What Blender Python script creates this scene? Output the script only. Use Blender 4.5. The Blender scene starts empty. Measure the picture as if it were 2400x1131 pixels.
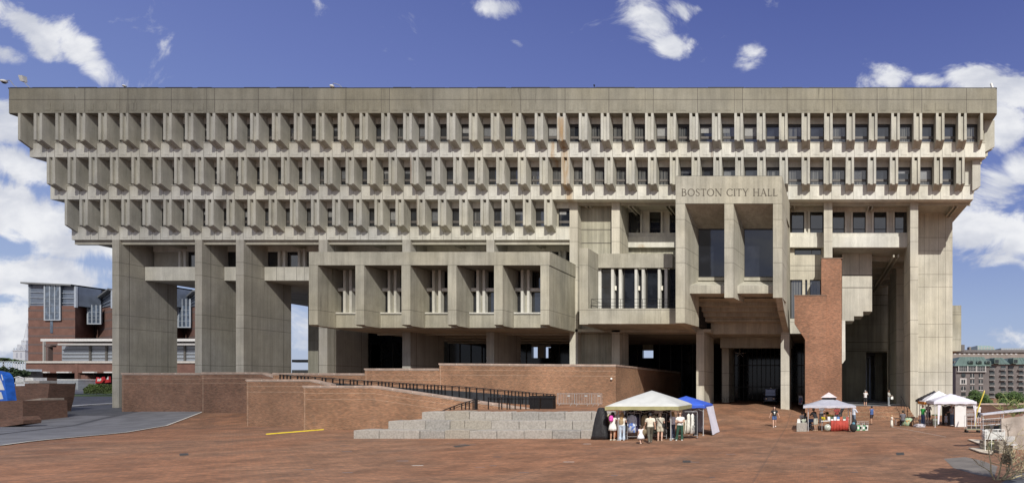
import bpy, bmesh, math, random
from mathutils import Vector, Matrix
random.seed(7)
S = bpy.context.scene
COL = S.collection
F = 1344.0; VX = 1900.0; VY = 905.0; CH = 3.3
def PX(px, Y): return (px - VX) * Y / F
def PZ(py, Y): return CH + (VY - py) * Y / F
LOC = {}
def tag(o, label=None, cat=None, group=None, kind=None):
    if label: o['label'] = label
    if cat: o['category'] = cat
    if group: o['group'] = group
    if kind: o['kind'] = kind
    return o
def empty(name, loc, rz=0, parent=None):
    o = bpy.data.objects.new(name, None); COL.objects.link(o)
    o.location = loc; o.rotation_euler = (0, 0, rz); o.empty_display_size = .2
    if parent: o.parent = parent
    return o
class MB:
    """collects shapes, then links them as one mesh object"""
    def __init__(s): s.v = []; s.f = []; s.m = []; s.sm = []; s.cm = 0; s.cs = False
    def add(s, vs, fs):
        b = len(s.v); s.v += [tuple(v) for v in vs]
        for f in fs:
            s.f.append([b + i for i in f]); s.m.append(s.cm); s.sm.append(s.cs)
        return s
    def mat(s, i, smooth=False): s.cm = i; s.cs = smooth; return s
    def box(s, x0, x1, y0, y1, z0, z1):
        if x0 > x1: x0, x1 = x1, x0
        if y0 > y1: y0, y1 = y1, y0
        if z0 > z1: z0, z1 = z1, z0
        v = [(x0,y0,z0),(x1,y0,z0),(x1,y1,z0),(x0,y1,z0),(x0,y0,z1),(x1,y0,z1),(x1,y1,z1),(x0,y1,z1)]
        return s.add(v, [(0,3,2,1),(4,5,6,7),(0,1,5,4),(1,2,6,5),(2,3,7,6),(3,0,4,7)])
    def pbox(s, px0, px1, py0, py1, Y0, Y1):
        return s.box(PX(px0,Y0), PX(px1,Y0), Y0, Y1, PZ(py1,Y0), PZ(py0,Y0))
    def prism(s, poly, axis, a, b):
        """poly: 2D outline. axis 'y': (x,z) outline from y=a to b; 'x': (y,z); 'z': (x,y)"""
        n = len(poly)
        def P(p, t):
            return (p[0], t, p[1]) if axis == 'y' else ((t, p[0], p[1]) if axis == 'x' else (p[0], p[1], t))
        v = [P(p, a) for p in poly] + [P(p, b) for p in poly]
        fs = [tuple(range(n))[::-1], tuple(range(n, 2*n))]
        for i in range(n):
            j = (i + 1) % n; fs.append((i, j, n + j, n + i))
        return s.add(v, fs)
    def hexa(s, v): # 8 verts bottom ring then top ring
        return s.add(v, [(0,3,2,1),(4,5,6,7),(0,1,5,4),(1,2,6,5),(2,3,7,6),(3,0,4,7)])
    def tube(s, pts, r, n=6, cap=True):
        pts = [Vector(p) for p in pts]
        rs = r if isinstance(r, (list, tuple)) else [r] * len(pts)
        rings = []
        prev = None
        for i, p in enumerate(pts):
            d = (pts[min(i+1, len(pts)-1)] - pts[max(i-1, 0)]).normalized()
            if prev is None:
                up = Vector((0,0,1)) if abs(d.z) < .9 else Vector((0,1,0))
                a = d.cross(up).normalized()
            else:
                a = (prev - d * prev.dot(d)).normalized()
            prev = a
            b = d.cross(a)
            rings.append([p + (a * math.cos(t) + b * math.sin(t)) * rs[i] for t in [2*math.pi*k/n for k in range(n)]])
        v = [q for R in rings for q in R]; fs = []
        for i in range(len(pts) - 1):
            for k in range(n):
                k2 = (k + 1) % n
                fs.append((i*n+k, i*n+k2, (i+1)*n+k2, (i+1)*n+k))
        if cap:
            fs.append(tuple(range(n))[::-1]); fs.append(tuple(range((len(pts)-1)*n, len(pts)*n)))
        return s.add(v, fs)
    def loft(s, rings, closed_caps=True):
        n = len(rings[0]); v = [q for R in rings for q in R]; fs = []
        for i in range(len(rings) - 1):
            for k in range(n):
                k2 = (k + 1) % n
                fs.append((i*n+k, i*n+k2, (i+1)*n+k2, (i+1)*n+k))
        if closed_caps:
            fs.append(tuple(range(n))[::-1]); fs.append(tuple(range((len(rings)-1)*n, len(rings)*n)))
        return s.add(v, fs)
    def ell(s, c, r, nu=12, nv=8, jit=0, rnd=None):
        v = [(c[0], c[1], c[2] - r[2])]
        for i in range(1, nv):
            t = math.pi * i / nv
            for k in range(nu):
                a = 2*math.pi*k/nu
                q = 1 + (rnd.uniform(-jit, jit) if jit else 0)
                v.append((c[0] + r[0]*math.sin(t)*math.cos(a)*q, c[1] + r[1]*math.sin(t)*math.sin(a)*q, c[2] - r[2]*math.cos(t)*q))
        v.append((c[0], c[1], c[2] + r[2])); L = len(v) - 1; fs = []
        for k in range(nu):
            k2 = (k+1) % nu
            fs.append((0, 1+k2, 1+k)); fs.append((L, 1+(nv-2)*nu+k, 1+(nv-2)*nu+k2))
            for i in range(nv - 2):
                fs.append((1+i*nu+k, 1+i*nu+k2, 1+(i+1)*nu+k2, 1+(i+1)*nu+k))
        return s.add(v, fs)
    def quad(s, a, b, c, d): return s.add([a, b, c, d], [(0,1,2,3)])
    def mesh(s, name, mats, org=(0,0,0), bevel=0):
        me = bpy.data.meshes.new(name)
        me.from_pydata([(x-org[0], y-org[1], z-org[2]) for x, y, z in s.v], [], s.f)
        if not isinstance(mats, (list, tuple)): mats = [mats]
        for m in mats: me.materials.append(m)
        me.polygons.foreach_set('material_index', s.m); me.polygons.foreach_set('use_smooth', s.sm)
        bm = bmesh.new(); bm.from_mesh(me); bmesh.ops.recalc_face_normals(bm, faces=bm.faces); bm.to_mesh(me); bm.free()
        me.update(); return me
    def build(s, name, mats, parent=None, org=None, bevel=0):
        if org is None:
            org = (0,0,0)
            p = parent
            while p is not None: org = (org[0]+p.location.x, org[1]+p.location.y, org[2]+p.location.z); p = p.parent
            loc = (0,0,0)
        else: loc = org
        o = bpy.data.objects.new(name, s.mesh(name, mats, org)); COL.objects.link(o)
        if parent: o.parent = parent
        else: o.location = loc
        if bevel:
            b = o.modifiers.new('bevel', 'BEVEL'); b.width = bevel; b.segments = 2; b.limit_method = 'ANGLE'
        return o
def inst(me, name, loc, parent=None, rz=0, scale=None):
    o = bpy.data.objects.new(name, me); COL.objects.link(o); o.location = loc; o.rotation_euler = (0,0,rz)
    if scale: o.scale = scale
    if parent: o.parent = parent
    return o
def copy_tree(o, parent=None):
    c = o.copy(); COL.objects.link(c); c.parent = parent
    for ch in list(o.children): copy_tree(ch, c)
    return c
# ---------------------------------------------------------------- materials
def newmat(name):
    m = bpy.data.materials.new(name); m.use_nodes = True
    nt = m.node_tree; b = nt.nodes['Principled BSDF']
    return m, nt, b
def nd(nt, t, **kw):
    n = nt.nodes.new(t)
    for k, v in kw.items():
        if k.startswith('i_'): n.inputs[k[2:].replace('_', ' ')].default_value = v
        else: setattr(n, k, v)
    return n
def math_(nt, op, a, b=None, c=None, clamp=False):
    n = nt.nodes.new('ShaderNodeMath'); n.operation = op; n.use_clamp = clamp
    for i, x in enumerate((a, b, c)):
        if x is None: continue
        if isinstance(x, (int, float)): n.inputs[i].default_value = x
        else: nt.links.new(x, n.inputs[i])
    return n.outputs[0]
def mixc(nt, fac, a, b, mode='MIX'):
    n = nt.nodes.new('ShaderNodeMix'); n.data_type = 'RGBA'; n.blend_type = mode
    for sock, x in ((n.inputs[0], fac), (n.inputs[6], a), (n.inputs[7], b)):
        if isinstance(x, (int, float)): sock.default_value = x
        elif isinstance(x, tuple): sock.default_value = (*x, 1) if len(x) == 3 else x
        else: nt.links.new(x, sock)
    return n.outputs[2]
def ramp(nt, fac, lo, hi, a=0.0, b=1.0, smooth=True):
    n = nt.nodes.new('ShaderNodeMapRange')
    if smooth: n.interpolation_type = 'SMOOTHSTEP'
    n.inputs[1].default_value = lo; n.inputs[2].default_value = hi; n.inputs[3].default_value = a; n.inputs[4].default_value = b
    nt.links.new(fac, n.inputs[0]); return n.outputs[0]
def noise(nt, vec, scale, detail=4, rough=.55, dist=0, sc=None):
    if sc:
        m = nt.nodes.new('ShaderNodeMapping'); m.inputs['Scale'].default_value = sc; nt.links.new(vec, m.inputs[0]); vec = m.outputs[0]
    n = nt.nodes.new('ShaderNodeTexNoise'); n.inputs['Scale'].default_value = scale; n.inputs['Detail'].default_value = detail
    n.inputs['Roughness'].default_value = rough; n.inputs['Distortion'].default_value = dist
    nt.links.new(vec, n.inputs['Vector']); return n.outputs['Fac']
def simple(name, col, rough=.7, var=.12, scale=3.0, metal=0, bump=0, spec=None, sheen=0):
    m, nt, b = newmat(name)
    tc = nt.nodes.new('ShaderNodeNewGeometry').outputs['Position']
    n = noise(nt, tc, scale, 5)
    f = ramp(nt, n, .3, .7, 1-var, 1+var)
    v = nt.nodes.new('ShaderNodeVectorMath'); v.operation = 'SCALE'; v.inputs[0].default_value = col[:3]; nt.links.new(f, v.inputs['Scale'])
    nt.links.new(v.outputs[0], b.inputs['Base Color'])
    b.inputs['Roughness'].default_value = rough; b.inputs['Metallic'].default_value = metal
    if spec is not None: b.inputs['Specular IOR Level'].default_value = spec
    if bump:
        bp = nd(nt, 'ShaderNodeBump', i_Strength=bump, i_Distance=.05); nt.links.new(noise(nt, tc, scale*4, 6), bp.inputs['Height'])
        nt.links.new(bp.outputs[0], b.inputs['Normal'])
    return m
def concrete(name, col, streak=.25, blotch=.22, zl=(), rust=0, board=0.0, grime=.5):
    m, nt, b = newmat(name)
    pos = nt.nodes.new('ShaderNodeNewGeometry').outputs['Position']
    sp = nd(nt, 'ShaderNodeSeparateXYZ'); nt.links.new(pos, sp.inputs[0])
    big = ramp(nt, noise(nt, pos, .35, 6, .6), .3, .7, 1-blotch, 1+blotch)
    st = ramp(nt, noise(nt, pos, 1.0, 6, .65, .3, (1.8, 1.8, .14)), .3, .72, 1-streak, 1+streak*.5)
    fine = ramp(nt, noise(nt, pos, 9, 4, .6), .25, .75, .93, 1.07)
    f = math_(nt, 'MULTIPLY', math_(nt, 'MULTIPLY', big, st), fine)
    if board:
        w = noise(nt, pos, 1.0, 2, .5, 0, (7, 7, .02))
        f = math_(nt, 'MULTIPLY', f, ramp(nt, w, .4, .6, 1-board, 1+board))
    v = nt.nodes.new('ShaderNodeVectorMath'); v.operation = 'SCALE'; v.inputs[0].default_value = col; nt.links.new(f, v.inputs['Scale'])
    c = v.outputs[0]
    # warm / cool tint drift and dark runs with a shape of their own
    c = mixc(nt, ramp(nt, noise(nt, pos, .12, 3), .35, .65, 0, .5), c, mixc(nt, 1.0, c, (1.05, 1.0, .86), 'MULTIPLY'))
    g = math_(nt, 'MULTIPLY', ramp(nt, noise(nt, pos, 1.0, 7, .7, .5, (2.6, 2.6, .25)), .57, .75), ramp(nt, noise(nt, pos, .25, 3), .4, .62))
    c = mixc(nt, math_(nt, 'MULTIPLY', g, grime), c, (.07, .063, .05))
    if rust:
        for (rx, w, z0, z1) in ((-24.9, .55, 19.0, 30.2), (-26.2, .35, 25, 29), (-40.6, .25, 19.5, 26.8), (-10.0, .2, 26, 30.2), (-18.6,.6,17.3,18.8)):
            d = math_(nt, 'ABSOLUTE', math_(nt, 'SUBTRACT', sp.outputs[0], rx))
            mk = ramp(nt, d, w, w*.2)
            zz = math_(nt, 'MULTIPLY', ramp(nt, sp.outputs[2], z0-.6, z0+.8), ramp(nt, sp.outputs[2], z1+.3, z1-.4))
            mk = math_(nt, 'MULTIPLY', math_(nt, 'MULTIPLY', mk, zz), ramp(nt, noise(nt, pos, 1.0, 5, .6, .4, (2.2,2.2,.3)), .35, .6, .1, rust))
            c = mixc(nt, mk, c, (.33, .18, .05) if w > .3 else (.16, .10, .06))
    tot = None
    for z in zl:
        k = math_(nt, 'COMPARE', sp.outputs[2], z, .028)
        tot = k if tot is None else math_(nt, 'ADD', tot, k)
    if tot is not None: c = mixc(nt, math_(nt, 'MULTIPLY', tot, .55, clamp=True), c, (.05, .045, .038))
    nt.links.new(c, b.inputs['Base Color'])
    b.inputs['Roughness'].default_value = .88; b.inputs['Specular IOR Level'].default_value = .25
    bp = nd(nt, 'ShaderNodeBump', i_Strength=.35, i_Distance=.03)
    nt.links.new(noise(nt, pos, 5, 8, .65), bp.inputs['Height']); nt.links.new(bp.outputs[0], b.inputs['Normal'])
    return m
def brick(name, c1, c2, mortar, bw=.2, bh=.067, msize=.012, flat=False, dirt=.4, var=.25):
    m, nt, b = newmat(name)
    pos = nt.nodes.new('ShaderNodeNewGeometry').outputs['Position']
    sp = nd(nt, 'ShaderNodeSeparateXYZ'); nt.links.new(pos, sp.inputs[0])
    cb = nd(nt, 'ShaderNodeCombineXYZ')
    if flat:
        nt.links.new(sp.outputs[0], cb.inputs[0]); nt.links.new(sp.outputs[1], cb.inputs[1])
    else:
        nt.links.new(math_(nt, 'ADD', sp.outputs[0], sp.outputs[1]), cb.inputs[0]); nt.links.new(sp.outputs[2], cb.inputs[1])
    t = nd(nt, 'ShaderNodeTexBrick'); nt.links.new(cb.outputs[0], t.inputs['Vector'])
    t.inputs['Color1'].default_value = (*c1, 1); t.inputs['Color2'].default_value = (*c2, 1); t.inputs['Mortar'].default_value = (*mortar, 1)
    t.inputs['Scale'].default_value = 1; t.inputs['Mortar Size'].default_value = msize; t.inputs['Brick Width'].default_value = bw; t.inputs['Row Height'].default_value = bh
    t.inputs['Bias'].default_value = 0
    c = t.outputs['Color']
    f = ramp(nt, noise(nt, pos, .5 if flat else .22, 6, .62), .3, .7, 1-var, 1+var)
    R_ = (.3, .7, .80, 1.18) if flat else (.3, .7, .72, 1.26)
    f2 = ramp(nt, noise(nt, pos, 3.5 if flat else 1.0, 6, .7, .3, (1, 2.2, 1) if flat else (3, 3, 14)), *R_)
    f = math_(nt, 'MULTIPLY', f, f2)
    v = nt.nodes.new('ShaderNodeVectorMath'); v.operation = 'SCALE'; nt.links.new(c, v.inputs[0]); nt.links.new(f, v.inputs['Scale'])
    c = v.outputs[0]
    if flat:
        g = ramp(nt, noise(nt, pos, .22, 7, .7, 1.2), .52, .68)
        c = mixc(nt, math_(nt, 'MULTIPLY', g, dirt), c, (.085, .07, .062))
        s2 = ramp(nt, noise(nt, pos, 1.6, 6, .7, .8, (1, 3, 1)), .6, .72)
        c = mixc(nt, math_(nt, 'MULTIPLY', s2, .45), c, (.09, .08, .075))
        # long paving bands and gratings
        pt = noise(nt, pos, .09, 2)
        c = mixc(nt, ramp(nt, pt, .45, .55, 0, .5), c, mixc(nt, 1.0, c, (1.12, .94, .82), 'MULTIPLY'))
        vo = nd(nt, 'ShaderNodeTexBrick'); nt.links.new(cb.outputs[0], vo.inputs['Vector']); vo.inputs['Color1'].default_value = (1.25,1.2,1.15,1); vo.inputs['Color2'].default_value = (.55,.58,.62,1); vo.inputs['Mortar'].default_value = (.9,.9,.9,1); vo.inputs['Scale'].default_value = 1; vo.inputs['Brick Width'].default_value = .9; vo.inputs['Row Height'].default_value = .22; vo.inputs['Mortar Size'].default_value = 0
        c = mixc(nt, .36, c, mixc(nt, 1.0, c, vo.outputs['Color'], 'MULTIPLY'))
        k = math_(nt, 'COMPARE', math_(nt, 'PINGPONG', math_(nt, 'ADD', sp.outputs[0], 2.0), 4.37), .0, .05)
        c = mixc(nt, math_(nt, 'MULTIPLY', k, .28), c, (.07, .055, .05))
        k = math_(nt, 'COMPARE', math_(nt, 'PINGPONG', sp.outputs[1], 4.37), .0, .05)
        c = mixc(nt, math_(nt, 'MULTIPLY', k, .3), c, (.07, .055, .05))
    else:
        g = ramp(nt, noise(nt, pos, 1.0, 6, .7, .4, (1.6, 1.6, .5)), .58, .75)
        c = mixc(nt, math_(nt, 'MULTIPLY', g, dirt), c, (.13, .105, .085))
    nt.links.new(c, b.inputs['Base Color']); b.inputs['Roughness'].default_value = .85
    b.inputs['Specular IOR Level'].default_value = .3
    bp = nd(nt, 'ShaderNodeBump', i_Strength=.4, i_Distance=.02); nt.links.new(math_(nt, 'ADD', math_(nt,'MULTIPLY',t.outputs['Fac'],-1.0), noise(nt, pos, 6, 5)), bp.inputs['Height'])
    nt.links.new(bp.outputs[0], b.inputs['Normal'])
    return m
def glass(name, col=(.012,.014,.018), ior=1.95, rough=.03, curtain=0):
    m, nt, b = newmat(name)
    pos = nt.nodes.new('ShaderNodeNewGeometry').outputs['Position']
    n = noise(nt, pos, .7, 3)
    c = mixc(nt, ramp(nt, n, .45, .6), col, tuple(x*1.8 for x in col))
    if curtain:
        n2 = noise(nt, pos, 1, 2, .5, 0, (14, 14, .05))
        c = mixc(nt, ramp(nt, n2, .4, .6, 0, curtain), c, (.16, .16, .15))
    nt.links.new(c, b.inputs['Base Color']); b.inputs['Roughness'].default_value = rough; b.inputs['IOR'].default_value = ior
    bp = nd(nt, 'ShaderNodeBump', i_Strength=.05, i_Distance=.02); nt.links.new(noise(nt, pos, .9, 2), bp.inputs['Height']); nt.links.new(bp.outputs[0], b.inputs['Normal'])
    return m
LZ = (16.27, 14.92, 10.8, 9.42, 5.53, 4.15)
RZ = (19.9, 18.45, 15.8, 14.4, 10.25, 8.82, 4.9, 3.47)
M = {}
M['parapet'] = concrete('parapet_concrete', (.245, .233, .190), .15, .12, grime=.85)
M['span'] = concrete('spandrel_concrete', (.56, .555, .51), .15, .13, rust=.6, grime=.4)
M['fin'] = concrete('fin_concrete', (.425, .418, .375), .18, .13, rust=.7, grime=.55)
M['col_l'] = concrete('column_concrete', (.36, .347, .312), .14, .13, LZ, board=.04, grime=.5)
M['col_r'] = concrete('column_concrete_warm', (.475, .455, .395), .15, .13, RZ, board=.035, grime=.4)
M['box'] = concrete('bay_concrete', (.36, .345, .285), .2, .16, (14.7, 10.5), board=.04, grime=.7)
M['hall'] = concrete('entry_concrete', (.37, .355, .30), .18, .15, (19.7, 18.28, 15.75, 14.4, 10.35), board=.04, grime=.6)
M['wall'] = concrete('wall_concrete', (.35, .34, .28), .22, .15, (19.9,18.5,15.5,12.6,8.9), board=.07, grime=.5)
M['soffit'] = concrete('soffit_concrete', (.40, .385, .33), .1, .15, grime=.3)
M['seam'] = simple('seam', (.09, .08, .068), .95)
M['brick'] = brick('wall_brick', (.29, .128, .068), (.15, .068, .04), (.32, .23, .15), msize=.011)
M['brick_shade'] = brick('wall_brick_shade', (.215, .10, .062), (.115, .056, .038), (.22, .16, .12), msize=.011)  # same wall brick, cloud shade of the leftmost walls put into its colour
M['brick_half_shade'] = brick('wall_brick_half_shade', (.27, .125, .07), (.15, .07, .042), (.27, .2, .14), msize=.011)  # weaker step of that painted cloud shade, for the next wall along
M['brick_tower'] = brick('tower_brick', (.30, .125, .068), (.155, .066, .04), (.28, .19, .13), msize=.011, dirt=.5)
M['paver'] = brick('paver_brick', (.30, .152, .085), (.20, .108, .066), (.17, .115, .075), .22, .11, .008, flat=True)
M['coping'] = simple('coping_stone', (.36, .27, .22), .8, .2, 2)
M['mortar'] = simple('mortar_line', (.62, .58, .52), .8, .1, 4)
M['granite'] = simple('granite', (.31, .285, .255), .75, .17, 9, bump=.5)
M['asphalt'] = simple('asphalt', (.075, .077, .084), .85, .25, .8, bump=.2)
M['walk'] = simple('sidewalk', (.155, .157, .168), .85, .2, .6, bump=.1)
M['glass'] = glass('window_glass')
M['glass2'] = glass('window_glass_curtain', curtain=.8)
M['glass_big'] = glass('lobby_glass', (.008,.009,.012), 1.75, .02)
M['glass_dark'] = glass('dark_lobby_glass', (.006,.007,.009), 1.35, .08)
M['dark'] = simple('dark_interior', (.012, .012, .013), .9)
M['frame'] = simple('window_frame', (.022, .019, .016), .5)
M['transom'] = simple('window_transom', (.105, .095, .085), .6)
M['blackmetal'] = simple('black_metal', (.012, .012, .014), .45, metal=.3)
M['roofing'] = simple('roof_edge', (.02, .02, .022), .6)
# ---------------------------------------------------------------- camera, world, sun
cam = bpy.data.objects.new('camera', bpy.data.cameras.new('camera')); COL.objects.link(cam)
cam.location = (0, 0, CH); cam.rotation_euler = (math.pi/2, 0, 0)
cam.data.sensor_width = 36; cam.data.lens = 36*F/2400
cam.data.shift_x = (1200-VX)/2400; cam.data.shift_y = (VY-565.5)/2400
cam.data.clip_start = .5; cam.data.clip_end = 6000
S.camera = cam
SUN = Vector((-.47, 1, -.93)).normalized()
sl = bpy.data.lights.new('sun', 'SUN'); sl.energy = 4.9; sl.angle = math.radians(.53); sl.color = (1, .96, .88)
so = bpy.data.objects.new('sun', sl); COL.objects.link(so); so.rotation_euler = SUN.to_track_quat('-Z', 'Y').to_euler(); so.location = (40, -60, 80)
w = bpy.data.worlds.new('World'); S.world = w; w.use_nodes = True
nt = w.node_tree; bg = nt.nodes['Background']
sky = nd(nt, 'ShaderNodeTexSky'); sky.sky_type = 'NISHITA'; sky.sun_disc = False
sky.sun_elevation = math.asin(-SUN.z); sky.sun_rotation = math.atan2(-SUN.x, -SUN.y)
sky.air_density = 1.0; sky.dust_density = .6; sky.ozone_density = 2.5
gen = nd(nt, 'ShaderNodeTexCoord').outputs['Generated']
sp = nd(nt, 'ShaderNodeSeparateXYZ'); nt.links.new(gen, sp.inputs[0])
gx, gy, gz = sp.outputs
ys = math_(nt, 'MAXIMUM', gy, .02)
cb = nd(nt, 'ShaderNodeCombineXYZ')
nt.links.new(math_(nt, 'DIVIDE', gx, ys), cb.inputs[0]); nt.links.new(math_(nt, 'DIVIDE', gz, ys), cb.inputs[1])
uv = cb.outputs[0]
# each bank of cloud: direction of its middle, half width, half height, tilt, strength
BL = [(70,60,150,42,-33,1), (185,120,110,45,-42,1), (110,105,70,40,-30,.9), (20,130,55,28,-20,.75), (30,290,70,55,-5,.9), (60,385,90,42,-20,.9), (20,500,200,62,-12,1), (150,560,170,52,-8,1),
      (60,650,230,62,-3,1), (210,640,90,34,-3,.9), (70,760,260,70,0,.8), (1165,12,75,26,0,.72), (1218,105,45,12,-35,.6), (1520,45,75,52,-35,.85), (1575,112,55,36,-15,.9),
      (1610,20,70,26,0,.7), (1762,135,48,32,20,.74), (2080,186,75,30,12,.95), (2170,190,70,22,0,.8), (2290,190,85,42,0,.92), (2372,210,70,50,0,.97), (2352,300,55,75,0,.97),
      (2330,440,110,66,5,1), (2390,400,60,60,0,1), (2320,545,130,66,0,1), (2310,600,110,26,0,.85), (2385,790,75,30,0,.9), (700,790,90,70,0,.8), (2450,620,60,40,0,.7)]
tot = None
for (bx, by, rx, ry, ang, amp) in BL:
    if ry >= 40 and (bx < 300 or bx > 2200): amp *= 1.28
    mp = nd(nt, 'ShaderNodeMapping'); mp.vector_type = 'TEXTURE'
    mp.inputs['Location'].default_value = ((bx-VX)/F, (VY-by)/F, 0); mp.inputs['Rotation'].default_value = (0, 0, math.radians(ang)); mp.inputs['Scale'].default_value = (rx/F, ry/F, 1)
    nt.links.new(uv, mp.inputs[0])
    ln = nd(nt, 'ShaderNodeVectorMath', operation='LENGTH'); nt.links.new(mp.outputs[0], ln.inputs[0])
    k = ramp(nt, ln.outputs['Value'], 0, 1.75, amp, 0)
    tot = k if tot is None else math_(nt, 'MAXIMUM', tot, k)
front = ramp(nt, gy, .02, .12)
n1 = noise(nt, uv, 7.5, 12, .62, .5, (1, 1.35, 1)); n1b = noise(nt, gen, 2.2, 9, .6, .4, (1, 1, 2.2))
dens = math_(nt, 'ADD', tot, math_(nt, 'MULTIPLY', math_(nt, 'SUBTRACT', n1, .5), 3.0))
cl_f = ramp(nt, dens, .36, .95)
cl_b = ramp(nt, n1b, .33, .60)
cl = math_(nt, 'ADD', math_(nt, 'MULTIPLY', cl_f, front), math_(nt, 'MULTIPLY', cl_b, math_(nt, 'SUBTRACT', 1.0, front)), clamp=True)
shade = ramp(nt, noise(nt, uv, 9, 6, .55, .2, (1, 1.8, 1)), .3, .7, 0, 1)
cc = mixc(nt, shade, (8.6, 9.0, 10.2), (13.2, 13.3, 13.6))
graded = mixc(nt, 1.0, sky.outputs[0], (1.2, .98, 1.2), 'MULTIPLY')
cr = nd(nt, 'ShaderNodeValToRGB'); nt.links.new(gz, cr.inputs[0]); e = cr.color_ramp.elements
e[0].position = 0; e[0].color = (.60, .76, 1, 1); e[1].position = .56; e[1].color = (.135, .19, .58, 1)
for ps, cl_ in ((.12, (.50, .66, .98, 1)), (.26, (.30, .42, .86, 1)), (.40, (.22, .30, .74, 1))):
    q = e.new(ps); q.color = cl_
sc_ = nd(nt, 'ShaderNodeVectorMath', operation='SCALE'); nt.links.new(cr.outputs[0], sc_.inputs[0]); sc_.inputs['Scale'].default_value = 10.5
graded = mixc(nt, .72, graded, sc_.outputs[0])
up = mixc(nt, math_(nt, 'MULTIPLY', cl, .96), graded, cc)
dn = ramp(nt, gz, -.01, .0)
fin_ = mixc(nt, dn, (1.2, 1.0, .8), up)
nt.links.new(fin_, bg.inputs[0]); bg.inputs[1].default_value = .068
S.view_settings.view_transform = 'Standard'; S.view_settings.look = 'None'; S.view_settings.exposure = 0; S.view_settings.gamma = 1
# ---------------------------------------------------------------- ground
GX = [-3000, -400, -120, -76, -72, -45, -30, -17.6, -14, -8, -2.7, 3, 11, 16, 25, 60, 400, 3000]
TB = {
 -200: [0]*18,
 40: [0]*18,
 44: [0,0,0,0,0,0,0,.15,.1,.05,0,0,0,0,0,0,0,0],
 48: [.0,.0,.0,.0,.0,.0,.0,.9,.55,.3,.08,0,0,0,0,0,0,0],
 52: [.3,.3,.3,.35,.35,.35,.4,1.5,1.0,.65,.33,.03,0,0,0,0,0,0],
 60: [1.2,1.2,1.1,1.07,1.07,1.07,1.2,1.5,1.42,1.3,.93,.1,.1,.1,0,0,0,0],
 66: [1.3,1.3,1.25,1.25,1.25,1.2,1.3,1.5,1.42,1.35,1.15,.1,.1,.1,0,0,0,0],
 75: [1.6,1.6,1.6,1.6,1.6,1.4,1.4,1.5,1.42,1.35,1.2,.1,.1,.1,0,0,0,0],
 100: [2.2,2.2,2.2,2.2,2.1,1.5,1.4,1.5,1.42,1.35,1.2,.1,.1,.1,0,0,0,0],
 140: [2.5,2.5,2.5,2.5,2.4,2,1.4,1.4,1.4,1.2,1,.1,.1,.1,0,0,0,0],
 300: [2.5]*18, 4000: [2.5]*18}
GY = sorted(TB)
def lerp_i(L, x):
    for i in range(len(L)-1):
        if x <= L[i+1]: break
    t = min(1, max(0, (x-L[i])/(L[i+1]-L[i]))); return i, t
def g(x, y):
    i, t = lerp_i(GX, x); j, u = lerp_i(GY, y)
    a = TB[GY[j]]; b = TB[GY[j+1]]
    return (a[i]*(1-t)+a[i+1]*t)*(1-u) + (b[i]*(1-t)+b[i+1]*t)*u
def grid_mesh(name, xs, ys, dz, mat, keep=None):
    m = MB(); idx = {}
    vs = [(x, y, g(x, y)+dz) for y in ys for x in xs]; n = len(xs)
    fs = [(j*n+i, j*n+i+1, (j+1)*n+i+1, (j+1)*n+i) for j in range(len(ys)-1) for i in range(n-1)]
    m.cs = True; m.add(vs, fs); return m.build(name, mat)
xs = sorted(set(GX + [i*1.0 for i in range(-120, 61)])); ysl = sorted(set(GY + [i*1.0 for i in range(0, 141)] + [-100]))
tag(grid_mesh('plaza_ground', xs, ysl, 0, M['paver']), 'red brick paved plaza', None, None, 'structure')
# road and pavement left of the plaza: strips that follow the ground
def edge(pts, y):
    for (x0, y0), (x1, y1) in zip(pts, pts[1:]):
        if y <= y1: return x0 + (x1-x0)*(y-y0)/(y1-y0)
    return pts[-1][0]
EDG = [(-44.0, 28), (-45.1, 31.9), (-46.8, 34.5), (-48.8, 40.7), (-54, 48), (-60.3, 56.9), (-61.5, 58), (-61.5, 62), (-56, 70), (-40, 86), (-36, 130), (-36, 400)]
def strip(name, fa, fb, y0, y1, dz, mat, n=8, dy=1.0):
    ys = []; y = y0
    while y < y1: ys.append(y); y += dy
    ys.append(y1); vs = []; fs = []
    for y in ys:
        a, b = fa(y), fb(y)
        for k in range(n+1):
            x = a + (b-a)*k/n; vs.append((x, y, g(x, y)+dz))
    for j in range(len(ys)-1):
        for k in range(n): fs.append((j*(n+1)+k, j*(n+1)+k+1, (j+1)*(n+1)+k+1, (j+1)*(n+1)+k))
    m = MB(); m.cs = True; m.add(vs, fs); return m.build(name, mat)
tag(strip('road', lambda y: -260, lambda y: edge(EDG, y), 20, 240, .02, M['asphalt'], 60), kind='structure')
tag(strip('plaza_edge_line', lambda y: edge(EDG, y)-.02, lambda y: edge(EDG, y)+.16, 28, 58, .05, M['mortar'], 1), kind='structure')
GUT = [(-50.5, 30), (-55, 38.9), (-60, 46), (-64, 52), (-66, 56), (-67, 58)]
tag(strip('pavement', lambda y: edge(GUT, y), lambda y: edge(EDG, y)-.03, 28, 57.5, .035, M['walk'], 6), kind='structure')
SW = [(-53.0, 30), (-58.2, 38.9), (-63.5, 46), (-69, 52), (-74, 56), (-76, 57)]
tag(strip('footpath', lambda y: edge(SW, y)-3.0, lambda y: edge(GUT, y)-.55, 28, 54, .035, M['walk'], 6), kind='structure')
KB = [(-70.0, 52), (-76.2, 57), (-79.5, 60), (-81, 66), (-78, 72), (-70, 80)]
kb = MB()
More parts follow.
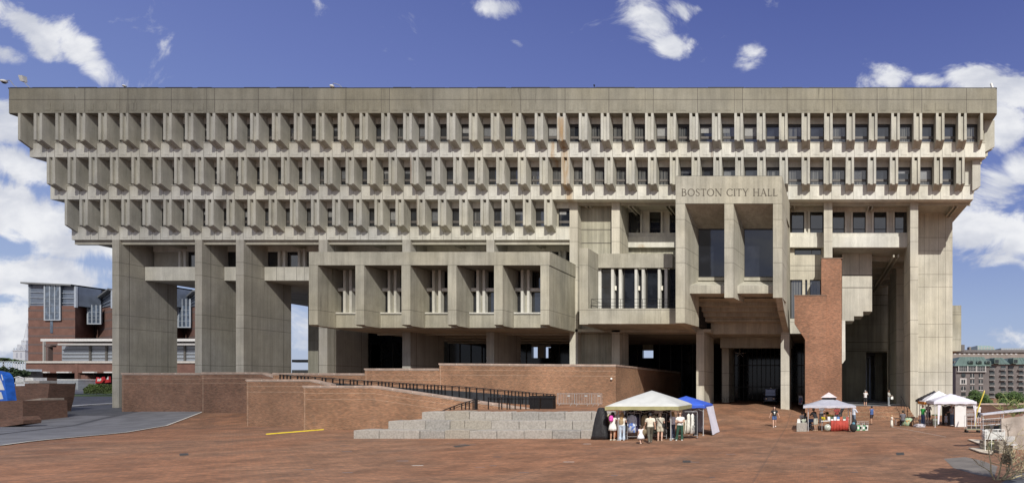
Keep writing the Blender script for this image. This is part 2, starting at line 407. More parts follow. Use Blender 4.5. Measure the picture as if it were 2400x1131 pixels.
for (x0, y0), (x1, y1) in zip([(-76.2,56.2),(-78.4,59.6),(-80.2,63.5),(-80.9,67)], [(-78.4,59.6),(-80.2,63.5),(-80.9,67),(-79.5,72)]):
    d = Vector((x1-x0, y1-y0, 0)).normalized(); n_ = Vector((-d.y, d.x, 0))*.5
    z0, z1 = g(x0,y0), g(x1,y1)
    kb.hexa([(x0-n_.x,y0-n_.y,z0-.1),(x1-n_.x,y1-n_.y,z1-.1),(x1+n_.x,y1+n_.y,z1-.1),(x0+n_.x,y0+n_.y,z0-.1),(x0-n_.x,y0-n_.y,z0+.13),(x1-n_.x,y1-n_.y,z1+.13),(x1+n_.x,y1+n_.y,z1+.13),(x0+n_.x,y0+n_.y,z0+.13)])
tag(kb.build('kerb', simple('kerb_stone', (.42,.41,.4), .8)), kind='structure')
def patch(name, poly, mat, dz=.006, nx=6):
    """flat inlay laid on the ground; poly of (px, py) on z = 0 turned into world points"""
    m = MB(); vs = []
    for (px, py) in poly:
        Y = CH*F/(py-VY); vs.append((PX(px, Y), Y, dz))
    m.add(vs, [tuple(range(len(vs)))]); return tag(m.build(name, mat), kind='structure')
patch('asphalt_patch', [(2212,1074),(2262,1070),(2300,1078),(2338,1092),(2330,1118),(2290,1112),(2235,1096)], simple('asphalt_repair', (.15,.135,.12), .85, .2, 1.2))
patch('asphalt_path', [(2345,1131),(2372,1117),(2400,1106),(2460,1090),(2600,1131),(2500,1200),(2350,1200)], simple('blue_asphalt', (.10,.105,.12), .85, .25, 1.2), .008)
# ---------------------------------------------------------------- the city hall
FY = {1: 57.2, 2: 58.15, 3: 59.1}; SY = {1: 58.15, 2: 59.1, 3: 60.0}
TOP = {1: 30.54, 2: 26.53, 3: 22.56}; SILL = {1: 28.03, 2: 24.03, 3: 20.0}; BOT = {1: 26.53, 2: 22.56, 3: 18.63}
FE = {1: 27.88, 2: 23.85, 3: 19.92}; LE = {1: 27.31, 2: 23.37, 3: 19.39}
R1 = [78.8,129.7,179.8,230.4,280.9,331.4,382.4,433.3,484.2,535.2,586.3,637.4,688.7,740.4,791.8,842.7,893.6,945,995.9,1047.2,1099,1150.3,1201.6,1253.3,1305.4,1356.8,1408,1459.8,1512,1564,1616,1668.7,1721.2,1773.8,1825.9,1878.8,1931.7,1984.2,2036.7,2089.3,2141.5,2193.8,2246]
R2 = [109.4,158.4,208.1,257.8,308,357.9,408.2,458,508.3,558.6,608.8,658.9,709,759.6,810.1,860.6,910.8,961.3,1011.8,1062.3,1112.5,1163,1213.5,1264.5,1315.4,1365.9,1416.8,1467.8,1518.7,1570,1621,1671.9,1723.2,1775,1827,1878.8,1930.5,1982.2,2034,2085.7,2137.4,2189.5,2241.3]
R3 = [186.2,235.5,284.5,333.8,382.8,432.1,481.4,530.8,580.1,629.8,679.6,728.9,778.6,828.4,877.7,927,976.8,1026.5,1076.3,1126,1175.7,1225.5,1275.2]
ROW = {1: R1, 2: R2, 3: R3}
hall = empty('city_hall', (-30, 60, 1.2))
tag(hall, 'huge concrete civic building with three overhanging rows of finned windows', 'building')
def hb(m, name, mats): return m.build(name, mats, hall)
def seams(m, xs, y, z0, z1, w=.035): # joint strips set 3 mm proud
    for x in xs: m.box(x-w/2, x+w/2, y-.003, y+.05, z0, z1)
# parapet
m = MB(); x0, x1 = PX(15, 57.2), PX(2338.5, 57.2); ch = .25
m.prism([(x0+ch, 57.2), (x1-ch, 57.2), (x1, 57.2+ch), (x1, 104), (x0, 104), (x0, 57.2+ch)], 'z', 30.54, 33.0)
m.mat(1)
sx = [498,752,1009,1265]
sxp = [150,231.5, 333.5,424.5,433.5, 535.5]
k = 0; pp = R1[:]
for i, p in enumerate(pp[2::2]):
    q = p + 19
    seams(m, [PX(q, 57.2)], 57.2, 30.56, 33.0, .05)
for i, p in enumerate(pp[4::4]): seams(m, [PX(p, 57.2)], 57.2, 30.56, 33.0, .03)
m.box(x0+ch, x1-ch, 57.197, 57.25, 31.86, 31.91)
m.mat(0)
def frame_lines(m, cx, cz, w, h, y, t=.02):
    m.box(cx-w/2, cx+w/2, y-.022, y+.02, cz-h/2, cz+h/2)
for i in range(0, len(pp)-2, 2):
    a, b = PX(pp[i]+19, 57.2), PX(pp[i+2], 57.2)
    if i % 4 == 0 or True:
        for fr, wd in ((.16, .62), (.5, .9), (.82, .62)):
            frame_lines(m, a+(b-a)*fr, 31.17, wd, .72, 57.2)
m.mat(2); m.box(x0+.05, x1-.05, 57.28, 104, 33.0, 33.12)
rr = random.Random(3); x = x0+.3
while x < x1-1:
    L = rr.uniform(1.2, 4); m.box(x, min(x+L, x1-.1), 57.24, 57.4, 33.0, 33.1+rr.uniform(.0, .05)); x += L+rr.uniform(.1,.8)
hb(m, 'parapet', [M['parapet'], M['seam'], M['roofing']])
# spandrel bands
SPX = {1: (69.5, 2309), 2: (118, 2281.5), 3: (168, 1335)}
for r in (1, 2, 3):
    m = MB(); Y = SY[r]; xa, xb = PX(SPX[r][0], Y), PX(SPX[r][1], Y)
    m.box(xa, xb, Y, Y+1.3 if r < 3 else Y+.6, BOT[r], SILL[r]-.06)
    m.mat(1)
    nxt = ROW[r+1] if r < 3 else None
    prs = ROW[r]; yy = FY[r]
    for p in prs:
        a, b = PX(p, yy), PX(p, yy)+.84
        seams(m, [a, b], Y, BOT[r]+.01, SILL[r]-.07, .028)
    m.mat(0)
    for i in range(len(prs)-1):
        c = (PX(prs[i], yy)+.84+PX(prs[i+1], yy))/2
        frame_lines(m, c-.1, (BOT[r]+LE[r])/2+.12, .62, .6, Y)
    m.box(xa, xb, Y-.05, Y+.3, SILL[r]-.06, SILL[r])   # sill ledge
    hb(m, 'spandrel', [M['span'], M['seam']])
# lintels over each window row, set back
for r in (1, 2, 3):
    m = MB(); Y = SY[r]; prs = ROW[r]
    xa = PX(prs[0], FY[r])-(1.3 if r != 2 else -.1); xb = PX(2300 if r == 1 else 2265 if r == 2 else 1335, FY[r])
    m.box(xa, xb, Y+.06, Y+.5, TOP[r]-.62, TOP[r])
    hb(m, 'lintel', M['span'])
# storey cores (dark rooms behind the glass) and the soffit slabs
for r in (1, 2, 3):
    m = MB(); Y = SY[r]
    xa = {1: PX(46, 57.2), 2: PX(112, 58.15), 3: PX(153, 59.1)}[r]; xb = {1: PX(2308, 58.2), 2: PX(2281, 59.1), 3: PX(1336, 60)}[r]
    m.box(xa+.3, xb-.02, Y+.32, 103, BOT[r]+.05, TOP[r]-.01)
    hb(m, 'storey_core', M['soffit'])
def fin_pair(r, mat):
    """two blades and a recessed web; origin at the left blade's front top"""
    Y0, Y1 = FY[r], SY[r]; d = Y1 - Y0; H = TOP[r] - FE[r]; L = TOP[r] - LE[r]
    m = MB()
    for a, b in ((0, .25), (.59, .84)):
        m.prism([(0, 0), (0, -H), (d+.02, -L), (d+.3, -L), (d+.3, 0)], 'x', a, b)
    rec = .16
    m.prism([(rec, -.28), (rec, -H-.04), (d+.02, -L+.10), (d+.3, -L+.10), (d+.3, -.28)], 'x', .25, .59)
    me = m.mesh('fin_pair', mat); return me
def fin_single(r, mat):
    Y0, Y1 = FY[r], SY[r]; d = Y1 - Y0; H = TOP[r] - FE[r]; L = TOP[r] - LE[r]
    m = MB(); m.prism([(0, 0), (0, -H), (d+.02, -L), (d+.3, -L), (d+.3, 0)], 'x', 0, .25); return m.mesh('fin', mat)
def wmesh(r):
    """frame and panes of one upper window; origin at sill centre on the pane plane"""
    h = TOP[r]-.62-SILL[r]; w = .71
    f = MB(); f.box(-w, w, -.06, .06, h-.28, h+.02); f.box(-w, w, -.06, .06, 0, .05)
    f.box(-w, -w+.09, -.055, .055, .05, h-.28); f.box(w-.09, w, -.055, .055, .05, h-.28)
    f.mat(1); f.box(-w+.09, w-.09, -.05, .05, .42, .66)
    p = MB(); p.box(-w+.09, w-.09, 0, .02, .05, .42); p.box(-w+.09, w-.09, .0, .02, .66, h-.28)
    return f.mesh('window', [M['frame'], M['transom']]), p.mesh('pane', M['glass'])
def P_at(name, me, loc, parent):
    o = bpy.data.objects.new(name, me); COL.objects.link(o); o.parent = parent
    o.location = (loc[0]-hall.location.x, loc[1]-hall.location.y, loc[2]-hall.location.z); return o
npair = 0; rest = MB()
SG = {}; rr = random.Random(11)
allp = [(r, p) for r in (1, 2, 3) for p in ROW[r]]
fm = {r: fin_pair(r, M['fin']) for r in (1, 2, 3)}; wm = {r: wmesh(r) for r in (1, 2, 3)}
pane2 = {}
for r in (1,2,3):
    p2 = wm[r][1].copy(); p2.materials.clear(); p2.materials.append(M['glass2']); pane2[r] = p2
small = set()  # leftmost pairs of each row show smallest: they share one part
for r in (1, 2, 3):
    for p in ROW[r][:3 if r < 3 else 3]: small.add((r, p))
def add_xform(mb, me, dx, dy, dz, smooth=False):
    mb.add([(v.co.x+dx, v.co.y+dy, v.co.z+dz) for v in me.vertices], [tuple(q.vertices) for q in me.polygons])
for r, p in allp:
    x = PX(p, FY[r])
    if (r, p) in small: add_xform(rest, fm[r], x, FY[r], TOP[r])
    else: P_at('fin_pair', fm[r], (x, FY[r], TOP[r]), hall)
for r, p in ((1, 42), (3, 151.5), (1, 2298)):
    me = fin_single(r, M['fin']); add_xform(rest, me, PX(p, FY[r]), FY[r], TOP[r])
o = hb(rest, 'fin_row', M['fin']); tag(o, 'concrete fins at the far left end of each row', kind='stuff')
BL_ = [simple('blind_grey', (.14,.145,.15), .3, .15, 6, spec=1.0), simple('blind_dark', (.055,.058,.065), .25, .2, 6, spec=1.0), simple('blind_pale', (.25,.25,.24), .4, .15, 6, spec=.8)]
wrest = MB(); prest = MB()
for r in (1, 2, 3):
    L = ROW[r]; gaps = [(L[i], L[i+1]) for i in range(len(L)-1)]
    if r == 1: gaps = [(42-9, L[0])] + gaps + [(L[-1], 2298)]
    if r == 3: gaps = [(151.5-9, L[0])] + gaps + [(L[-1], 1330)]
    for i, (a, b) in enumerate(gaps):
        cx = (PX(a, FY[r])+.84+PX(b, FY[r]))/2; hid = i < (6 if r == 1 else 4)
        if r == 3 and i == len(gaps)-1: cx += .12
        loc = (cx, SY[r]+.2, SILL[r])
        if hid:
            add_xform(wrest, wm[r][0], *loc); add_xform(prest, wm[r][1], *loc)
        else:
            wo = P_at('window', wm[r][0], loc, hall)
            po = bpy.data.objects.new('pane', wm[r][1] if rr.random() < .62 else pane2[r]); COL.objects.link(po); po.parent = wo
            po.rotation_euler = (rr.uniform(-.006,.006), 0, rr.uniform(-.006,.006))
            if rr.random() < .42:
                hh = rr.choice((.35,.6,.9,1.2)); wd_ = rr.choice((.62,.62,.35)); bm_ = MB(); zt_ = TOP[r]-.62-SILL[r]-.28
                bm_.box(-.62, -.62+2*wd_, -.014, -.004, max(.67, zt_-hh), zt_); bo = bpy.data.objects.new('blind', bm_.mesh('blind', BL_[rr.randrange(3)])); COL.objects.link(bo); bo.parent = wo
o = hb(wrest, 'window_row', M['frame']); o['kind'] = 'stuff'
q = prest.build('pane', M['glass'], hall); q.name = 'pane_row'; q['kind'] = 'stuff'
# fins of the side facades, seen edge-on past the corners
for k, Y in enumerate((58.75, 61.0, 63.2, 65.4)):
    for r, a, b in ((1, 2309, 2331), (2, 2281.5, 2298)):
        Yk = 58.75; xa = PX(a, Yk); xb = PX(b, Yk); m = MB()
        m.prism([(xa-.1, TOP[r]), (xb, TOP[r]), (xb, FE[r]-.05), (xa+.02, LE[r]), (xa-.1, LE[r])], 'y', Y, Y+.26)
        m.prism([(xa-.1, TOP[r]), (xb, TOP[r]), (xb, FE[r]-.05), (xa+.02, LE[r]), (xa-.1, LE[r])], 'y', Y+.58, Y+.84)
        hb(m, 'side_fin', M['fin'])
    for r, a, b in ((1, 69.5, 66),):
        pass
# right end: wall behind row 2 at the corner
m = MB(); m.box(PX(2262, 59.3), PX(2281, 59.3), 59.3, 59.8, BOT[2]+1, TOP[2]); hb(m, 'corner_wall', M['span'])
# soffit plate with coffer ribs under the office floors
m = MB()
m.box(PX(168, 60), PX(1336, 60), 60.6, 103, 18.60, 18.75); m.box(PX(1336, 60), PX(2278, 59.3), 60.4, 103, 22.6, 22.75)
for p in R3[1::2]:
    x = PX(p, 59.1)+.2
    for dx in (0, .42): m.box(x+dx, x+dx+.14, 60.6, 66, 18.3, 18.6)
for p in (1360, 1462, 1550, 1850, 1930, 2037, 2140, 2241):
    x = PX(p, 59.1)
    for dx in (0, .42): m.box(x+dx, x+dx+.16, 60.4, 64, 22.15, 22.6)
for Y in (64.2, 68.5, 73, 78, 84, 90, 96): m.box(PX(168, 60), PX(1336, 60), Y, Y+.5, 17.9, 18.6)
m.box(PX(168,60), PX(1336,60), 60.25, 60.6, 18.2, 18.64)
m.box(PX(1336,60), PX(2276,60), 60.2, 60.42, 22.3, 22.6)
hb(m, 'soffit', M['soffit'])
# ---- tall columns
def column(px0, px1, z1, depth, mat, Y=60.0, zb=0, edge=True):
    m = MB(); xa, xb = PX(px0, Y), PX(px1, Y)
    m.box(xa, xb, Y, Y+depth, zb, z1)
    m.mat(1)
    if depth > 2: m.box(xb-.05, xb+.003, Y+.88, Y+.92, zb, z1); m.box(xb-.05, xb+.003, Y+depth-.95, Y+depth-.91, zb, z1)
    return hb(m, 'column', [mat, M['seam']])
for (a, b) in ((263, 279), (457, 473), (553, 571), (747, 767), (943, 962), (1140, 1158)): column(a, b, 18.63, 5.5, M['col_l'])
column(1335, 1354, 22.56, 5.5, M['col_r']); column(1433.5, 1452.5, 22.56, 2.9, M['col_r'])
column(1632, 1650, 9.0, 6.0, M['col_r'], zb=.5); column(1830, 1850, 9.0, 6.0, M['col_r'], zb=.5)
column(1931, 1951, 22.56, 2.5, M['col_r'], zb=9); column(2133.5, 2152, 22.56, 4.2, M['col_r'], zb=-.5)
# the same columns' second line, deeper under the building
for (px, Y) in ((310, 84), (500, 84), (742, 72), (880, 78), (905, 96), (1295, 84), (1548, 84), (1700, 69), (1892, 69)):
    w_ = 16/1344*60
    if px in (1700, 1892): column(px-8, px+8, 9.0, 5, M['col_r'], Y, .5)
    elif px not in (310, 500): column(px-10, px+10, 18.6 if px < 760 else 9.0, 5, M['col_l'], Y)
# big end pier
m = MB(); m.box(PX(2152, 64), PX(2232.5, 64), 64, 76, -.5, 22.6); m.mat(1)
for px in (2166.5, 2199.5, 2216): m.box(PX(px,64)-.012, PX(px,64)+.012, 63.997, 64.1, -.4, 22.5)
hb(m, 'end_pier', [M['col_r'], M['seam']])
m = MB(); m.box(PX(2228, 88), PX(2253, 88), 88, 96, PZ(822, 88), PZ(715, 88)); m.mat(1)
m.box(PX(2228, 88), PX(2253, 88)-.01, 87.99, 88.1, PZ(737,88), PZ(736,88)); hb(m, 'rear_block', [M['box'], M['seam']])
# ---- recessed storey between the columns (left)
m = MB(); Yb = 62.3; xa = PX(340, Yb); xb = PX(1340, 60)
m.box(xa, xb, Yb, Yb+.5, 14.8, 16.28); m.box(xa, xb, Yb+.5, 101, 14.8, 15.1)
m.mat(1)
for p in R3[4:]: seams(m, [PX(p, 59.1)+.0, PX(p, 59.1)+.84], Yb, 14.81, 16.27, .03)
m.mat(0)
m.box(xa+.5, xb, Yb+.35, Yb+.7, 18.0, 18.6)
hb(m, 'gallery_band', [M['span'], M['seam']])
def dbl_mullion(x, y, z0, z1, mat, w=.22, gap=.36, d=.5, name='mullion', parent=None):
    m = MB(); m.box(x, x+w, y, y+d, z0, z1); m.box(x+w+gap, x+2*w+gap, y, y+d, z0, z1); m.box(x+w, x+w+gap, y+.28, y+d, z0, z1)
    return m.build(name, mat, parent or hall)
gw = {}
def pane_window(x0, x1, y, z0, z1, gm=None, bars=(), zbars=(), fr=.07, sub=None):
    f = MB(); f.box(x0, x1, y-.05, y+.05, z1-fr, z1); f.box(x0, x1, y-.05, y+.05, z0, z0+fr); f.box(x0, x0+fr, y-.045, y+.045, z0+fr, z1-fr); f.box(x1-fr, x1, y-.045, y+.045, z0+fr, z1-fr)
    for b in bars: f.box(b-.03, b+.03, y-.04, y+.04, z0+fr, z1-fr)
    for b in zbars: f.box(x0+fr, x1-fr, y-.035, y+.035, b-.035, b+.035)
    wo = f.build('window', M['frame'], hall)
    p = MB(); p.box(x0+fr, x1-fr, y, y+.02, z0+fr, z1-fr); p.build('pane', gm or M['glass'], wo)
    return wo
prs = [PX(p, 59.1) for p in R3[3:]]
for i, x in enumerate(prs):
    if x > xb-1: break
    dbl_mullion(x, Yb+.15, 16.28, 18.05, M['span'])
    nx = prs[i+1] if i+1 < len(prs) else xb
    if x < PX(760, 60) : pane_window(x+.85, nx-.02, Yb+.45, 16.3, 18.0)
    elif i % 1 == 0: pane_window(x+.85, nx-.02, Yb+.45, 16.3, 18.0, bars=((x+.85+nx)/2,))
m = MB(); m.box(xa+.3, xb, Yb+.62, 101, 15.1, 18.6); hb(m, 'gallery_core', M['soffit'])
# ---- walls under the building
for (a, b_, t, bo, Yq, mt) in ((862,1230,None,None,78,'glass_dark'),(1230,1620,838,None,78,'glass_dark'),(1230,1246,None,838,78,'glass_dark'),(1260,1275,None,838,78,'wall'),(1291,1506,None,838,78,'glass_dark'),(1531,1636,None,838,78,'glass_dark'),(1246,1260,None,812,78,'wall'),(1275,1291,None,812,78,'wall'),(1506,1531,None,820,78,'wall')):
    m = MB(); m.box(PX(a,Yq), PX(b_,Yq), Yq, Yq+.6, 0 if bo is None else PZ(bo,Yq), (15 if a == 862 else 9.1) if t is None else PZ(t,Yq)); hb(m, 'undercroft_glazing' if mt == 'glass_dark' else 'undercroft_wall', M[mt])
for px in range(870, 1630, 26):
    if not 1244 < px < 1293 and not 1504 < px < 1533:
        m = MB(); m.box(PX(px,78)-.05, PX(px,78)+.05, 77.9, 78, 1.4, 9.1); hb(m, 'glazing_bar', M['frame'])
for (a, b_, Yq, Y2, z0, z1, mt) in ((1342,1433,61,61.5,0,9.1,'wall'),(722,745,70,84,0,14.9,'wall'),(684,735,90,100,0,PZ(866,90),'wall')):
    m = MB(); m.box(PX(a,Yq), PX(b_,Yq), Yq, Y2, z0, z1); hb(m, 'undercroft_wall', M[mt])
m = MB(); m.box(PX(684, 94), PX(735, 94), 94, 95, PZ(848,94), PZ(842,94)); hb(m, 'service_beam', M['frame'])
m = MB()
m.box(PX(640, 60), PX(1340, 60), 66, 102, 0, 1.4); hb(m, 'undercroft_floor', simple('slate_floor', (.05,.05,.052), .6))
# ---- right of the last low column: recessed wall, upper windows
m = MB(); Yw = 61.0
m.box(PX(1354, 60), PX(1433.5, 60), Yw, Yw+.4, 9, 22.5)
m.mat(1)
for py in (537.5, 569, 775): m.box(PX(1354, 60)+.01, PX(1433.5, 60)-.01, Yw-.003, Yw+.02, PZ(py+.7, Yw), PZ(py-.7, Yw))
m.box(PX(1413,Yw), PX(1413.6,Yw), Yw-.003, Yw+.02, PZ(569,Yw), 22.4); hb(m, 'recess_wall', [M['wall'], M['seam']])
def storey(pxa, pxb, wins, Y, ztop=22.6):
    """upper recessed storey: band below, windows between paired mullions"""
    m = MB(); xa, xb = PX(pxa, Y), PX(pxb, Y)
    zs = PZ(545, Y)
    m.box(xa, xb, Y-.12, Y+.5, PZ(579, Y-.12), PZ(554, Y-.12)); m.box(xa, xb, Y, Y+.5, PZ(554, Y), zs); lt = MB(); lt.box(xa, xb, Y+.1, Y+.6, PZ(496, Y+.1), ztop); hb(lt, 'lintel', M['span'])
    m.mat(1)
    hb(m, 'storey_band', [M['span'], M['seam']])
    prev = None
    for (a, b) in wins:
        pane_window(PX(a, Y+.3), PX(b, Y+.3), Y+.3, zs, PZ(496.5, Y+.3), zbars=(PZ(537, Y+.3),))
        if prev is not None:
            x = PX(prev+1, Y+.1); x2 = PX(a-.5, Y+.1); wv = .2
            mm = MB(); mm.box(x, x+wv, Y+.02, Y+.4, zs, PZ(494, Y)); mm.box(x2-wv, x2, Y+.02, Y+.4, zs, PZ(494, Y)); mm.box(x+wv, x2-wv, Y+.25, Y+.4, zs, PZ(494, Y)); hb(mm, 'mullion', M['span'])
        prev = b
storey(1473, 1600, [(1475, 1500), (1523, 1548), (1570, 1592)], 62.95)
m = MB(); m.box(PX(1452,63), PX(1640,63), 63.3, 64, 9, PZ(579,63)); m.box(PX(1473,63), PX(1600,63), 63.6, 64.4, PZ(560,63), 22.6); hb(m, 'recess_wall', M['wall'])
storey(1850, 1931.5, [(1855, 1884), (1899, 1929)], 61.6)
storey(1950.5, 2127, [(1951, 1979), (1999, 2028), (2048, 2077), (2097, 2125)], 62.0)
m = MB(); m.box(PX(1850,62.6), PX(2130,62.6), 62.5, 63.2, PZ(579,62.6)+.02, 22.6); hb(m, 'recess_wall', M['wall'])
# wall with ribbon window and tall windows right of the entrance box
m = MB(); Y = 62.0
m.box(PX(1848,Y), PX(1932,Y), Y, Y+.5, PZ(655,Y), PZ(597,Y)); m.box(PX(1848,Y), PX(1862,Y), Y, Y+.5, PZ(597,Y), PZ(578,Y)); m.box(PX(1925,Y), PX(1932,Y), Y, Y+.5, PZ(597,Y), PZ(578,Y))
m.box(PX(1840,Y), PX(1932,Y), Y, Y+.5, PZ(781,Y), PZ(746,Y)); m.box(PX(1880.5,Y), PX(1887,Y), Y-.02, Y+.5, PZ(746,Y), PZ(655,Y)); m.box(PX(1892,Y), PX(1898,Y), Y-.02, Y+.5, PZ(746,Y), PZ(655,Y)); m.box(PX(1924,Y), PX(1932,Y), Y, Y+.5, PZ(746,Y), PZ(655,Y))
m.box(PX(1840,Y), PX(1851,Y), Y, Y+.5, PZ(746,Y), PZ(655,Y))
m.box(PX(1840,Y), PX(1932,Y), Y+.5, 76, PZ(781,Y)+.02, PZ(770,Y)); m.mat(1); m.box(PX(1850,Y), PX(1932,Y)-.01, Y-.003, Y+.02, PZ(622.5,Y), PZ(621.5,Y))
hb(m, 'side_wall', [M['col_r'], M['seam']])
pane_window(PX(1862,Y+.2), PX(1925,Y+.2), Y+.2, PZ(597,Y), PZ(579,Y), bars=(PX(1902,Y),))
for a, b in ((1851, 1880.5), (1887, 1892), (1898, 1924)): pane_window(PX(a,Y+.25), PX(b,Y+.25), Y+.25, PZ(746,Y), PZ(655,Y), M['glass2'])
# ---- stepped concrete block over the steps
Y = 64.6; m = MB()
pl = [(1974,579),(2044,579),(2044,729),(2023,729),(2023,740),(2001.5,740),(2001.5,751),(1981,751),(1981,760),(1974,760)]
m.prism([(PX(a,Y), PZ(b,Y)) for a, b in pl], 'y', Y+.05, Y+3.4)
m.mat(1)
for py in (643.5, 673): m.box(PX(1974,Y), PX(2044,Y)-.01, Y+.047, Y+.1, PZ(py+.6,Y), PZ(py-.6,Y))
m.box(PX(2014,Y)-.012, PX(2014,Y)+.012, Y+.047, Y+.1, PZ(643,Y), PZ(579,Y))
hb(m, 'stair_soffit', [M['col_r'], M['seam']])
m = MB(); m.prism([(PX(a,61.5), PZ(b,61.5)) for a, b in ((1973,750),(1981,750),(1981.5,842),(1975,851),(1973,851))], 'y', 61.6, 62.6); hb(m, 'stair_edge', M['span'])
# ---- deep recess at the right: back wall with doorway, ribs, side columns
m = MB(); Yb2 = 86
m.box(PX(1955,Yb2), PX(2030,Yb2), Yb2, Yb2+.6, 0, 18.5); m.box(PX(2080,Yb2), PX(2150,Yb2), Yb2, Yb2+.6, 0, 18.5); m.box(PX(2030,Yb2), PX(2080,Yb2), Yb2, Yb2+.6, PZ(824,Yb2), 18.5)
m.mat(1)
for py in (691, 715, 801.5, 822.5): m.box(PX(1955,Yb2), PX(2092,Yb2), Yb2-.004, Yb2+.05, PZ(py+.6,Yb2), PZ(py-.6,Yb2))
for px in (2034, 2080): m.box(PX(px,Yb2)-.02, PX(px,Yb2)+.02, Yb2-.004, Yb2+.05, PZ(824,Yb2), PZ(691,Yb2))
hb(m, 'recess_wall', [M['wall'], M['seam']])
m = MB(); m.box(PX(2101,70), PX(2118,70), 70, 76, 0, 18.3); hb(m, 'column', M['col_r'])
m = MB(); m.box(PX(2093,80), PX(2105,80), 79, 85, 0, 18.3); hb(m, 'column', M['col_r'])
m = MB()
for Y in (66, 69.5, 73, 77, 81): m.box(PX(1990,Y), 11.2, Y, Y+.35, 17.7, 18.25)
m.box(2.5, 11.5, 62.6, 86, 18.25, 18.4)
for dx in (9.0, 9.5): m.box(dx, dx+.16, 62.6, 86, 17.4, 17.7)
hb(m, 'ceiling_rib', M['soffit'])
m = MB(); m.box(1.6, 2.4, 63, 86, 0, 18.3); hb(m, 'recess_wall', M['wall'])
# passage beyond the doorway
m = MB(); m.box(PX(2030,Yb2)-.4, PX(2030,Yb2), 86.6, 100, 0, 9); m.box(PX(2080,Yb2), PX(2080,Yb2)+.4, 86.6, 128, 0, 9); m.box(PX(2030,Yb2)-.4, PX(2080,Yb2)+.4, 86.6, 128, 8.6, 9)
for Y in (92, 99, 106, 113, 120): m.box(PX(2080,Yb2)-1.2, PX(2080,Yb2), Y, Y+1.5, 0, 8.6)
hb(m, 'passage', M['wall'])
# ---- the middle projecting bay
Y = 54.0; m = MB()
zt, zb_ = 15.96, 14.7
m.box(PX(724,Y), PX(1288,Y), Y, 60.6, zb_, zt); m.box(PX(724,Y)-.01, PX(1288,Y)+.01, Y+.4, 60.6, zt, zt+.06)
hb(m, 'bay_band', M['box'])
bays = [(724,744.6),(833,853.4),(941,961.7),(1049.4,1069.7),(1158,1178),(1266.7,1287)]
for i, (a, b) in enumerate(bays):
    m = MB(); m.prism([(Y, zb_), (Y, 9.12), (Y+.25, 9.02), (61.5 if i in (0, 5) else 57.2, 9.02), (61.5 if i in (0, 5) else 57.2, zb_)], 'x', PX(a,Y), PX(b,Y)); hb(m, 'bay_fin', M['box'])
for i in range(5):
    xa = PX(bays[i][1],Y); xb = PX(bays[i+1][0],Y)
    m = MB(); m.box(xa, xb, 56.1, 57.0, 9.05, PZ(737, 56.1)); hb(m, 'bay_band', M['box'])
    m = MB(); m.box(xa+.02, xb-.02, 56.0, 56.5, PZ(735.5,56.2), PZ(732,56.2)); m.mat(1); m.box(xa+.02, xb-.02, 56.12, 56.5, PZ(737,56.2), PZ(735.5,56.2)); hb(m, 'sill', [M['span'], M['dark']])
    zl, zh = PZ(732,56.3), 14.7
    tz0, tz1 = PZ(682,56.3), PZ(674.5,56.3)
    for x in (xa+.6, xa+1.2):
        m = MB(); m.box(x, x+.24, 56.2, 56.8, zl, zh); hb(m, 'mullion', M['span'])
    m = MB(); m.box(xa+.84, xa+1.2, 56.6, 56.8, zl, zh); hb(m, 'mullion_web', M['wall'])
    m = MB(); m.box(xa, xa+.6, 56.3, 56.8, tz0, tz1); m.box(xa+1.44, xb, 56.3, 56.8, tz0, tz1); hb(m, 'transom', M['span'])
    pane_window(xa, xa+.6, 56.75, zl, tz0); pane_window(xa+1.44, xb, 56.75, zl, tz0, M['glass']); pane_window(xa, xa+.6, 56.95, tz1, zh); pane_window(xa+1.44, xb, 57.2, tz1, zh)
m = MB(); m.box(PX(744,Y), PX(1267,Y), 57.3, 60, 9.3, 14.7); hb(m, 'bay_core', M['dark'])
m = MB(); m.box(PX(744,Y)-.5, PX(1287,Y)-.02, 57.0, 77.9, 9.0, 9.28)
for Yr in (62, 66, 70, 74): m.box(PX(744,Y)-.4, PX(1287,Y)-.1, Yr, Yr+.3, 8.85, 9.0)
m.box(PX(1287,Y), PX(1640,Y), 60, 77.9, 9.0, 9.3)
hb(m, 'bay_soffit', M['soffit'])
# ---- balcony bay
Y = 54.0; m = MB()
m.box(PX(1358,Y), PX(1378.3,Y), Y, 56.6, 9.15, 16.32); m.box(PX(1358,Y), PX(1366,Y), 56.6, 61, 9.15, 16.3); hb(m, 'balcony_pier', M['box'])
m = MB(); m.box(PX(1378.3,Y), PX(1585,Y), Y+.01, Y+.3, 9.2, 10.65); m.box(PX(1378.3,Y), PX(1600,Y), Y+.3, 61.5, 9.2, 9.45); m.box(PX(1358,Y)+.01, PX(1378.3,Y), 56.6, 61.5, 9.2, 9.45); hb(m, 'balcony', M['box'])
m = MB(); m.box(PX(1402,56.6), PX(1576,56.6), 56.6, 57.1, PZ(627,56.6), PZ(594,56.6)); m.box(PX(1402,56.6), PX(1600,56.6), 57.1, 62, PZ(600,56.6), PZ(596,56.6)); m.box(PX(1576,57), PX(1600,57), 57.2, 57.6, PZ(627,56.6), PZ(594,56.6)); hb(m, 'balcony_beam', M['box'])
zl = 9.45; zh = PZ(627,56.6)
m = MB(); m.box(PX(1402,56.7)-.3, PX(1407,56.7), 56.9, 57.4, zl, zh); hb(m, 'mullion', M['span'])
bw_ = [(1408.5,1434.5),(1462.5,1489.5),(1516,1543.5),(1569,1600)]
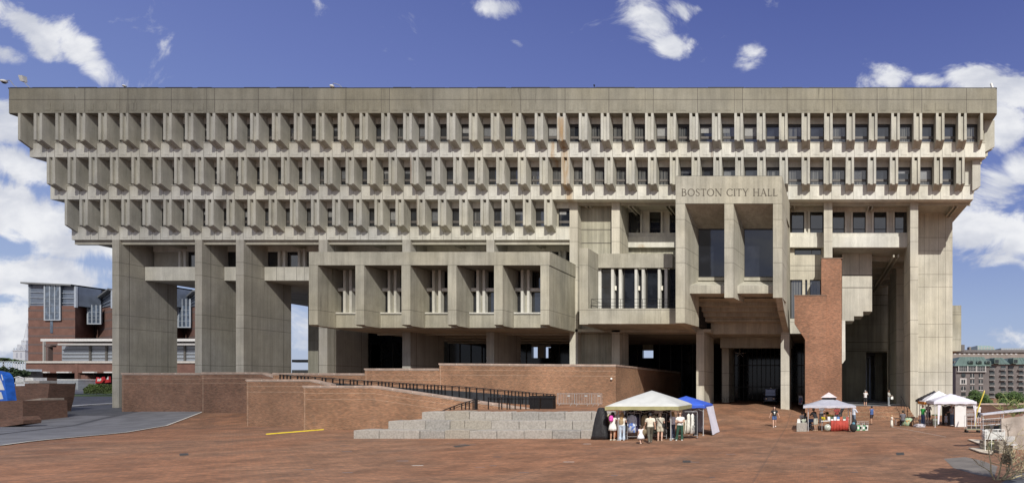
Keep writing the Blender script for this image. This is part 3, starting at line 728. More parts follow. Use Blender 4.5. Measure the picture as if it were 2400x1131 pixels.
for i, (a, b) in enumerate(bw_):
    Yw = 57.1; pane_window(PX(a,Yw), PX(b,Yw), Yw, zl, zh, M['glass'], zbars=(PZ(672,Yw),) if i == 0 else ())
    if i < 3:
        n0 = bw_[i+1][0]
        for (p, q) in ((b+.5, b+6.5), (n0-6.5-3, n0-3)):
            m = MB(); m.box(PX(p,Yw), PX(q,Yw), 56.75, 57.3, zl, zh); hb(m, 'mullion', M['span'])
        m = MB(); m.box(PX(b+7.2,Yw), PX(b+11,Yw), 57.0, 57.1, PZ(680,Yw), PZ(670,Yw)); o = hb(m, 'wall_lamp', simple('lamp_white', (.75,.72,.62), .5))
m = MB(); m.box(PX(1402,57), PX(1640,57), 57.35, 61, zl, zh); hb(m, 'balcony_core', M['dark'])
m = MB()
for px in (1386, 1413, 1454, 1506, 1546, 1580): m.tube([(PX(px,54.2), 54.2, 10.6), (PX(px,54.2), 54.2, 11.55)], .022)
for z in (10.9, 11.2, 11.55): m.tube([(PX(1386,54.2), 54.2, z), (PX(1582,54.2), 54.2, z)], .018)
m.tube([(PX(1386,54.2), 54.2, 11.55), (PX(1386,54.2), 56.6, 11.55)], .018)
hb(m, 'balcony_rail', M['blackmetal'])
# ---- the entrance box with the carved name
Y = 51.5; m = MB()
zt, zb_ = PZ(412.5,Y), PZ(477,Y)
# band with a slightly tapering right flank
xl, xr = PX(1583.5,Y), PX(1833.4,Y)
xr2 = PX(1850,58.2)
m.hexa([(xl,Y,zb_),(xr,Y,zb_),(xr2,59.2,zb_),(xl,59.2,zb_),(xl,Y,zt),(xr,Y,zt),(xr2,59.2,zt),(xl,59.2,zt)])
m.mat(1); m.box(xl+.03, xr-.03, Y+.05, 59, zt, zt+.04)
band = hb(m, 'name_band', [M['hall'], M['roofing']])
Yb = 54.8
piers = [(1583.5,1605,9.0),(1697.8,1719,PZ(697,Y)),(1811.8,1833.4,PZ(697,Y))]
for i, (a, b, z0) in enumerate(piers):
    m = MB(); xa, xb = PX(a,Y), PX(b,Y); sp_ = .62 if i < 2 else .25
    m.hexa([(xa,Y,z0),(xb,Y,z0),(xb+sp_,Yb,z0),(xa,Yb,z0),(xa,Y,zb_),(xb,Y,zb_),(xb+sp_,Yb,zb_),(xa,Yb,zb_)])
    hb(m, 'entry_pier', M['hall'])
# flank walls running back to the building
m = MB()
def flank(m, x0f, x0b, th, prof):
    """profile of (y, z); x moves linearly from front x0f (Y=51.5+) to x0b (Y=62)"""
    L = []
    for side in (0, -th):
        L.append([(x0f+(x0b-x0f)*(y-51.5)/10.5+side, y, z) for y, z in prof])
    n = len(prof); m.add(L[0]+L[1], [tuple(range(n)), tuple(range(n,2*n))[::-1]] + [(i,(i+1)%n,n+(i+1)%n,n+i) for i in range(n)])
flank(m, PX(1833.4,51.5), PX(1852,62), .6, [(51.51,PZ(697,Y)+.01),(53.6,10.4),(60.4,8.9),(62,8.9),(62,zt-.02),(54,zt-.02),(51.51,zb_-.01)])
hb(m, 'flank_wall', M['hall'])
m = MB(); flank(m, PX(1605,51.5), PX(1640,62), .6, [(Yb,9.0),(60,8.9),(62,8.9),(62,19.8),(Yb,19.6)]); m.box(PX(1583.5,Y), PX(1583.5,Y)+.5, Yb, 62, 9.3, zt-.02)
hb(m, 'flank_wall', M['hall'])
# funnels: sloping soffits, glass, sloping sills and lips
for i in range(2):
    xa = PX(piers[i][1],Y); xb = PX(piers[i+1][0],Y); zg1 = 18.3; zg0 = PZ(650,Yb)
    m = MB(); m.hexa([(xa,Y+.02,zb_),(xb,Y+.02,zb_),(xb,Yb,zg1),(xa,Yb,zg1),(xa,Y+.02,zb_+.2),(xb,Y+.02,zb_+.2),(xb,Yb,zb_+.2),(xa,Yb,zb_+.2)]); hb(m, 'funnel_soffit', M['hall'])
    m = MB(); m.hexa([(xa,52.6,11.83),(xb,52.6,11.83),(xb,Yb,11.83),(xa,Yb,11.83),(xa,52.6,12.55),(xb,52.6,12.55),(xb,Yb,13.35),(xa,Yb,13.35)]); m.box(xa+.6, xb, Yb-.25, Yb+.1, 13.36, zg0-.02); hb(m, 'sloping_sill', M['hall'])
    pane_window(xa+.55, xb+.02, Yb-.05, zg0, zg1+.02, M['glass_big'], fr=.09)
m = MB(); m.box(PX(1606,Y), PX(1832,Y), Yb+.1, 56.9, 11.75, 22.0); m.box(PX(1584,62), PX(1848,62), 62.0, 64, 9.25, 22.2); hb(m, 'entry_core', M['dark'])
# inverted tiers under the box
xa, xb = PX(1605,Y), PX(1836,55)
m = MB(); m.box(xa, xb, 54.9, 57.2, 11.7, 11.95)
tiers = [(57.1,11.25),(58.0,10.85),(58.9,10.45),(59.8,10.05),(60.8,9.9)]
zp = 11.72
for k, (ty, tz) in enumerate([(57.0,11.3),(58.0,10.9),(59.0,10.5),(60.0,10.1)]):
    m.box(xa, xb+.25, ty, ty+1.02 if k < 3 else 61.5, tz, tz+.5)
m.box(xa+.6, xb+.3, 61.5, 64, 8.93, 10.6); m.box(xa+.9, xb+.5, 66, 67, 7.75, 8.9); m.box(xa, xb+.4, 64, 82, 8.9, 9.2)
hb(m, 'tiered_soffit', M['hall'])
# lettering, carved look: dark inlay 4 mm proud
def stroke(m, pts, w, y0, y1):
    """flat pen stroke; w: thickness per point, slanted pen so verticals are thick, horizontals thin"""
    L, R_ = [], []
    for i, p in enumerate(pts):
        a = pts[max(0,i-1)]; c = pts[min(len(pts)-1,i+1)]
        dx, dz = c[0]-a[0], c[1]-a[1]; l = math.hypot(dx, dz); nx, nz = -dz/l, dx/l
        k = w[i] if isinstance(w, (list, tuple)) else w
        L.append((p[0]+nx*k/2, p[1]+nz*k/2)); R_.append((p[0]-nx*k/2, p[1]-nz*k/2))
    for i in range(len(pts)-1):
        q = [L[i], L[i+1], R_[i+1], R_[i]]
        m.prism(q, 'y', y0, y1)
TK, TN = .15, .07
def arc(cx, cz, rx, rz, a0, a1, n=14):
    P = []; W = []
    for i in range(n+1):
        t = math.radians(a0+(a1-a0)*i/n); P.append((cx+rx*math.cos(t), cz+rz*math.sin(t))); W.append(TN+(TK-TN)*abs(math.cos(t))**1.2)
    return P, W
def serif(x, z, w=.30): return ([(x-w/2, z), (x+w/2, z)], .05)
GL = {
 'I': (.30, [([(.15,0),(.15,1)], TK), serif(.15,.025), serif(.15,.975)]),
 'T': (.78, [([(.39,0),(.39,1)], TK), ([(.02,.96),(.76,.96)], .08), serif(.39,.025), ([(.04,.97),(.03,.80)], .05), ([(.74,.97),(.75,.80)], .05)]),
 'L': (.66, [([(.15,0),(.15,1)], TK), ([(.05,.04),(.62,.04)], .08), serif(.15,.975), ([(.61,.04),(.64,.22)], .05)]),
 'H': (.92, [([(.15,0),(.15,1)], TK), ([(.77,0),(.77,1)], TK), ([(.15,.52),(.77,.52)], TN), serif(.15,.025), serif(.15,.975), serif(.77,.025), serif(.77,.975)]),
 'A': (.92, [([(.14,0),(.46,1.02)], TN), ([(.80,0),(.46,1.02)], TK), ([(.25,.36),(.69,.36)], TN), serif(.12,.025,.26), serif(.80,.025,.28)]),
 'N': (.98, [([(.15,0),(.15,1)], TN), ([(.12,1),(.83,0)], TK), ([(.83,0),(.83,1)], TN), serif(.15,.025,.26), serif(.10,.975,.2), serif(.83,.975,.26)]),
 'Y': (.86, [([(.43,0),(.43,.48)], TK), ([(.43,.46),(.12,1)], TK*.9), ([(.43,.46),(.76,1)], TN), serif(.43,.025), serif(.12,.975,.26), serif(.77,.975,.22)]),
 'O': (1.04, [arc(.52,.5,.43,.49,0,360,28)]),
 'C': (.90, [arc(.52,.5,.43,.49,42,318,24), ([(.84,.82),(.86,.98)], .05), ([(.84,.18),(.86,.06)], .05)]),
 'S': (.62, [([(.50,.84),(.44,.95),(.30,.985),(.15,.93),(.10,.78),(.16,.64),(.30,.54),(.46,.42),(.53,.26),(.47,.08),(.30,.015),(.15,.05),(.09,.16)], [.05,.07,.07,.09,.13,.14,.14,.14,.13,.09,.07,.07,.05]), ([(.505,.80),(.51,.97)], .05), ([(.08,.04),(.075,.22)], .05)]),
 'B': (.76, [([(.15,0),(.15,1)], TK), ([(.05,.965),(.36,.97)], TN), ([(.15,.53),(.38,.53)], TN), ([(.05,.035),(.40,.03)], TN), arc(.36,.75,.21,.22,90,-90,12), arc(.38,.28,.27,.25,90,-90,12)]),
 ' ': (.42, [])}
m = MB(); x = 0.0; kern = .09
for ch0 in 'BOSTON CITY HALL':
    wd, sts = GL[ch0]
    for pts, wdt in sts: stroke(m, [(x+a, b) for a, b in pts], wdt, 0, 1)
    x += wd + kern
tw = x - kern; wx = PX(1822.5,Y)-PX(1597,Y); wz = PZ(442.5,Y)-PZ(459,Y)
yk = 0
m.v = [(PX(1597,Y)+vx/tw*wx, Y-.004-.0004*0+(vy-1)*.012, PZ(459,Y)+vz*wz) for vx, vy, vz in m.v]
m.mesh
hb(m, 'lettering', simple('carved_letter', (.125,.112,.088), .95, .2, 3))
# entrance hall glazing and dark rear
m = MB()
for k in range(24): 
    x = PX(1690,80)+k*.62; m.box(x, x+.09, 80, 80.25, 1.2, 8.9)
for z in (3.2, 6.2): m.box(PX(1690,80), PX(1690,80)+15, 80.02, 80.2, z, z+.12)
wo = hb(m, 'lobby_window', M['frame']); p = MB(); p.box(PX(1690,80), PX(1690,80)+15, 80.1, 80.12, 1.2, 8.9); p.build('pane', M['glass_dark'], wo)
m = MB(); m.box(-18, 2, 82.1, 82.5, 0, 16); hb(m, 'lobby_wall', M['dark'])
# ---- the brick shaft
m = MB(); Y = 57.5
m.box(PX(1925,Y+.8), PX(1970,Y+.8)-.2, Y+.8, Y+4, 0, PZ(605.5,Y+.8))
xa = PX(1970,Y+.8)
m.prism([(xa-.2,Y+.8),(xa,Y+.8),(xa+.09,Y+.9),(xa+.15,Y+1.05),(xa+.17,Y+1.3),(xa+.17,Y+4),(xa-.2,Y+4)], 'z', 0, PZ(605.5,Y+.8))
m.prism([(PX(a,Y),PZ(b,Y)) for a,b in ((1862,692.5),(1937,692.5),(1937,985),(1887,985),(1887,795),(1862,757))], 'y', Y, Y+.78)
m.mat(1); m.box(PX(1925,Y+.8)-.03, PX(1974,Y+.8)+.03, Y+.77, Y+4.03, PZ(605.5,Y+.8), PZ(603.5,Y+.8)); m.box(PX(1862,Y)-.03, PX(1937,Y)+.03, Y-.03, Y+.76, PZ(692.5,Y), PZ(690.5,Y))
hb(m, 'brick_shaft', [M['brick_tower'], simple('brick_cap', (.16,.11,.08), .85)])
# ---- entrance steps
m = MB()
for k in range(7):
    m.box(PX(1975,56), 10.25, 55.6+k*.75, 62, -.1, .17*(k+1)+.0)
st = m.build('entrance_steps', M['brick']); tag(st, 'seven wide brick steps climbing into the shaded recess beside the end pier', 'steps')
m = MB(); m.box(2.4, 10.4, 62, 130, 1.0, 1.19); tag(m.build('entrance_floor', M['walk']), kind='structure')
m = MB(); m.tube([(PX(2115,57), 56.2, 2.35-.1),(PX(2118,58), 56.4, 2.35),(PX(2123,60), 59.8, 3.2-.2)], .03); 
p0 = (8.9, 55.6, .95)
m = MB(); m.tube([(9.4,55.4,.85),(9.35,55.3,1.0),(9.4,55.6,1.12),(9.45,59.8,2.25),(9.45,60.2,2.25)], .035)
for y_, z_ in ((55.8,.17),(57.8,.55),(59.7,1.0)): m.tube([(9.43,y_,z_),(9.43,y_,z_+.95)], .03)
hr = m.build('handrail', M['blackmetal']); tag(hr, 'black metal handrail beside the brick entrance steps against the column', 'handrail')
# roof fittings
def roofcam(px, Y, z, kind, label):
    t = empty('security_camera' if kind == 'cam' else 'floodlight', (PX(px,Y), Y+.3, z)); tag(t, label, 'camera' if kind == 'cam' else 'light')
    x, y = PX(px,Y), Y+.3
    return t, x, y
gm = simple('grey_paint', (.35,.36,.36), .5); wmt = simple('white_paint', (.75,.75,.72), .5)
t, x, y = roofcam(38, 57.2, 33.05, 'cam', 'small dark dome camera on a curved arm at the roof corner')
m = MB(); m.tube([(x,y,33.05),(x-.4,y-.2,33.35),(x-.6,y-.3,33.8),(x-.9,y-.35,33.75)], .03); m.build('arm', gm, t); m = MB(); m.ell((x-1.15,y-.35,33.68),(.28,.25,.16)); m.mat(1); m.ell((x-1.15,y-.35,33.58),(.18,.18,.14)); m.build('dome', [wmt, M['blackmetal']], t)
t, x, y = roofcam(62, 57.2, 33.05, 'light', 'pale box floodlight on a bent arm above the left parapet')
m = MB(); m.tube([(x+.1,y,33.05),(x-.2,y-.1,33.4),(x-.4,y-.2,33.75)], .035); m.build('arm', gm, t); m = MB(); m.hexa([(x-.65,y-.3,33.75),(x-.3,y-.3,33.7),(x-.3,y,33.7),(x-.65,y,33.75),(x-.78,y-.35,34.3),(x-.36,y-.35,34.28),(x-.36,y,34.28),(x-.78,y,34.3)]); m.build('lamp_head', simple('pale_grey', (.55,.54,.5), .5), t)
t, x, y = roofcam(283, 57.2, 33.05, 'cam', 'tiny dome camera on a short post above the parapet near the left')
m = MB(); m.tube([(x,y,33.05),(x,y,33.35)], .035); m.build('post', gm, t); m = MB(); m.ell((x,y,33.4),(.17,.17,.1)); m.build('dome', wmt, t)
t, x, y = roofcam(790, 57.2, 33.05, 'light', 'white gooseneck lamp leaning over the parapet above the middle bay')
m = MB(); m.tube([(x+.4,y,33.1),(x+.1,y-.2,33.4),(x-.3,y-.3,33.5),(x-.5,y-.3,33.35)], .03); m.build('arm', gm, t); m = MB(); m.ell((x-.5,y-.3,33.22),(.2,.2,.14)); m.build('lamp_head', wmt, t)
t, x, y = roofcam(1390, 57.2, 33.05, 'cam', 'thin short mast on the roof edge above the balcony')
m = MB(); m.tube([(x,y,33.05),(x,y,33.5)], .04); m.box(x-.06,x+.06,y-.06,y+.06,33.4,33.52); m.build('post', M['blackmetal'], t)
t.name = 'roof_mast'; t['category'] = 'mast'
t, x, y = roofcam(2328, 57.2, 33.05, 'cam', 'white cylinder camera tilted on the right roof corner')
m = MB(); m.tube([(x,y,33.0),(x+.02,y,33.2)], .05); m.build('post', gm, t); m = MB(); m.tube([(x+.03,y,33.15),(x-.12,y,33.62)], .13, 10); m.build('housing', wmt, t)
# ---------------------------------------------------------------- the cloud that shades the left half of the facade
m, nt, b = newmat('cloud_vapour')
tc = nd(nt, 'ShaderNodeTexCoord').outputs['Object']
fl = nd(nt, 'ShaderNodeVectorMath', operation='MULTIPLY'); nt.links.new(tc, fl.inputs[0]); fl.inputs[1].default_value = (1,1,0)
ln = nd(nt, 'ShaderNodeVectorMath', operation='LENGTH'); nt.links.new(fl.outputs[0], ln.inputs[0])
nn = noise(nt, tc, 2.2, 6, .6)
al = ramp(nt, math_(nt, 'ADD', ln.outputs['Value'], math_(nt, 'MULTIPLY', math_(nt, 'SUBTRACT', nn, .5), .5)), .35, 1.0, .37, 0)
tr = nd(nt, 'ShaderNodeBsdfTransparent'); mx = nd(nt, 'ShaderNodeMixShader'); tl = nd(nt, 'ShaderNodeBsdfTranslucent'); tl.inputs[0].default_value = (.9,.9,.92,1)
nt.links.new(al, mx.inputs[0]); nt.links.new(tr.outputs[0], mx.inputs[1]); nt.links.new(tl.outputs[0], mx.inputs[2])
nt.links.new(mx.outputs[0], nt.nodes['Material Output'].inputs[0])
cm = MB(); cm.cs = True; cm.ell((0,0,0), (1,1,1), 40, 20)
co = bpy.data.objects.new('cloud', cm.mesh('cloud', m)); COL.objects.link(co)
ctr = Vector((-98, 45, 10)) - SUN*420
co.location = ctr; co.scale = (78, 110, 16); tag(co, kind='structure')
S.cycles.transparent_max_bounces = 12
# ---------------------------------------------------------------- brick walls in front
def brick_wall(label, pts, Y, th=.45, zb=-.1, cap=.16, soldier=True, mat='brick'):
    """pts: (px, py) of the coping's top edge from left to right"""
    root = empty('brick_wall', (PX(pts[0][0],Y), Y, 0)); tag(root, label, 'wall')
    P = [(PX(a,Y), PZ(b,Y)) for a, b in pts]
    m = MB(); m.prism([(x, z-cap) for x, z in P] + [(P[-1][0], zb), (P[0][0], zb)], 'y', Y, Y+th); m.build('wall', M[mat], root)
    m = MB(); m.prism([(x + (-.04 if i == 0 else .04 if i == len(P)-1 else 0), z) for i, (x, z) in enumerate(P)] + [(x + (-.04 if i == 0 else .04 if i == len(P)-1 else 0), z-cap+.03) for i, (x, z) in reversed(list(enumerate(P)))], 'y', Y-.05, Y+th+.05)
    m.mat(1); m.prism([(x, z-cap+.03) for x, z in P] + [(x, z-cap-.02) for x, z in reversed(P)], 'y', Y-.012, Y+th+.01)
    for (xa, za), (xb, zb2) in zip(P, P[1:]):
        L = xb-xa; k = int(L/1.6)
        for i in range(1, k+1):
            t = i/(k+1); x = xa+L*t; z = za+(zb2-za)*t; m.box(x-.012, x+.012, Y-.053, Y+.1, z-cap+.03, z-.004)
    if soldier:
        m.mat(2)
        m.box(P[0][0]+.10, P[0][0]+.125, Y-.004, Y+.05, 0, P[0][1]-cap-.02)
        for off in (.42, .46+.42):
            m.prism([(x, z-cap-off) for x, z in P] + [(x, z-cap-off-.018) for x, z in reversed(P)], 'y', Y-.004, Y+.05)
    m.build('coping', [M['coping'], M['mortar'], bpy.data.materials.get('brick_joint') or simple('brick_joint', (.46,.33,.24), .9, .25, 3)], root)
    return root
brick_wall('long low brick wall end beside the first concrete column, mottled brick with cloud shade in its colour', [(285.5,873),(476,873)], 56.9, mat='brick_shade')
brick_wall('brick wall with sloping coping between the two front left walls and the columns', [(473,871.5),(612,871.5),(655,884)], 56.2, .6, mat='brick_shade')
brick_wall('brick wall with a short sloping top end, half hidden by the big ramp wall', [(577.5,888),(727,888),(775,899)], 47.7, mat='brick_half_shade')
brick_wall('big brick ramp wall whose pale coping slopes down behind the granite seating', [(711,902.5),(874,902.5),(1250,958)], 43.9)
brick_wall('lowest sliver of brick wall behind the ramp railing under the columns', [(640,873),(856,874)], 52.6)
brick_wall('middle brick wall step behind the ramp railing, one step lower than the tallest', [(855,862.5),(1030,862.5)], 52.3)
r = brick_wall('tall brick terrace wall under the projecting bay, running back toward the entrance', [(1029.5,850.5),(1443,853.5)], 52.0, .5)
xw = PX(1443,52); zt = PZ(853.5,52)
m = MB(); m.box(xw-.5, xw+.003, 52.5, 84, .5, zt-.16); m.build('wall', M['brick'], r)
m = MB(); m.box(xw-.55, xw+.05, 52.56, 84, zt-.13, zt); m.mat(1); m.box(xw-.5, xw+.014, 52.5, 84, zt-.18, zt-.131); m.build('coping', [M['coping'], M['mortar']], r)
m = MB(); m.ell((PX(1433,51.9), 51.88, PZ(887,51.9)), (.1,.1,.1)); m.build('wall_light', wmt, r)
# low ledge at the foot of the first wall
m = MB(); m.box(PX(250,55.6), PX(372,55.6), 55.6, 56.85, -.1, PZ(980,55.6)); m.box(PX(290,56.2), PX(372,56.2), 56.0, 56.88, .0, PZ(972,56)); m.mat(1); m.box(PX(246,55.5), PX(256,55.5), 55.5, 56.2, 0, .3)
tag(m.build('brick_ledge', [M['brick'], M['granite']]), 'low stepped brick ledge at the foot of the leftmost brick wall', 'ledge')
# terrace, ramp and granite seating
m = MB(); m.box(PX(990,38.6), -14.6, 39.2, 52, -.2, 1.6); m.box(-15, -17.6, 46, 52, 0, 1.55)
tag(m.build('terrace', M['paver']), kind='structure')
m = MB(); m.prism([(PX(655,49),2.9),(PX(886,49),2.55),(PX(1302,49),1.61),(PX(1302,49),1.2),(PX(655,49),1.2)], 'y', 48.3, 51.9); tag(m.build('ramp', M['paver']), kind='structure')
gr = empty('granite_seating', (PX(1100,37), 37, 0)); tag(gr, 'three tiers of rough grey granite blocks stepping up to the brick terrace', 'granite seating')
rg = random.Random(5)
T = [(36.4, 0, .54, [827,887,945,983,1041,1100,1164,1228,1294,1360,1424]), (37.4, .5, 1.08, [908,945,996,1054,1088,1151,1216,1278,1341,1428]), (38.4, 1.04, 1.63, [987.5,1042,1099,1136,1199,1262,1324,1386,1432])]
gmats = [M['granite'], simple('granite_warm', (.29,.262,.22), .75, .17, 9, bump=.5), simple('granite_dark', (.255,.24,.22), .75, .2, 9, bump=.5)]
for (Y, z0, z1, xs_) in T:
    for a, b_ in zip(xs_, xs_[1:]):
        m = MB(); dz = rg.uniform(-.035,.03); dy = rg.uniform(-.03,.04)
        xa, xb = PX(a,Y)+.016, PX(b_,Y)-.016; nx = 7; z_t = z1+dz
        top = [(xa+(xb-xa)*i/nx, z_t + (rg.uniform(-.02,.012) if 0 < i < nx else -.03)) for i in range(nx+1)]
        m.prism([(xb, z0-.1 if z0 else -.05), (xa, z0-.1 if z0 else -.05)] + top, 'y', Y+dy, Y+1.15)
        m.build('granite_block', gmats[rg.choice((0,0,0,1,2))], gr, bevel=.04)
# ramp railing
def railing(label, pts, Y, h, spacing, panels, post=.035, zpost=None, seed=1, skip=.0):
    """pts: (px, py) along the top rail"""
    root = empty('railing', (PX(pts[0][0],Y), Y, 0)); tag(root, label, 'railing')
    P = [Vector((PX(a,Y), Y, PZ(b,Y))) for a, b in pts]
    m = MB(); m.tube(P, .04, 6); m.tube([p+Vector((0,.12,-.12)) for p in P], .025, 6); m.build('top_rail', M['blackmetal'], root)
    m = MB(); rn = random.Random(seed)
    def zat(x):
        for a, b in zip(P, P[1:]):
            if x <= b.x: return a.z+(b.z-a.z)*(x-a.x)/(b.x-a.x)
        return P[-1].z
    x = P[0].x+.05
    while x < P[-1].x:
        z = zat(x)
        if rn.random() > skip: m = MB(); m.box(x-post, x+post, Y-post, Y+post, z-h, z-.02); m.build('post', M['blackmetal'], root)
        x += spacing*(1 if rn.random() < .62 else 2.0)
    if panels:
        x = P[0].x; i = 0
        while x < P[-1].x-.3:
            L = min(2.1, P[-1].x-x); za, zb = zat(x), zat(x+L-.05); p = MB()
            p.prism([(x, za-h), (x+L-.05, zb-h), (x+L-.05, zb-panels), (x, za-panels)], 'y', Y+.12, Y+.16); p.build('panel', simple('black_panel', (.03,.033,.038), .5) if i == 0 else bpy.data.materials['black_panel'], root); x += L; i += 1
    return root
railing('long black metal ramp railing with dark panels descending in front of the tall brick wall', [(655,877),(886,893.5),(1085,905.5),(1302,924)], 49, 1.22, .30, .38, seed=4)
railing('short black sloping stair handrail just above the granite blocks', [(1036,962),(1075,947),(1113,935.5),(1122,935.5)], 42.3, .7, .28, 0, .03, seed=2)
railing('row of black pickets standing behind the granite seating near the metal barriers', [(1143,930.5),(1300,930.5)], 42.8, .93, .2, 0, .03, seed=9, skip=.3)
m = MB(); m.box(PX(1113,42.3), PX(1118,42.3), 42.2, 42.4, 1.55, PZ(933,42.3)); m.mat(0)
tag(m.build('bollard', M['blackmetal']), 'square black post at the top end of the short stair handrail', 'post')
for i, (a, b_) in enumerate(((1241,1262),(1268,1296))):
    m = MB(); Y = 43.8; m.box(PX(a,Y), PX(b_,Y), Y, Y+.5, 1.6, PZ(928,Y)); m.box(PX(a,Y)-.03, PX(b_,Y)+.03, Y-.03, Y+.53, PZ(928,Y), PZ(926.5,Y)); 
    m.box(PX(a,Y)+.08, PX(b_,Y)-.08, Y-.015, Y, 1.75, PZ(931,Y))
    tag(m.build('black_bin', M['blackmetal'], bevel=.02), ('narrow' if i == 0 else 'wide') + ' black cabinet at the foot of the ramp railing beside the barriers', 'cabinet')
def barrier(px0, px1, Y, z0, rz, label, grp='crowd barriers on the terrace'):
    x0, x1 = PX(px0,Y), PX(px1,Y); W = x1-x0
    root = empty('crowd_barrier', (x0, Y, z0), rz); tag(root, label, 'barrier', grp)
    gm_ = bpy.data.materials.get('galvanised') or simple('galvanised', (.52,.53,.54), .35, .1, metal=.6)
    m = MB(); m.tube([(0,0,.18),(0,0,1.08),(W,0,1.08),(W,0,.18),(0,0,.18)], .032, 6)
    o = m.mesh('frame', gm_); inst(o, 'frame', (0,0,0), root)
    m = MB(); k = int(W/.13)
    for i in range(1, k): m.tube([(W*i/k,0,.18),(W*i/k,0,1.08)], .013, 4)
    inst(m.mesh('bars', gm_), 'bars', (0,0,0), root)
    for fx in (.25, W-.25):
        m = MB(); m.tube([(fx,0,.2),(fx,-.28,.02),(fx,-.34,.02)], .018, 5); m.tube([(fx,0,.2),(fx,.28,.02),(fx,.34,.02)], .018, 5); inst(m.mesh('foot', gm_), 'foot', (0,0,0), root)
    m = MB(); m.box(W*.6, W*.6+.24, -.02, 0, .82, .94); inst(m.mesh('plate', gm), 'plate', (0,0,0), root)
    return root
barrier(1306,1346,50.5,1.6,0,'galvanised crowd barrier next to the black ramp railing end')
barrier(1347,1385,50.3,1.6,.03,'galvanised crowd barrier in the middle of the three on the terrace')
barrier(1386,1411,50.6,1.6,-.03,'short galvanised crowd barrier nearest the brick corner')
# yellow hose cover on the paving
Yy = lambda py: CH*F/(py-VY)
a = Vector((PX(625,Yy(1017)), Yy(1017), .03)); b_ = Vector((PX(760,Yy(1006)), Yy(1006)-.1, .03)); d = (b_-a).normalized(); n_ = Vector((-d.y,d.x,0))*.075
m = MB(); m.hexa([a-n_-Vector((0,0,.03)),b_-n_-Vector((0,0,.03)),b_+n_-Vector((0,0,.03)),a+n_-Vector((0,0,.03)),a-n_*.5+Vector((0,0,.03)),b_-n_*.5+Vector((0,0,.03)),b_+n_*.5+Vector((0,0,.03)),a+n_*.5+Vector((0,0,.03))])
tag(m.build('cable_cover', simple('yellow_rubber', (.75,.58,.03), .6)), 'yellow cable cover strip lying on the brick paving', 'cable cover')
# ---------------------------------------------------------------- left: planters, trailer, hedge
br_d = brick('planter_brick', (.16,.075,.05), (.11,.055,.038), (.14,.10,.08), dirt=.2)
def solid(name, label, cat, poly, Y0, Y1, mat, org=None, grp=None, kind=None):
    m = MB(); m.prism([(PX(a,Y0), PZ(b,Y0)) for a, b in poly], 'y', Y0, Y1); return tag(m.build(name, mat), label, cat, grp, kind)
solid('brick_planter', 'dark brown brick planter wall flaring outward, behind the stone bench at the far left', 'planter', [(17,904),(58,903),(58,898),(116,898),(112,930),(100,978),(50,978),(17,965)], 55.5, 57.5, br_d)
solid('brick_planter', 'near brown brick planter wall at the left frame edge below the blue banner', 'planter', [(-60,940),(35,938),(53,938),(54,985),(0,992),(-60,998)], 50, 53, br_d)
solid('brick_planter', 'lower slanted brick kerb wall in front of the brown planters at left', 'planter', [(-60,990),(0,982),(47,975),(55,984),(54,992),(0,1000),(-60,1008)], 46.5, 47.6, br_d)
m = MB(); Y = 52; m.hexa([(PX(34,Y),Y,PZ(948,Y)),(PX(95,Y),Y,PZ(941,Y)),(PX(97,Y),Y+1.6,PZ(941,Y)),(PX(34,Y),Y+1.6,PZ(948,Y)),(PX(34,Y),Y,PZ(941,Y)),(PX(95,Y),Y,PZ(932,Y)),(PX(97,Y),Y+1.6,PZ(932,Y)),(PX(36,Y),Y+1.6,PZ(941,Y))])
m.mat(1); m.box(PX(40,Y), PX(50,Y), Y+.4, Y+1.2, 0, PZ(948,Y)); m.box(PX(82,Y), PX(92,Y), Y+.4, Y+1.2, 0, PZ(942,Y))
tag(m.build('stone_bench', [simple('bench_stone', (.33,.28,.23), .8, .2), br_d], bevel=.02), 'tilted pale stone slab bench on the brown brick planters', 'bench')
# blue banner
bl = simple('blue_fabric', (.02,.14,.62), .6, .2)
m = MB(); Y = 50.5
m.prism([(PX(a,Y), PZ(b,Y)) for a, b in ((-50,905),(-20,868),(0,872),(6,878),(10,886),(12,900),(17,938),(-50,940))], 'y', Y, Y+.6)
m.mat(1)
for poly in (((0,885),(4,893),(11,913),(0,913)), ((-4,916),(3,918),(8,934),(-4,935)), ((3,876),(5,878),(8,890),(6,890))): m.prism([(PX(a,Y), PZ(b,Y)) for a, b in poly], 'y', Y-.02, Y)
tag(m.build('blue_banner', [bl, wmt]), 'bright blue banner with white shapes cut by the left frame edge', 'banner')
# trailer
tr_ = empty('white_trailer', (PX(146,90), 90, g(PX(146,90),90))); tag(tr_, 'light grey box trailer parked beyond the road at left', 'trailer')
Y = 90; m = MB(); m.box(PX(110,Y), PX(183,Y), Y, Y+2.4, PZ(912,Y), PZ(890,Y)); m.mat(1); m.box(PX(109,Y), PX(184,Y), Y-.05, Y+2.45, PZ(890,Y), PZ(887.5,Y)); m.build('body', [simple('trailer_grey', (.36,.38,.40), .5), wmt], tr_)
m = MB(); m.box(PX(176,Y), PX(177.5,Y), Y-.04, Y, PZ(901,Y), PZ(896,Y)); m.build('handle', M['blackmetal'], tr_)
for px in (125, 138): m = MB(); m.prism([(PX(px,Y)+.33*math.cos(t), PZ(914,Y)+.33*math.sin(t)) for t in [i*.5236 for i in range(12)]], 'y', Y-.02, Y+.25); m.build('wheel', M['blackmetal'], tr_)
m = MB(); m.box(PX(183,Y), PX(190,Y), Y+1.1, Y+1.3, PZ(911,Y), PZ(909.5,Y)); m.build('drawbar', M['blackmetal'], tr_)
m = MB(); m.pbox(95,111,899,912,88,89.5); tag(m.build('utility_box', simple('blue_grey_paint', (.19,.21,.26), .5), bevel=.03), 'blue grey utility box touching the left end of the trailer', 'utility box')
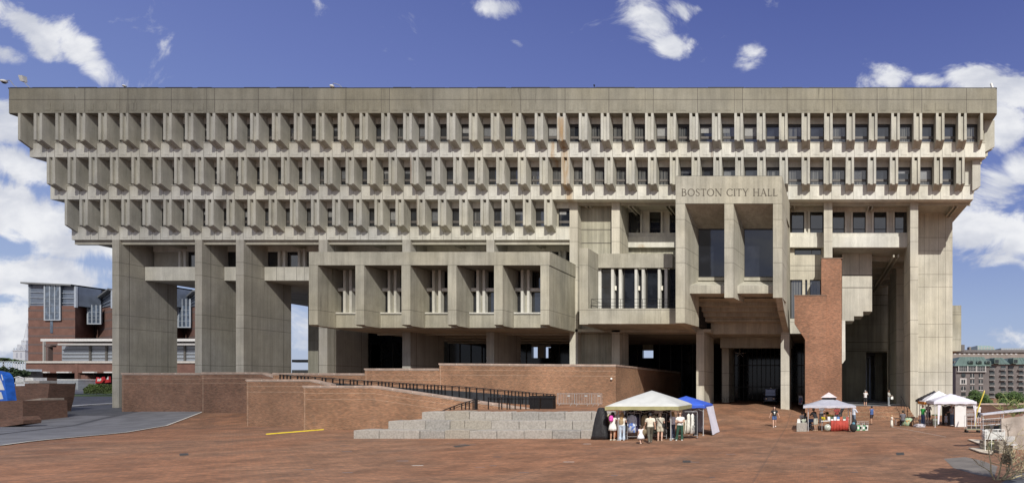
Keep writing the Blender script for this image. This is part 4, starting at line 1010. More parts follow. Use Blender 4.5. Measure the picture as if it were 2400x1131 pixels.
m = MB(); m.pbox(58,92,891,897,84,86); m.mat(1); m.pbox(58,78,884,891,84.1,85.6); m.mat(2); m.pbox(79,109,884,899,86.3,87.5)
tag(m.build('loading_ledge', [simple('pale_ledge', (.42,.39,.36), .8), wmt, br_d]), 'stack of pale ledges and brown parapet left of the trailer', 'ledge')
m = MB()
for k in range(9):
    m.pbox(36+k*2.2, 37.5+k*2.2, 884, 897, 80, 80.1)
m.tube([(PX(34,80),80,PZ(884,80)),(PX(44,80),80,PZ(881.5,80)),(PX(57,80),80,PZ(886,80))], .07); m.pbox(34,58,895,898,80,80.4)
tag(m.build('white_gate', wmt), 'arched white slatted gate in front of the small tree', 'gate')
m = MB(); m.pbox(98,122,928,932,62,63); m.mat(1); m.pbox(118,124,926.5,932,61.9,63)
tag(m.build('stone_kerb_block', [M['granite'], M['blackmetal']]), 'low stone block with a dark end on the road edge', 'block')
# ---------------------------------------------------------------- foliage
def leafmat(name, c, tr=.15):
    m, nt, b = newmat(name)
    oi = nd(nt, 'ShaderNodeNewGeometry'); 
    n = noise(nt, oi.outputs['Position'], .9, 4); 
    rp = oi.outputs['Random Per Island']
    f = math_(nt, 'MULTIPLY', ramp(nt, n, .3, .7, .6, 1.4), ramp(nt, rp, 0, 1, .6, 1.45, False))
    v = nt.nodes.new('ShaderNodeVectorMath'); v.operation = 'SCALE'; v.inputs[0].default_value = c; nt.links.new(f, v.inputs['Scale'])
    nt.links.new(v.outputs[0], b.inputs['Base Color']); b.inputs['Roughness'].default_value = .7
    return m
LM = [leafmat('leaf_green', (.055,.095,.022)), leafmat('leaf_dark', (.035,.065,.022)), leafmat('leaf_light', (.085,.12,.03))]
bark = simple('bark', (.09,.07,.05), .9)
def leaves(mb, c, r, n, size, rn, lumps=7):
    cs = [(Vector(c), Vector(r)*.72)]
    for _ in range(lumps):
        d = Vector((rn.gauss(0,1), rn.gauss(0,1), rn.gauss(0,.8))).normalized()
        cs.append((Vector(c)+Vector((d.x*r[0], d.y*r[1], d.z*r[2]))*.62, Vector(r)*rn.uniform(.3,.5)))
    for i in range(n):
        cc_, rr_ = rn.choice(cs)
        d = Vector((rn.gauss(0,1), rn.gauss(0,1), rn.gauss(0,1))).normalized()*(rn.random()**.33)
        p = cc_ + Vector((d.x*rr_.x, d.y*rr_.y, d.z*rr_.z))
        a = Vector((rn.gauss(0,1), rn.gauss(0,1), rn.gauss(0,1))).normalized(); b = a.orthogonal().normalized(); s = size*rn.uniform(.6,1.4)
        mb.quad(p-a*s, p+b*s*.6, p+a*s, p-b*s*.6)
def tree(label, px, Y, top, base, rx_px, lm=0, n=1500, seed=1, size=None, grp=None, trunk=True, ry=None, name='tree'):
    rn = random.Random(seed); x = PX(px,Y); zt, zb = PZ(top,Y), PZ(base,Y); rx = rx_px*Y/F; rz = (zt-zb)/2
    z0 = min(g(x, Y), zb)
    root = empty(name, (x, Y, z0)); tag(root, label, 'tree' if name == 'tree' else 'hedge' if name == 'hedge' else 'bush', grp)
    m = MB(); leaves(m, (x, Y, (zt+zb)/2), (rx, ry or rx, rz), n, size or rx*.09, rn); m.build('crown' if trunk else 'foliage', LM[lm], root)
    if trunk:
        m = MB(); m.tube([(x,Y,z0-.1),(x+.05*rx,Y,(zb+z0)/2),(x,Y,(zt+zb)/2)], [rx*.07,rx*.05,rx*.03], 7)
        for k in range(5):
            a = k*1.256; m.tube([(x,Y,zb+.1),(x+rx*.5*math.cos(a),Y+rx*.5*math.sin(a),(zt+zb)/2+rz*.2)], [rx*.035,rx*.01], 5)
        m.build('trunk', bark, root)
    return root
tree('small leafy street tree beside the blue banner at left', 22, 84, 854, 898, 32, 1, 2600, 2)
m_h = MB(); Y = 88; rn = random.Random(8)
xa, xb = PX(195,Y), PX(280,Y)
for i in range(9000):
    x = rn.uniform(xa, xb); y = Y+rn.uniform(0,2.2); zt_ = PZ(903,Y)+.25*math.sin(x*1.3)+.15*math.sin(x*3.1)-.25*((x-xa < .7)); z = rn.uniform(PZ(921,Y), zt_)
    if rn.random() < .55: y = Y+rn.uniform(0,.3)
    a = Vector((rn.gauss(0,1), rn.gauss(0,1), rn.gauss(0,1))).normalized(); b = a.orthogonal().normalized(); s = rn.uniform(.06,.13); p = Vector((x,y,z)); m_h.quad(p-a*s,p+b*s*.6,p+a*s,p-b*s*.6)
tag(m_h.build('hedge', LM[2]), 'clipped green hedge between the trailer and the first column', 'hedge')
tag(strip('lawn', lambda y: PX(110,y), lambda y: PX(300,y), 84, 94, .06, leafmat('grass_green', (.07,.10,.03)), 10), 'green grass strip under the hedge', None, None, 'stuff')
for k, (px, top, base, rx, Y, l) in enumerate(((8,838,850,22,230,1),(35,842,851,18,232,1),(60,845,851,14,228,1))):
    tree(('dark round tree far away below the clouds at the left edge','dark tree far away just left of the church steeple','low dark tree far away behind the church base')[k], px, Y, top, base, rx, l, 700, 30+k, grp='far trees around the church')
# flags: red and white inflatable shapes
for k, (poly, lab) in enumerate(((((223,897),(226,883),(233,888),(240,882),(243,890),(238,896),(230,897)), 'red and white bundled banner beyond the hedge, left one'), (((245,896),(250,887),(254,881),(255,895)), 'small pointed red and white flag beyond the hedge'))):
    m = MB(); Y = 92; m.prism([(PX(a,Y),PZ(b,Y)) for a,b in poly], 'y', Y, Y+.3); m.mat(1); c0 = poly[2]; m.prism([(PX(a*.5+c0[0]*.5,Y),PZ(b*.5+c0[1]*.5,Y)) for a,b in poly], 'y', Y-.03, Y)
    m.mat(2); m.box(PX(poly[0][0]+2,Y), PX(poly[0][0]+2,Y)+.08, Y, Y+.08, g(PX(poly[0][0],Y),Y), PZ(896,Y))
    tag(m.build('flag', [simple('red_fabric', (.55,.03,.03), .6) if k == 0 else bpy.data.materials['red_fabric'], wmt, M['blackmetal']]), lab, 'flag')
# ---------------------------------------------------------------- background buildings, left
bb = simple('far_brick', (.125,.062,.047), .9, .15, .6); bb_b = simple('far_brick_band', (.095,.065,.06), .9)
slate = simple('slate_panel', (.10,.12,.16), .4, .15, .5); fgl = glass('far_glass', (.05,.065,.09), 1.7, .08)
B = empty('brick_office_block', (PX(180,172), 172, 2.4)); tag(B, 'large red brick block with zigzag glass top storeys behind the left columns', 'building')
Y = 172
zt, zg, zb_ = PZ(665,Y), PZ(716,Y), 2.4
pln = [(66,Y),(176,Y),(222,Y+9),(262,Y+2),(330,Y+9),(395,Y),(432,Y+9),(460,Y+2),(480,Y+2)]
wl = [(PX(p,y) if i < 2 else PX(p,y), y) for i,(p,y) in enumerate(pln)]
body = MB(); body.prism(wl + [(wl[-1][0], 188), (wl[0][0], 188)], 'z', zb_, zg); body.mat(1)
for k in range(10):
    z = zb_+3+k*2.55
    if z < zg-.5: body.prism([(x, y-.03) for x, y in wl] + [(wl[-1][0]-.1, 187), (wl[0][0]-.03, 187)], 'z', z, z+.55)
body.build('wall', [bb, bb_b], B)
tops = [zt, zt-.7, zt-4.5, zt-1.5, zt-3.8, zt-1, zt-4.2, zt-2, zt-2]
gl = MB(); rf = MB(); bar = MB()
for i in range(len(wl)-1):
    (x0,y0),(x1,y1) = wl[i], wl[i+1]; t0, t1 = tops[i], tops[i+1]
    gl.hexa([(x0+.3,y0+.3,zg),(x1,y1+.3,zg),(x1,y1+6,zg),(x0+.3,y0+6,zg),(x0+.3,y0+.3,t0),(x1,y1+.3,t1),(x1,y1+6,t1),(x0+.3,y0+6,t0)])
    rf.hexa([(x0-1 if i==0 else x0,y0-1,t0),(x1,y1-1,t1),(x1,188,t1),(x0-1 if i==0 else x0,188,t0),(x0-1 if i==0 else x0,y0-1,t0+.45),(x1,y1-1,t1+.45),(x1,188,t1+.45),(x0-1 if i==0 else x0,188,t0+.45)])
    for k in range(4):
        f_ = (k+.5)/4; bar.tube([(x0+.3,y0+.15,zg+(t0-zg)*f_),(x1,y1+.15,zg+(t1-zg)*f_)], .11, 4)
    for xx, yy, tt in ((x0+.3,y0,t0),(x1,y1,t1)): bar.box(xx-.14, xx+.14, yy-.15, yy+.3, zg-.5, tt)
gl.build('glazing', slate, B); rf.build('roof', simple('roof_metal', (.13,.135,.14), .5), B)
bar.build('glazing_bars', simple('bar_grey', (.28,.31,.36), .5), B)
for (a, b_, t, bo, n_) in ((105,141,668,748,3),(206,236,714,757,3),(418,446,700,765,3)):
    yy = Y-.4 if a < 150 else Y+3.5; m = MB(); m.box(PX(a,yy), PX(b_,yy), yy, yy+.4, PZ(bo,yy), PZ(t if a<150 else 716,yy)); m.mat(1)
    for k in range(n_+1): x = PX(a+(b_-a)*k/n_, yy); m.box(x-(.17 if k in (0,n_) else .09), x+(.17 if k in (0,n_) else .09), yy-.12, yy, PZ(bo,yy), PZ(t,yy))
    for k in range(1, 4): z = PZ(bo,yy)+k*(PZ(t,yy)-PZ(bo,yy))/5; m.box(PX(a,yy), PX(b_,yy), yy-.08, yy, z, z+.07)
    m.box(PX(a,yy)-.2, PX(b_,yy)+.2, yy-.1, yy, PZ(bo,yy)-.3, PZ(bo,yy))
    m.build('window', [fgl, simple('bar_white', (.30,.33,.37), .5)], B)
m = MB(); m.box(PX(118.5,Y), PX(124.5,Y), Y-.1, Y, PZ(780,Y), PZ(750,Y)); m.build('window', fgl, B)
# canopies and podium in front of the block
pd = empty('brick_podium', (PX(160,150), 150, 2.4)); tag(pd, 'long low brick podium with pale top edge and dark openings below it', 'building')
Y = 150; m = MB(); m.pbox(58,480,850,873,Y,Y+20); m.build('wall', bb, pd)
m = MB(); m.pbox(56,480,845.5,850,Y-.3,Y+20); 
m.build('coping', simple('far_pale', (.42,.39,.36), .8), pd)
m = MB(); m.pbox(58,480,873,899,Y+6,Y+20); m.build('opening', M['dark'], pd)
for q_ in ((58,90,873,899,Y+.3,Y+4),(175,182,846,899,Y-.1,Y+2),(190,205,878,899,Y+.3,Y+2)): m = MB(); m.pbox(*q_); m.build('pillar', bb, pd)
for a, b_ in ((80,110),(132,161),(193,221),(243,275)):
    m = MB(); m.pbox(a,b_,870,873,Y-.6,Y); m.build('lamp_strip', simple('far_white', (.48,.47,.46), .6) if a == 80 else bpy.data.materials['far_white'], pd)
cp = empty('station_canopy', (PX(180,160), 160, 8)); tag(cp, 'flat white station canopy and grey glazed hall above the brick podium', 'canopy')
Y = 160
m = MB(); m.pbox(95,470,793,799,Y-2,Y+6); m.build('roof', bpy.data.materials['far_white'], cp)
m = MB(); m.pbox(135,470,804,808,Y-3,Y+4); m.build('lower_roof', simple('far_grey', (.33,.32,.31), .7), cp)
m = MB(); m.pbox(145,470,810,845,Y-1,Y+5); m.mat(1)
for px in (208,246,430): m.pbox(px,px+4,808,846,Y-1.3,Y-1)
for py in (818,829,838): m.pbox(145,470,py,py+1.0,Y-1.2,Y-1)
m.build('glazing', [simple('hall_grey', (.20,.22,.25), .35), simple('far_dark', (.07,.065,.06), .6)], cp)
m = MB(); m.pbox(109,113,810,845,Y-1,Y); m.pbox(104,118,808,812,Y-1.1,Y+.2); m.build('post', bb_b, cp)
m = MB(); m.pbox(100,102,799,846,Y,Y+.5); m.build('post', bpy.data.materials['far_grey'], cp)
# bridge railing far left
m = MB(); Y = 140
m.pbox(-60,60,864,869,Y,Y+3)
for k in range(14): m.pbox(-20+k*6,-19+k*6,846,864,Y,Y+.1)
for py in (846,852,858): m.pbox(-60,60,py,py+1.2,Y,Y+.12)
tag(m.build('footbridge', simple('pale_steel', (.42,.47,.52), .5)), 'pale steel footbridge railing at the far left below the steeple', 'bridge')
m = MB(); m.pbox(-80,62,869,899,Y+1,Y+4); tag(m.build('retaining_wall', simple('dim_concrete', (.12,.11,.10), .9)), 'dim retaining wall under the pale footbridge', 'wall')
# church steeple
ch_ = empty('white_church', (PX(44,250), 250, 2.5)); tag(ch_, 'white wooden church steeple with a needle spire, far left', 'church')
Y = 250; wh = simple('far_church_white', (.36,.385,.43), .7); x = PX(44.5,Y); u = Y/F
m = MB(); m.box(x-14*u, x+14*u, Y, Y+28*u, 2.5, PZ(822,Y)); m.mat(1)
for dx in (-7, 3): m.box(x+dx*u, x+(dx+4)*u, Y-.05, Y, PZ(838,Y), PZ(826,Y))
m.build('tower', [wh, simple('far_louver', (.25,.27,.32), .8)], ch_)
m = MB(); m.box(x-15*u, x+15*u, Y-1*u, Y+29*u, PZ(822,Y), PZ(820,Y)); 
for k in range(5): m.box(x+(-13+6*k)*u, x+(-12+6*k)*u, Y, Y+1*u, PZ(820,Y), PZ(815,Y))
m.box(x-10*u, x+10*u, Y+4*u, Y+24*u, PZ(820,Y), PZ(806,Y)); m.mat(1); m.prism([(x+q*u, PZ(z_,Y)) for q, z_ in ((-3,818),(3,818),(3,812),(0,809),(-3,812))], 'y', Y+3.8*u, Y+4*u)
m.build('belfry', [wh, bpy.data.materials['far_louver']], ch_)
m = MB(); m.box(x-6*u, x+6*u, Y+8*u, Y+20*u, PZ(806,Y), PZ(796,Y)); m.tube([(x,Y+14*u,PZ(797,Y)),(x,Y+14*u,PZ(790,Y)),(x,Y+14*u,PZ(764,Y)),(x,Y+14*u,PZ(755,Y))], [7*u,4.6*u,1.5*u,.6*u], 8); m.build('spire', wh, ch_)
# ---------------------------------------------------------------- background, right
gb = simple('condo_brick', (.135,.118,.116), .9, .15, .5); trim = simple('condo_trim', (.40,.38,.37), .8); cop = simple('green_copper', (.105,.15,.13), .6, .15, .3)
def condo(label, pxs, Y, ytop, yroof, ybase, cols, rows, dep=14, arched=False, loggia=False, recess=False):
    root = empty('apartment_house', (PX(pxs[0],Y), Y, 0)); tag(root, label, 'building')
    m = MB(); m.box(PX(pxs[0],Y), PX(pxs[1],Y), Y, Y+dep, 0, PZ(yroof,Y)); m.mat(1); m.box(PX(pxs[0],Y)-.1, PX(pxs[1],Y)+.1, Y-.15, Y, PZ(yroof+1.2,Y), PZ(yroof,Y)); m.build('wall', [gb, trim], root)
    xa, xb = PX(pxs[0],Y)-.5, PX(pxs[1],Y)+.5; h = PZ(ytop,Y); z = PZ(yroof,Y); ins = 22*Y/F
    m = MB(); m.hexa([(xa,Y-.5,z),(xb,Y-.5,z),(xb,Y+dep+.5,z),(xa,Y+dep+.5,z),(xa+ins,Y+3.5,h),(xb-(ins*.3),Y+3.5,h),(xb-(ins*.3),Y+dep-3,h),(xa+ins,Y+dep-3,h)])
    n = int((xb-xa)/1.0)
    for k in range(1, n):
        t = k/n; m.hexa([(xa+(xb-xa)*t-.06,Y-.56,z+.02),(xa+(xb-xa)*t+.06,Y-.56,z+.02),(xa+(xb-xa)*t+.06,Y-.4,z),(xa+(xb-xa)*t-.06,Y-.4,z)] + [(xa+ins+(xb-xa-ins*1.3)*t+q,Y+3.5+w_,h+e) for q, w_, e in ((-.06,-.06,.05),(.06,-.06,.05),(.06,.1,0),(-.06,.1,0))])
    m.build('roof', cop, root)
    return root
def win(root, pxa, pxb, py0, py1, Y, arch=0, white=0, mull=True):
    m = MB(); x0, x1, z0, z1 = PX(pxa,Y), PX(pxb,Y), PZ(py1,Y), PZ(py0,Y)
    if arch:
        c = (x0+x1)/2; r_ = (x1-x0)/2; m.prism([(x0,z0),(x1,z0)] + [(c+r_*math.cos(t), z1-r_+r_*math.sin(t)) for t in [i*math.pi/8 for i in range(9)]], 'y', Y-.08, Y)
    else: m.box(x0, x1, Y-.08, Y, z0, z1)
    m.mat(1)
    if mull: m.box((x0+x1)/2-.06, (x0+x1)/2+.06, Y-.12, Y-.08, z0, z1)
    m.box(x0-.1, x1+.1, Y-.14, Y-.06, z0-.22, z0); 
    if white: m.box(x0-.4, x0, Y-.1, Y, z0-.3, z1+.4); m.box(x1, x1+.4, Y-.1, Y, z0-.3, z1+.4); m.box(x0-.4, x1+.4, Y-.11, Y, z1, z1+.4)
    m.build('window', [fgd, trim], root)
fgd = glass('condo_glass', (.015,.02,.022), 1.6, .1)
Y = 150
R = condo('grey brown brick apartment house with green copper hip roof beside the end pier', (2240,2318), Y, 834, 857, 930, 0, 0)
m = MB(); m.pbox(2247,2310,857,870,Y-.25,Y-.15); m.mat(1)
for a in range(4): m.pbox(2246+21*a,2248+21*a,857,870,Y-.5,Y-.2)
m.pbox(2244,2312,869,871,Y-.55,Y-.2); m.pbox(2247,2310,863,863.6,Y-.35,Y-.24)
for a in range(15): m.pbox(2250+4*a,2250.5+4*a,857,870,Y-.33,Y-.24)
m.build('loggia', [fgd, trim], R)
for a in (2274, 2294): 
    for (t, b_) in ((874.5,884),(889,898),(904,913)): win(R, a, a+9, t, b_, Y)
win(R, 2253,2262,889,898,Y,white=1); win(R,2252.5,2263,904,914,Y,arch=1); win(R,2253,2263,919,928,Y,mull=False)
m = MB(); c = (PX(2258,Y), PZ(878.5,Y)); m.prism([(c[0]+.58*math.cos(t), c[1]+.58*math.sin(t)) for t in [i*math.pi/8 for i in range(16)]], 'y', Y-.1, Y); m.build('window', fgd, R)
for a in (2276, 2296, 2316): 
    m = MB(); x = PX(a,Y); m.prism([(x-.7,PZ(850,Y)),(x+.7,PZ(850,Y))]+[(x+.7*math.cos(t),PZ(848,Y)+.5*math.sin(t)) for t in [i*math.pi/8 for i in range(9)]], 'y', Y-.2, Y+4); m.mat(1); m.prism([(x+.5*math.cos(t),PZ(850,Y)+.1+.5*math.sin(t)) for t in [i*math.pi/8 for i in range(9)]], 'y', Y-.26, Y-.2); m.build('dormer', [cop, fgd], R)
m = MB(); m.pbox(2236,2240,845,930,Y+3,Y+12); m.build('wall', gb, R)
for k, (a, b_, lab) in enumerate(((2318,2362,'apartment house with green roof and stacked balconies right of the hip roofed one'),(2362,2420,'apartment house with green roof cut by the right frame edge'))):
    R = condo(lab, (a, b_), Y+1+k, 836, 853, 930, 0, 0)
    for px in ((2320,2346) if k == 0 else (2364,2388)):
        for (t, b2) in ((857,865),(869,878),(882,890),(895,904),(908,919),(922,930)):
            m = MB(); m.pbox(px,px+11,t,b2,Y+.9+k,Y+1+k); m.mat(1); m.pbox(px-1,px+12,b2,b2+1,Y+.3+k,Y+1+k); m.pbox(px,px+11,b2-3,b2-2.4,Y+.35+k,Y+.4+k); m.build('balcony', [fgd, trim], R)
    m = MB(); m.pbox(a+13,a+25,838,851,Y-.2,Y+4); m.mat(1); m.pbox(a+15,a+23,842,849,Y-.3,Y-.2); m.build('dormer', [cop, fgd], R)
fr = simple('far_stone', (.22,.19,.17), .9, .15, .4); fsl = simple('far_slate', (.13,.12,.12), .8)
R = empty('warehouse_block', (PX(2300,200), 200, 0)); tag(R, 'long grey stone warehouse roofline behind the green roofed apartment houses', 'building')
m = MB(); Y = 200; m.pbox(2228,2420,824,930,Y,Y+15); m.build('wall', fr, R)
m = MB(); m.pbox(2228,2420,819,825,Y-.5,Y+14); m.build('roof', fsl, R)
for k in range(14):
    m = MB(); m.pbox(2236+11*k,2241+11*k,827,831,Y-.1,Y); m.build('window', trim, R)
m = MB(); m.pbox(2254,2258,808,820,Y+4,Y+7); m.pbox(2272,2276,812,820,Y+4,Y+7); m.build('chimney', fr, R)
R = empty('glass_office', (PX(2310,260), 260, 0)); tag(R, 'pale green glass office with a curved roof poking above the far roofline', 'building')
Y = 260; m = MB(); m.prism([(PX(a,Y),PZ(b_,Y)) for a,b_ in ((2291,825),(2335,825),(2332,816),(2326,811),(2316,809),(2291,809))], 'y', Y, Y+12); m.mat(1)
for k in range(6): m.pbox(2293+7*k,2294+7*k,811,824,Y-.1,Y)
m.pbox(2291,2330,815,816,Y-.12,Y); m.build('body', [simple('far_green_glass', (.24,.34,.34), .4), trim], R)
R = empty('rooftop_block', (PX(2380,260), 260, 0)); tag(R, 'pale blue grey rooftop plant block near the right frame edge', 'building')
m = MB(); m.pbox(2346,2400,815,826,Y,Y+12); m.mat(1)
for k in range(9): m.pbox(2348+6*k,2349+6*k,816,825,Y-.1,Y)
m.build('body', [simple('far_blue_grey', (.26,.30,.34), .5), trim], R)
m = MB(); m.pbox(2254,2261,807,822,190,196); tag(m.build('rooftop_hut', fsl), 'dark square rooftop hut beside the end pier skyline', 'hut')
tree('round green tree behind the white tent peak, in front of the apartment house', 2296, 110, 910, 962, 34, 0, 6500, 41, size=.16)
tree('wide green tree at the right edge before the balconied house', 2362, 112, 911, 962, 36, 0, 7000, 42, size=.16)
tree('dark green tree mass cut by the right frame edge', 2406, 118, 905, 962, 32, 1, 5500, 43, size=.17)
tree('tree out of the picture to the right casting its shade on the paving', 2604, 15.5, 640, 850, 150, 0, 900, 77, size=.2)

# tall dark office tower across the plaza, behind the camera: the hall's windows mirror it
T_ = empty('office_tower', (-70, -112, 0)); tag(T_, 'tall dark office tower behind the camera, seen mirrored in the windows', 'building')
m = MB(); m.box(-98, -41, -126, -98, 0, 104); m.build('wall', simple('tower_stone', (.10,.095,.09), .8), T_)
for k in range(25):
    m = MB(); m.box(-97, -42, -98, -97.9, 2+k*4, 4.4+k*4); m.build('window_band', M['glass_dark'], T_)

for k, poly in enumerate((((1060,1044),(1098,1041),(1104,1043),(1068,1047)), ((1600,1078),(1618,1078),(1619,1083),(1600,1083)), ((1700,990),(1708,990),(1709,993),(1700,993)), ((420,1062),(440,1061),(443,1066),(421,1067)), ((2100,1060),(2118,1059),(2120,1065),(2101,1066)))):
    patch('drain_cover', poly, simple('iron_grate', (.05,.048,.045), .6) if k == 0 else bpy.data.materials['iron_grate'], .007)
lit_r = random.Random(44)
for k in range(26):
    px = lit_r.uniform(700, 2250); py = lit_r.uniform(1036, 1120); Yl = CH*F/(py-VY); w_ = lit_r.uniform(.10,.28); h_ = lit_r.uniform(.03,.05)
    m = MB(); x = PX(px,Yl); m.add([(x-w_,Yl-h_,.004),(x+w_,Yl-h_*.6,.004),(x+w_*.8,Yl+h_*2.2,.004),(x-w_*.9,Yl+h_*1.8,.004)], [(0,1,2,3)])
    tag(m.build('paving_patch', M['walk'] if k % 3 else bpy.data.materials['mortar_line'] if k % 9 == 0 else M['asphalt']), kind='structure')
# ---------------------------------------------------------------- people
SKIN = [simple('skin_light', (.55,.34,.25), .55, .04), simple('skin_tan', (.40,.23,.15), .55, .04), simple('skin_brown', (.20,.11,.07), .55, .04)]
CM = {}
def cloth(c, name=None):
    key = tuple(c)
    if key not in CM: CM[key] = simple('cloth_%02d' % len(CM), c, .85, .14, 9, bump=.25)
    return CM[key]
HAIR = {'black': (.012,.01,.01), 'brown': (.05,.028,.015), 'blond': (.36,.23,.10), 'dark': (.022,.016,.012), 'grey': (.3,.29,.28), 'darkred': (.08,.03,.015)}
def ring(c, d, r1, r2, n=10, up=None):
    d = Vector(d).normalized(); a = Vector((1,0,0)) if abs(d.x) < .9 else Vector((0,1,0))
    a = (a - d*a.dot(d)).normalized(); b = d.cross(a)
    return [Vector(c)+a*math.cos(t)*r1+b*math.sin(t)*r2 for t in [2*math.pi*k/n for k in range(n)]]
def limb(m, pts, rs, n=10):
    pts = [Vector(p) for p in pts]; R = []
    # denser rings with rounded ends
    for i, p in enumerate(pts):
        d = (pts[min(i+1, len(pts)-1)]-pts[max(i-1,0)])
        r = rs[i]; r = r if isinstance(r, tuple) else (r, r)
        if i == 0: R.append(ring(p-d.normalized()*r[0]*.5, d, r[0]*.5, r[1]*.5, n))
        R.append(ring(p, d, r[0], r[1], n))
        if i == len(pts)-1: R.append(ring(p+d.normalized()*r[0]*.5, d, r[0]*.5, r[1]*.5, n))
    m.loft(R)
DEPS = []
def fuse(m, name, mat, parent, voxel=.016, smooth=2):
    """merge overlapping forms into one continuous skin"""
    o = bpy.data.objects.new(name, m.mesh(name, mat)); COL.objects.link(o)
    md = o.modifiers.new('r', 'REMESH'); md.mode = 'VOXEL'; md.voxel_size = voxel; md.use_smooth_shade = True
    if smooth: s = o.modifiers.new('s', 'SMOOTH'); s.iterations = smooth; s.factor = .5
    dg = bpy.context.evaluated_depsgraph_get(); me = bpy.data.meshes.new_from_object(o.evaluated_get(dg)); me.name = name
    bpy.data.objects.remove(o)
    me.materials.clear(); me.materials.append(mat if not isinstance(mat, list) else mat[0])
    if parent is None: return me
    return inst(me, name, (0,0,0), parent)
BASE = dict(pel=(0,0,.95), wst=(0,0,1.08), chs=(0,-.01,1.28), nb=(0,.01,1.45), nk=(0,0,1.51), hd=(0,-.015,1.63),
            sl=(-.17,0,1.41), sr=(.17,0,1.41), el=(-.23,.02,1.13), er=(.23,.02,1.13), wl=(-.25,-.06,.88), wr=(.25,-.06,.88),
            hl=(-.09,0,.92), hr=(.09,0,.92), kl=(-.1,-.02,.50), kr=(.1,-.02,.50), al=(-.1,.02,.09), ar=(.1,.02,.09))
WALK = dict(kl=(-.09,-.16,.52), al=(-.09,-.24,.1), kr=(.09,.05,.5), ar=(.1,.30,.16), wl=(-.24,.10,.9), wr=(.26,-.2,.92), er=(.24,-.05,1.14), el=(-.23,.08,1.13))
CROSS = dict(el=(-.24,-.06,1.14), er=(.24,-.06,1.14), wl=(.07,-.2,1.16), wr=(-.07,-.2,1.19))
PHOTO = dict(el=(-.2,-.2,1.25), er=(.2,-.2,1.25), wl=(-.06,-.28,1.5), wr=(.06,-.28,1.5))
REACH = dict(el=(-.22,-.16,1.15), er=(.22,-.16,1.15), wl=(-.14,-.36,1.18), wr=(.14,-.36,1.2))
HOLD = dict(er=(.22,-.1,1.14), wr=(.12,-.3,1.15), el=(-.22,-.08,1.14), wl=(-.1,-.3,1.1))
def person(label, px, Y, z, H, face, pose=None, top=None, top_len=0, sleeves=.55, legs=None, leg_len=1.0, dress=None, hair='brown', hair_len=0, skin=0, shoes=(.6,.6,.6), extras=(), bend=0, sit=False, child=False):
    """face: heading in degrees, 0 looks toward the camera; parts: body, hair, shirt, trousers, shoe"""
    root = empty('person', (PX(px,Y), Y, z), math.radians(face)); tag(root, label, 'person')
    P = {k: Vector(v) for k, v in BASE.items()}
    for k, v in (pose or {}).items(): P[k] = Vector(v)
    if bend:
        piv = P['pel'].copy(); R = Matrix.Rotation(math.radians(bend), 3, 'X')
        for k in ('wst','chs','nb','nk','hd','sl','sr','el','er'): P[k] = piv + R @ (P[k]-piv)
        for k in ('wl','wr'):
            if not (pose and k in pose): P[k] = piv + R @ (P[k]-piv)
    if sit:
        for s, sx in (('l',-1),('r',1)):
            P['h'+s] = Vector((sx*.09,0,.5)); P['k'+s] = Vector((sx*.12,-.42,.48)); P['a'+s] = Vector((sx*.12,-.40,.09))
        for k in ('pel','wst','chs','nb','nk','hd','sl','sr','el','er','wl','wr'): P[k] = P[k] - Vector((0,0,.42))
        P['wl'] = P['wl']+Vector((.08,-.25,.1)); P['wr'] = P['wr']+Vector((-.08,-.25,.1))
    k = H/1.74; hs = 1.35 if child else 1.0
    up = (P['hd']-P['nk']).normalized()
    m = MB()
    sh_w = .15
    limb(m, [P['pel']-Vector((0,0,.05)), P['pel']+Vector((0,0,.03)), P['wst'], P['chs'], P['nb']-Vector((0,0,.04)), P['nb']+Vector((0,0,.03)), P['nk']+up*.03], [(.14,.095),(.15,.105),(.125,.088),(.155,.105),(.14,.075),(.06,.055),(.05,.055)], 14)
    for s, sx in (('l',-1),('r',1)):
        limb(m, [P['s'+s]+Vector((-sx*.03,0,0)), P['s'+s], P['s'+s].lerp(P['e'+s],.5), P['e'+s], P['e'+s].lerp(P['w'+s],.35), P['w'+s]], [.055,.055,.045,.038,.037,.024], 9)
        limb(m, [P['h'+s], P['h'+s].lerp(P['k'+s],.4), P['k'+s], P['k'+s].lerp(P['a'+s],.35), P['a'+s], P['a'+s]-Vector((0,0,.03))], [.085,.075,.053,.055,.034,.033], 10)
        # foot
        kd = Vector((0,-1,0)); limb(m, [P['a'+s]+Vector((0,.035,-.05)), P['a'+s]+Vector((0,-.07,-.055)), P['a'+s]+Vector((sx*.01,-.16,-.065))], [(.034,.034),(.042,.03),(.038,.02)], 8)
        # palm, four fingers and a thumb
        w_ = P['w'+s]; d = (w_-P['e'+s]).normalized(); side = Vector((0,1,0)) if abs(d.y) < .8 else Vector((1,0,0)); side = (side-d*side.dot(d)).normalized(); nrm = d.cross(side)*sx
        limb(m, [w_, w_+d*.045, w_+d*.085], [(.024,.024),(.032,.026),(.034,.024)], 8)
        for q in range(4):
            o_ = side*(q-1.5)*.019; L_ = (.065,.075,.07,.055)[q]
            m.tube([w_+d*.08+o_, w_+d*(.09+L_*.5)+o_-nrm*.008, w_+d*(.09+L_*.85)+o_-nrm*.028], [.0095,.009,.007], 5)
        m.tube([w_+d*.03-side*.03, w_+d*.065-side*.055-nrm*.01, w_+d*.09-side*.055-nrm*.025], [.011,.01,.008], 5)
    # head with jaw, nose, ears
    h = P['hd']; e = .078*hs
    m.cs = True; m.ell(h+Vector((0,.008,.03*hs)), (e*.98, e*1.15, e*1.18), 14, 10); m.ell(h+Vector((0,-.028,-.045)), (e*.72, e*.72, e*.72), 12, 8)
    m.ell(h+Vector((0,-e*1.17,-.01)), (.014,.02,.022), 6, 5); m.ell(h+Vector((0,-e*1.08,-.052)), (.024,.012,.010), 6, 5)
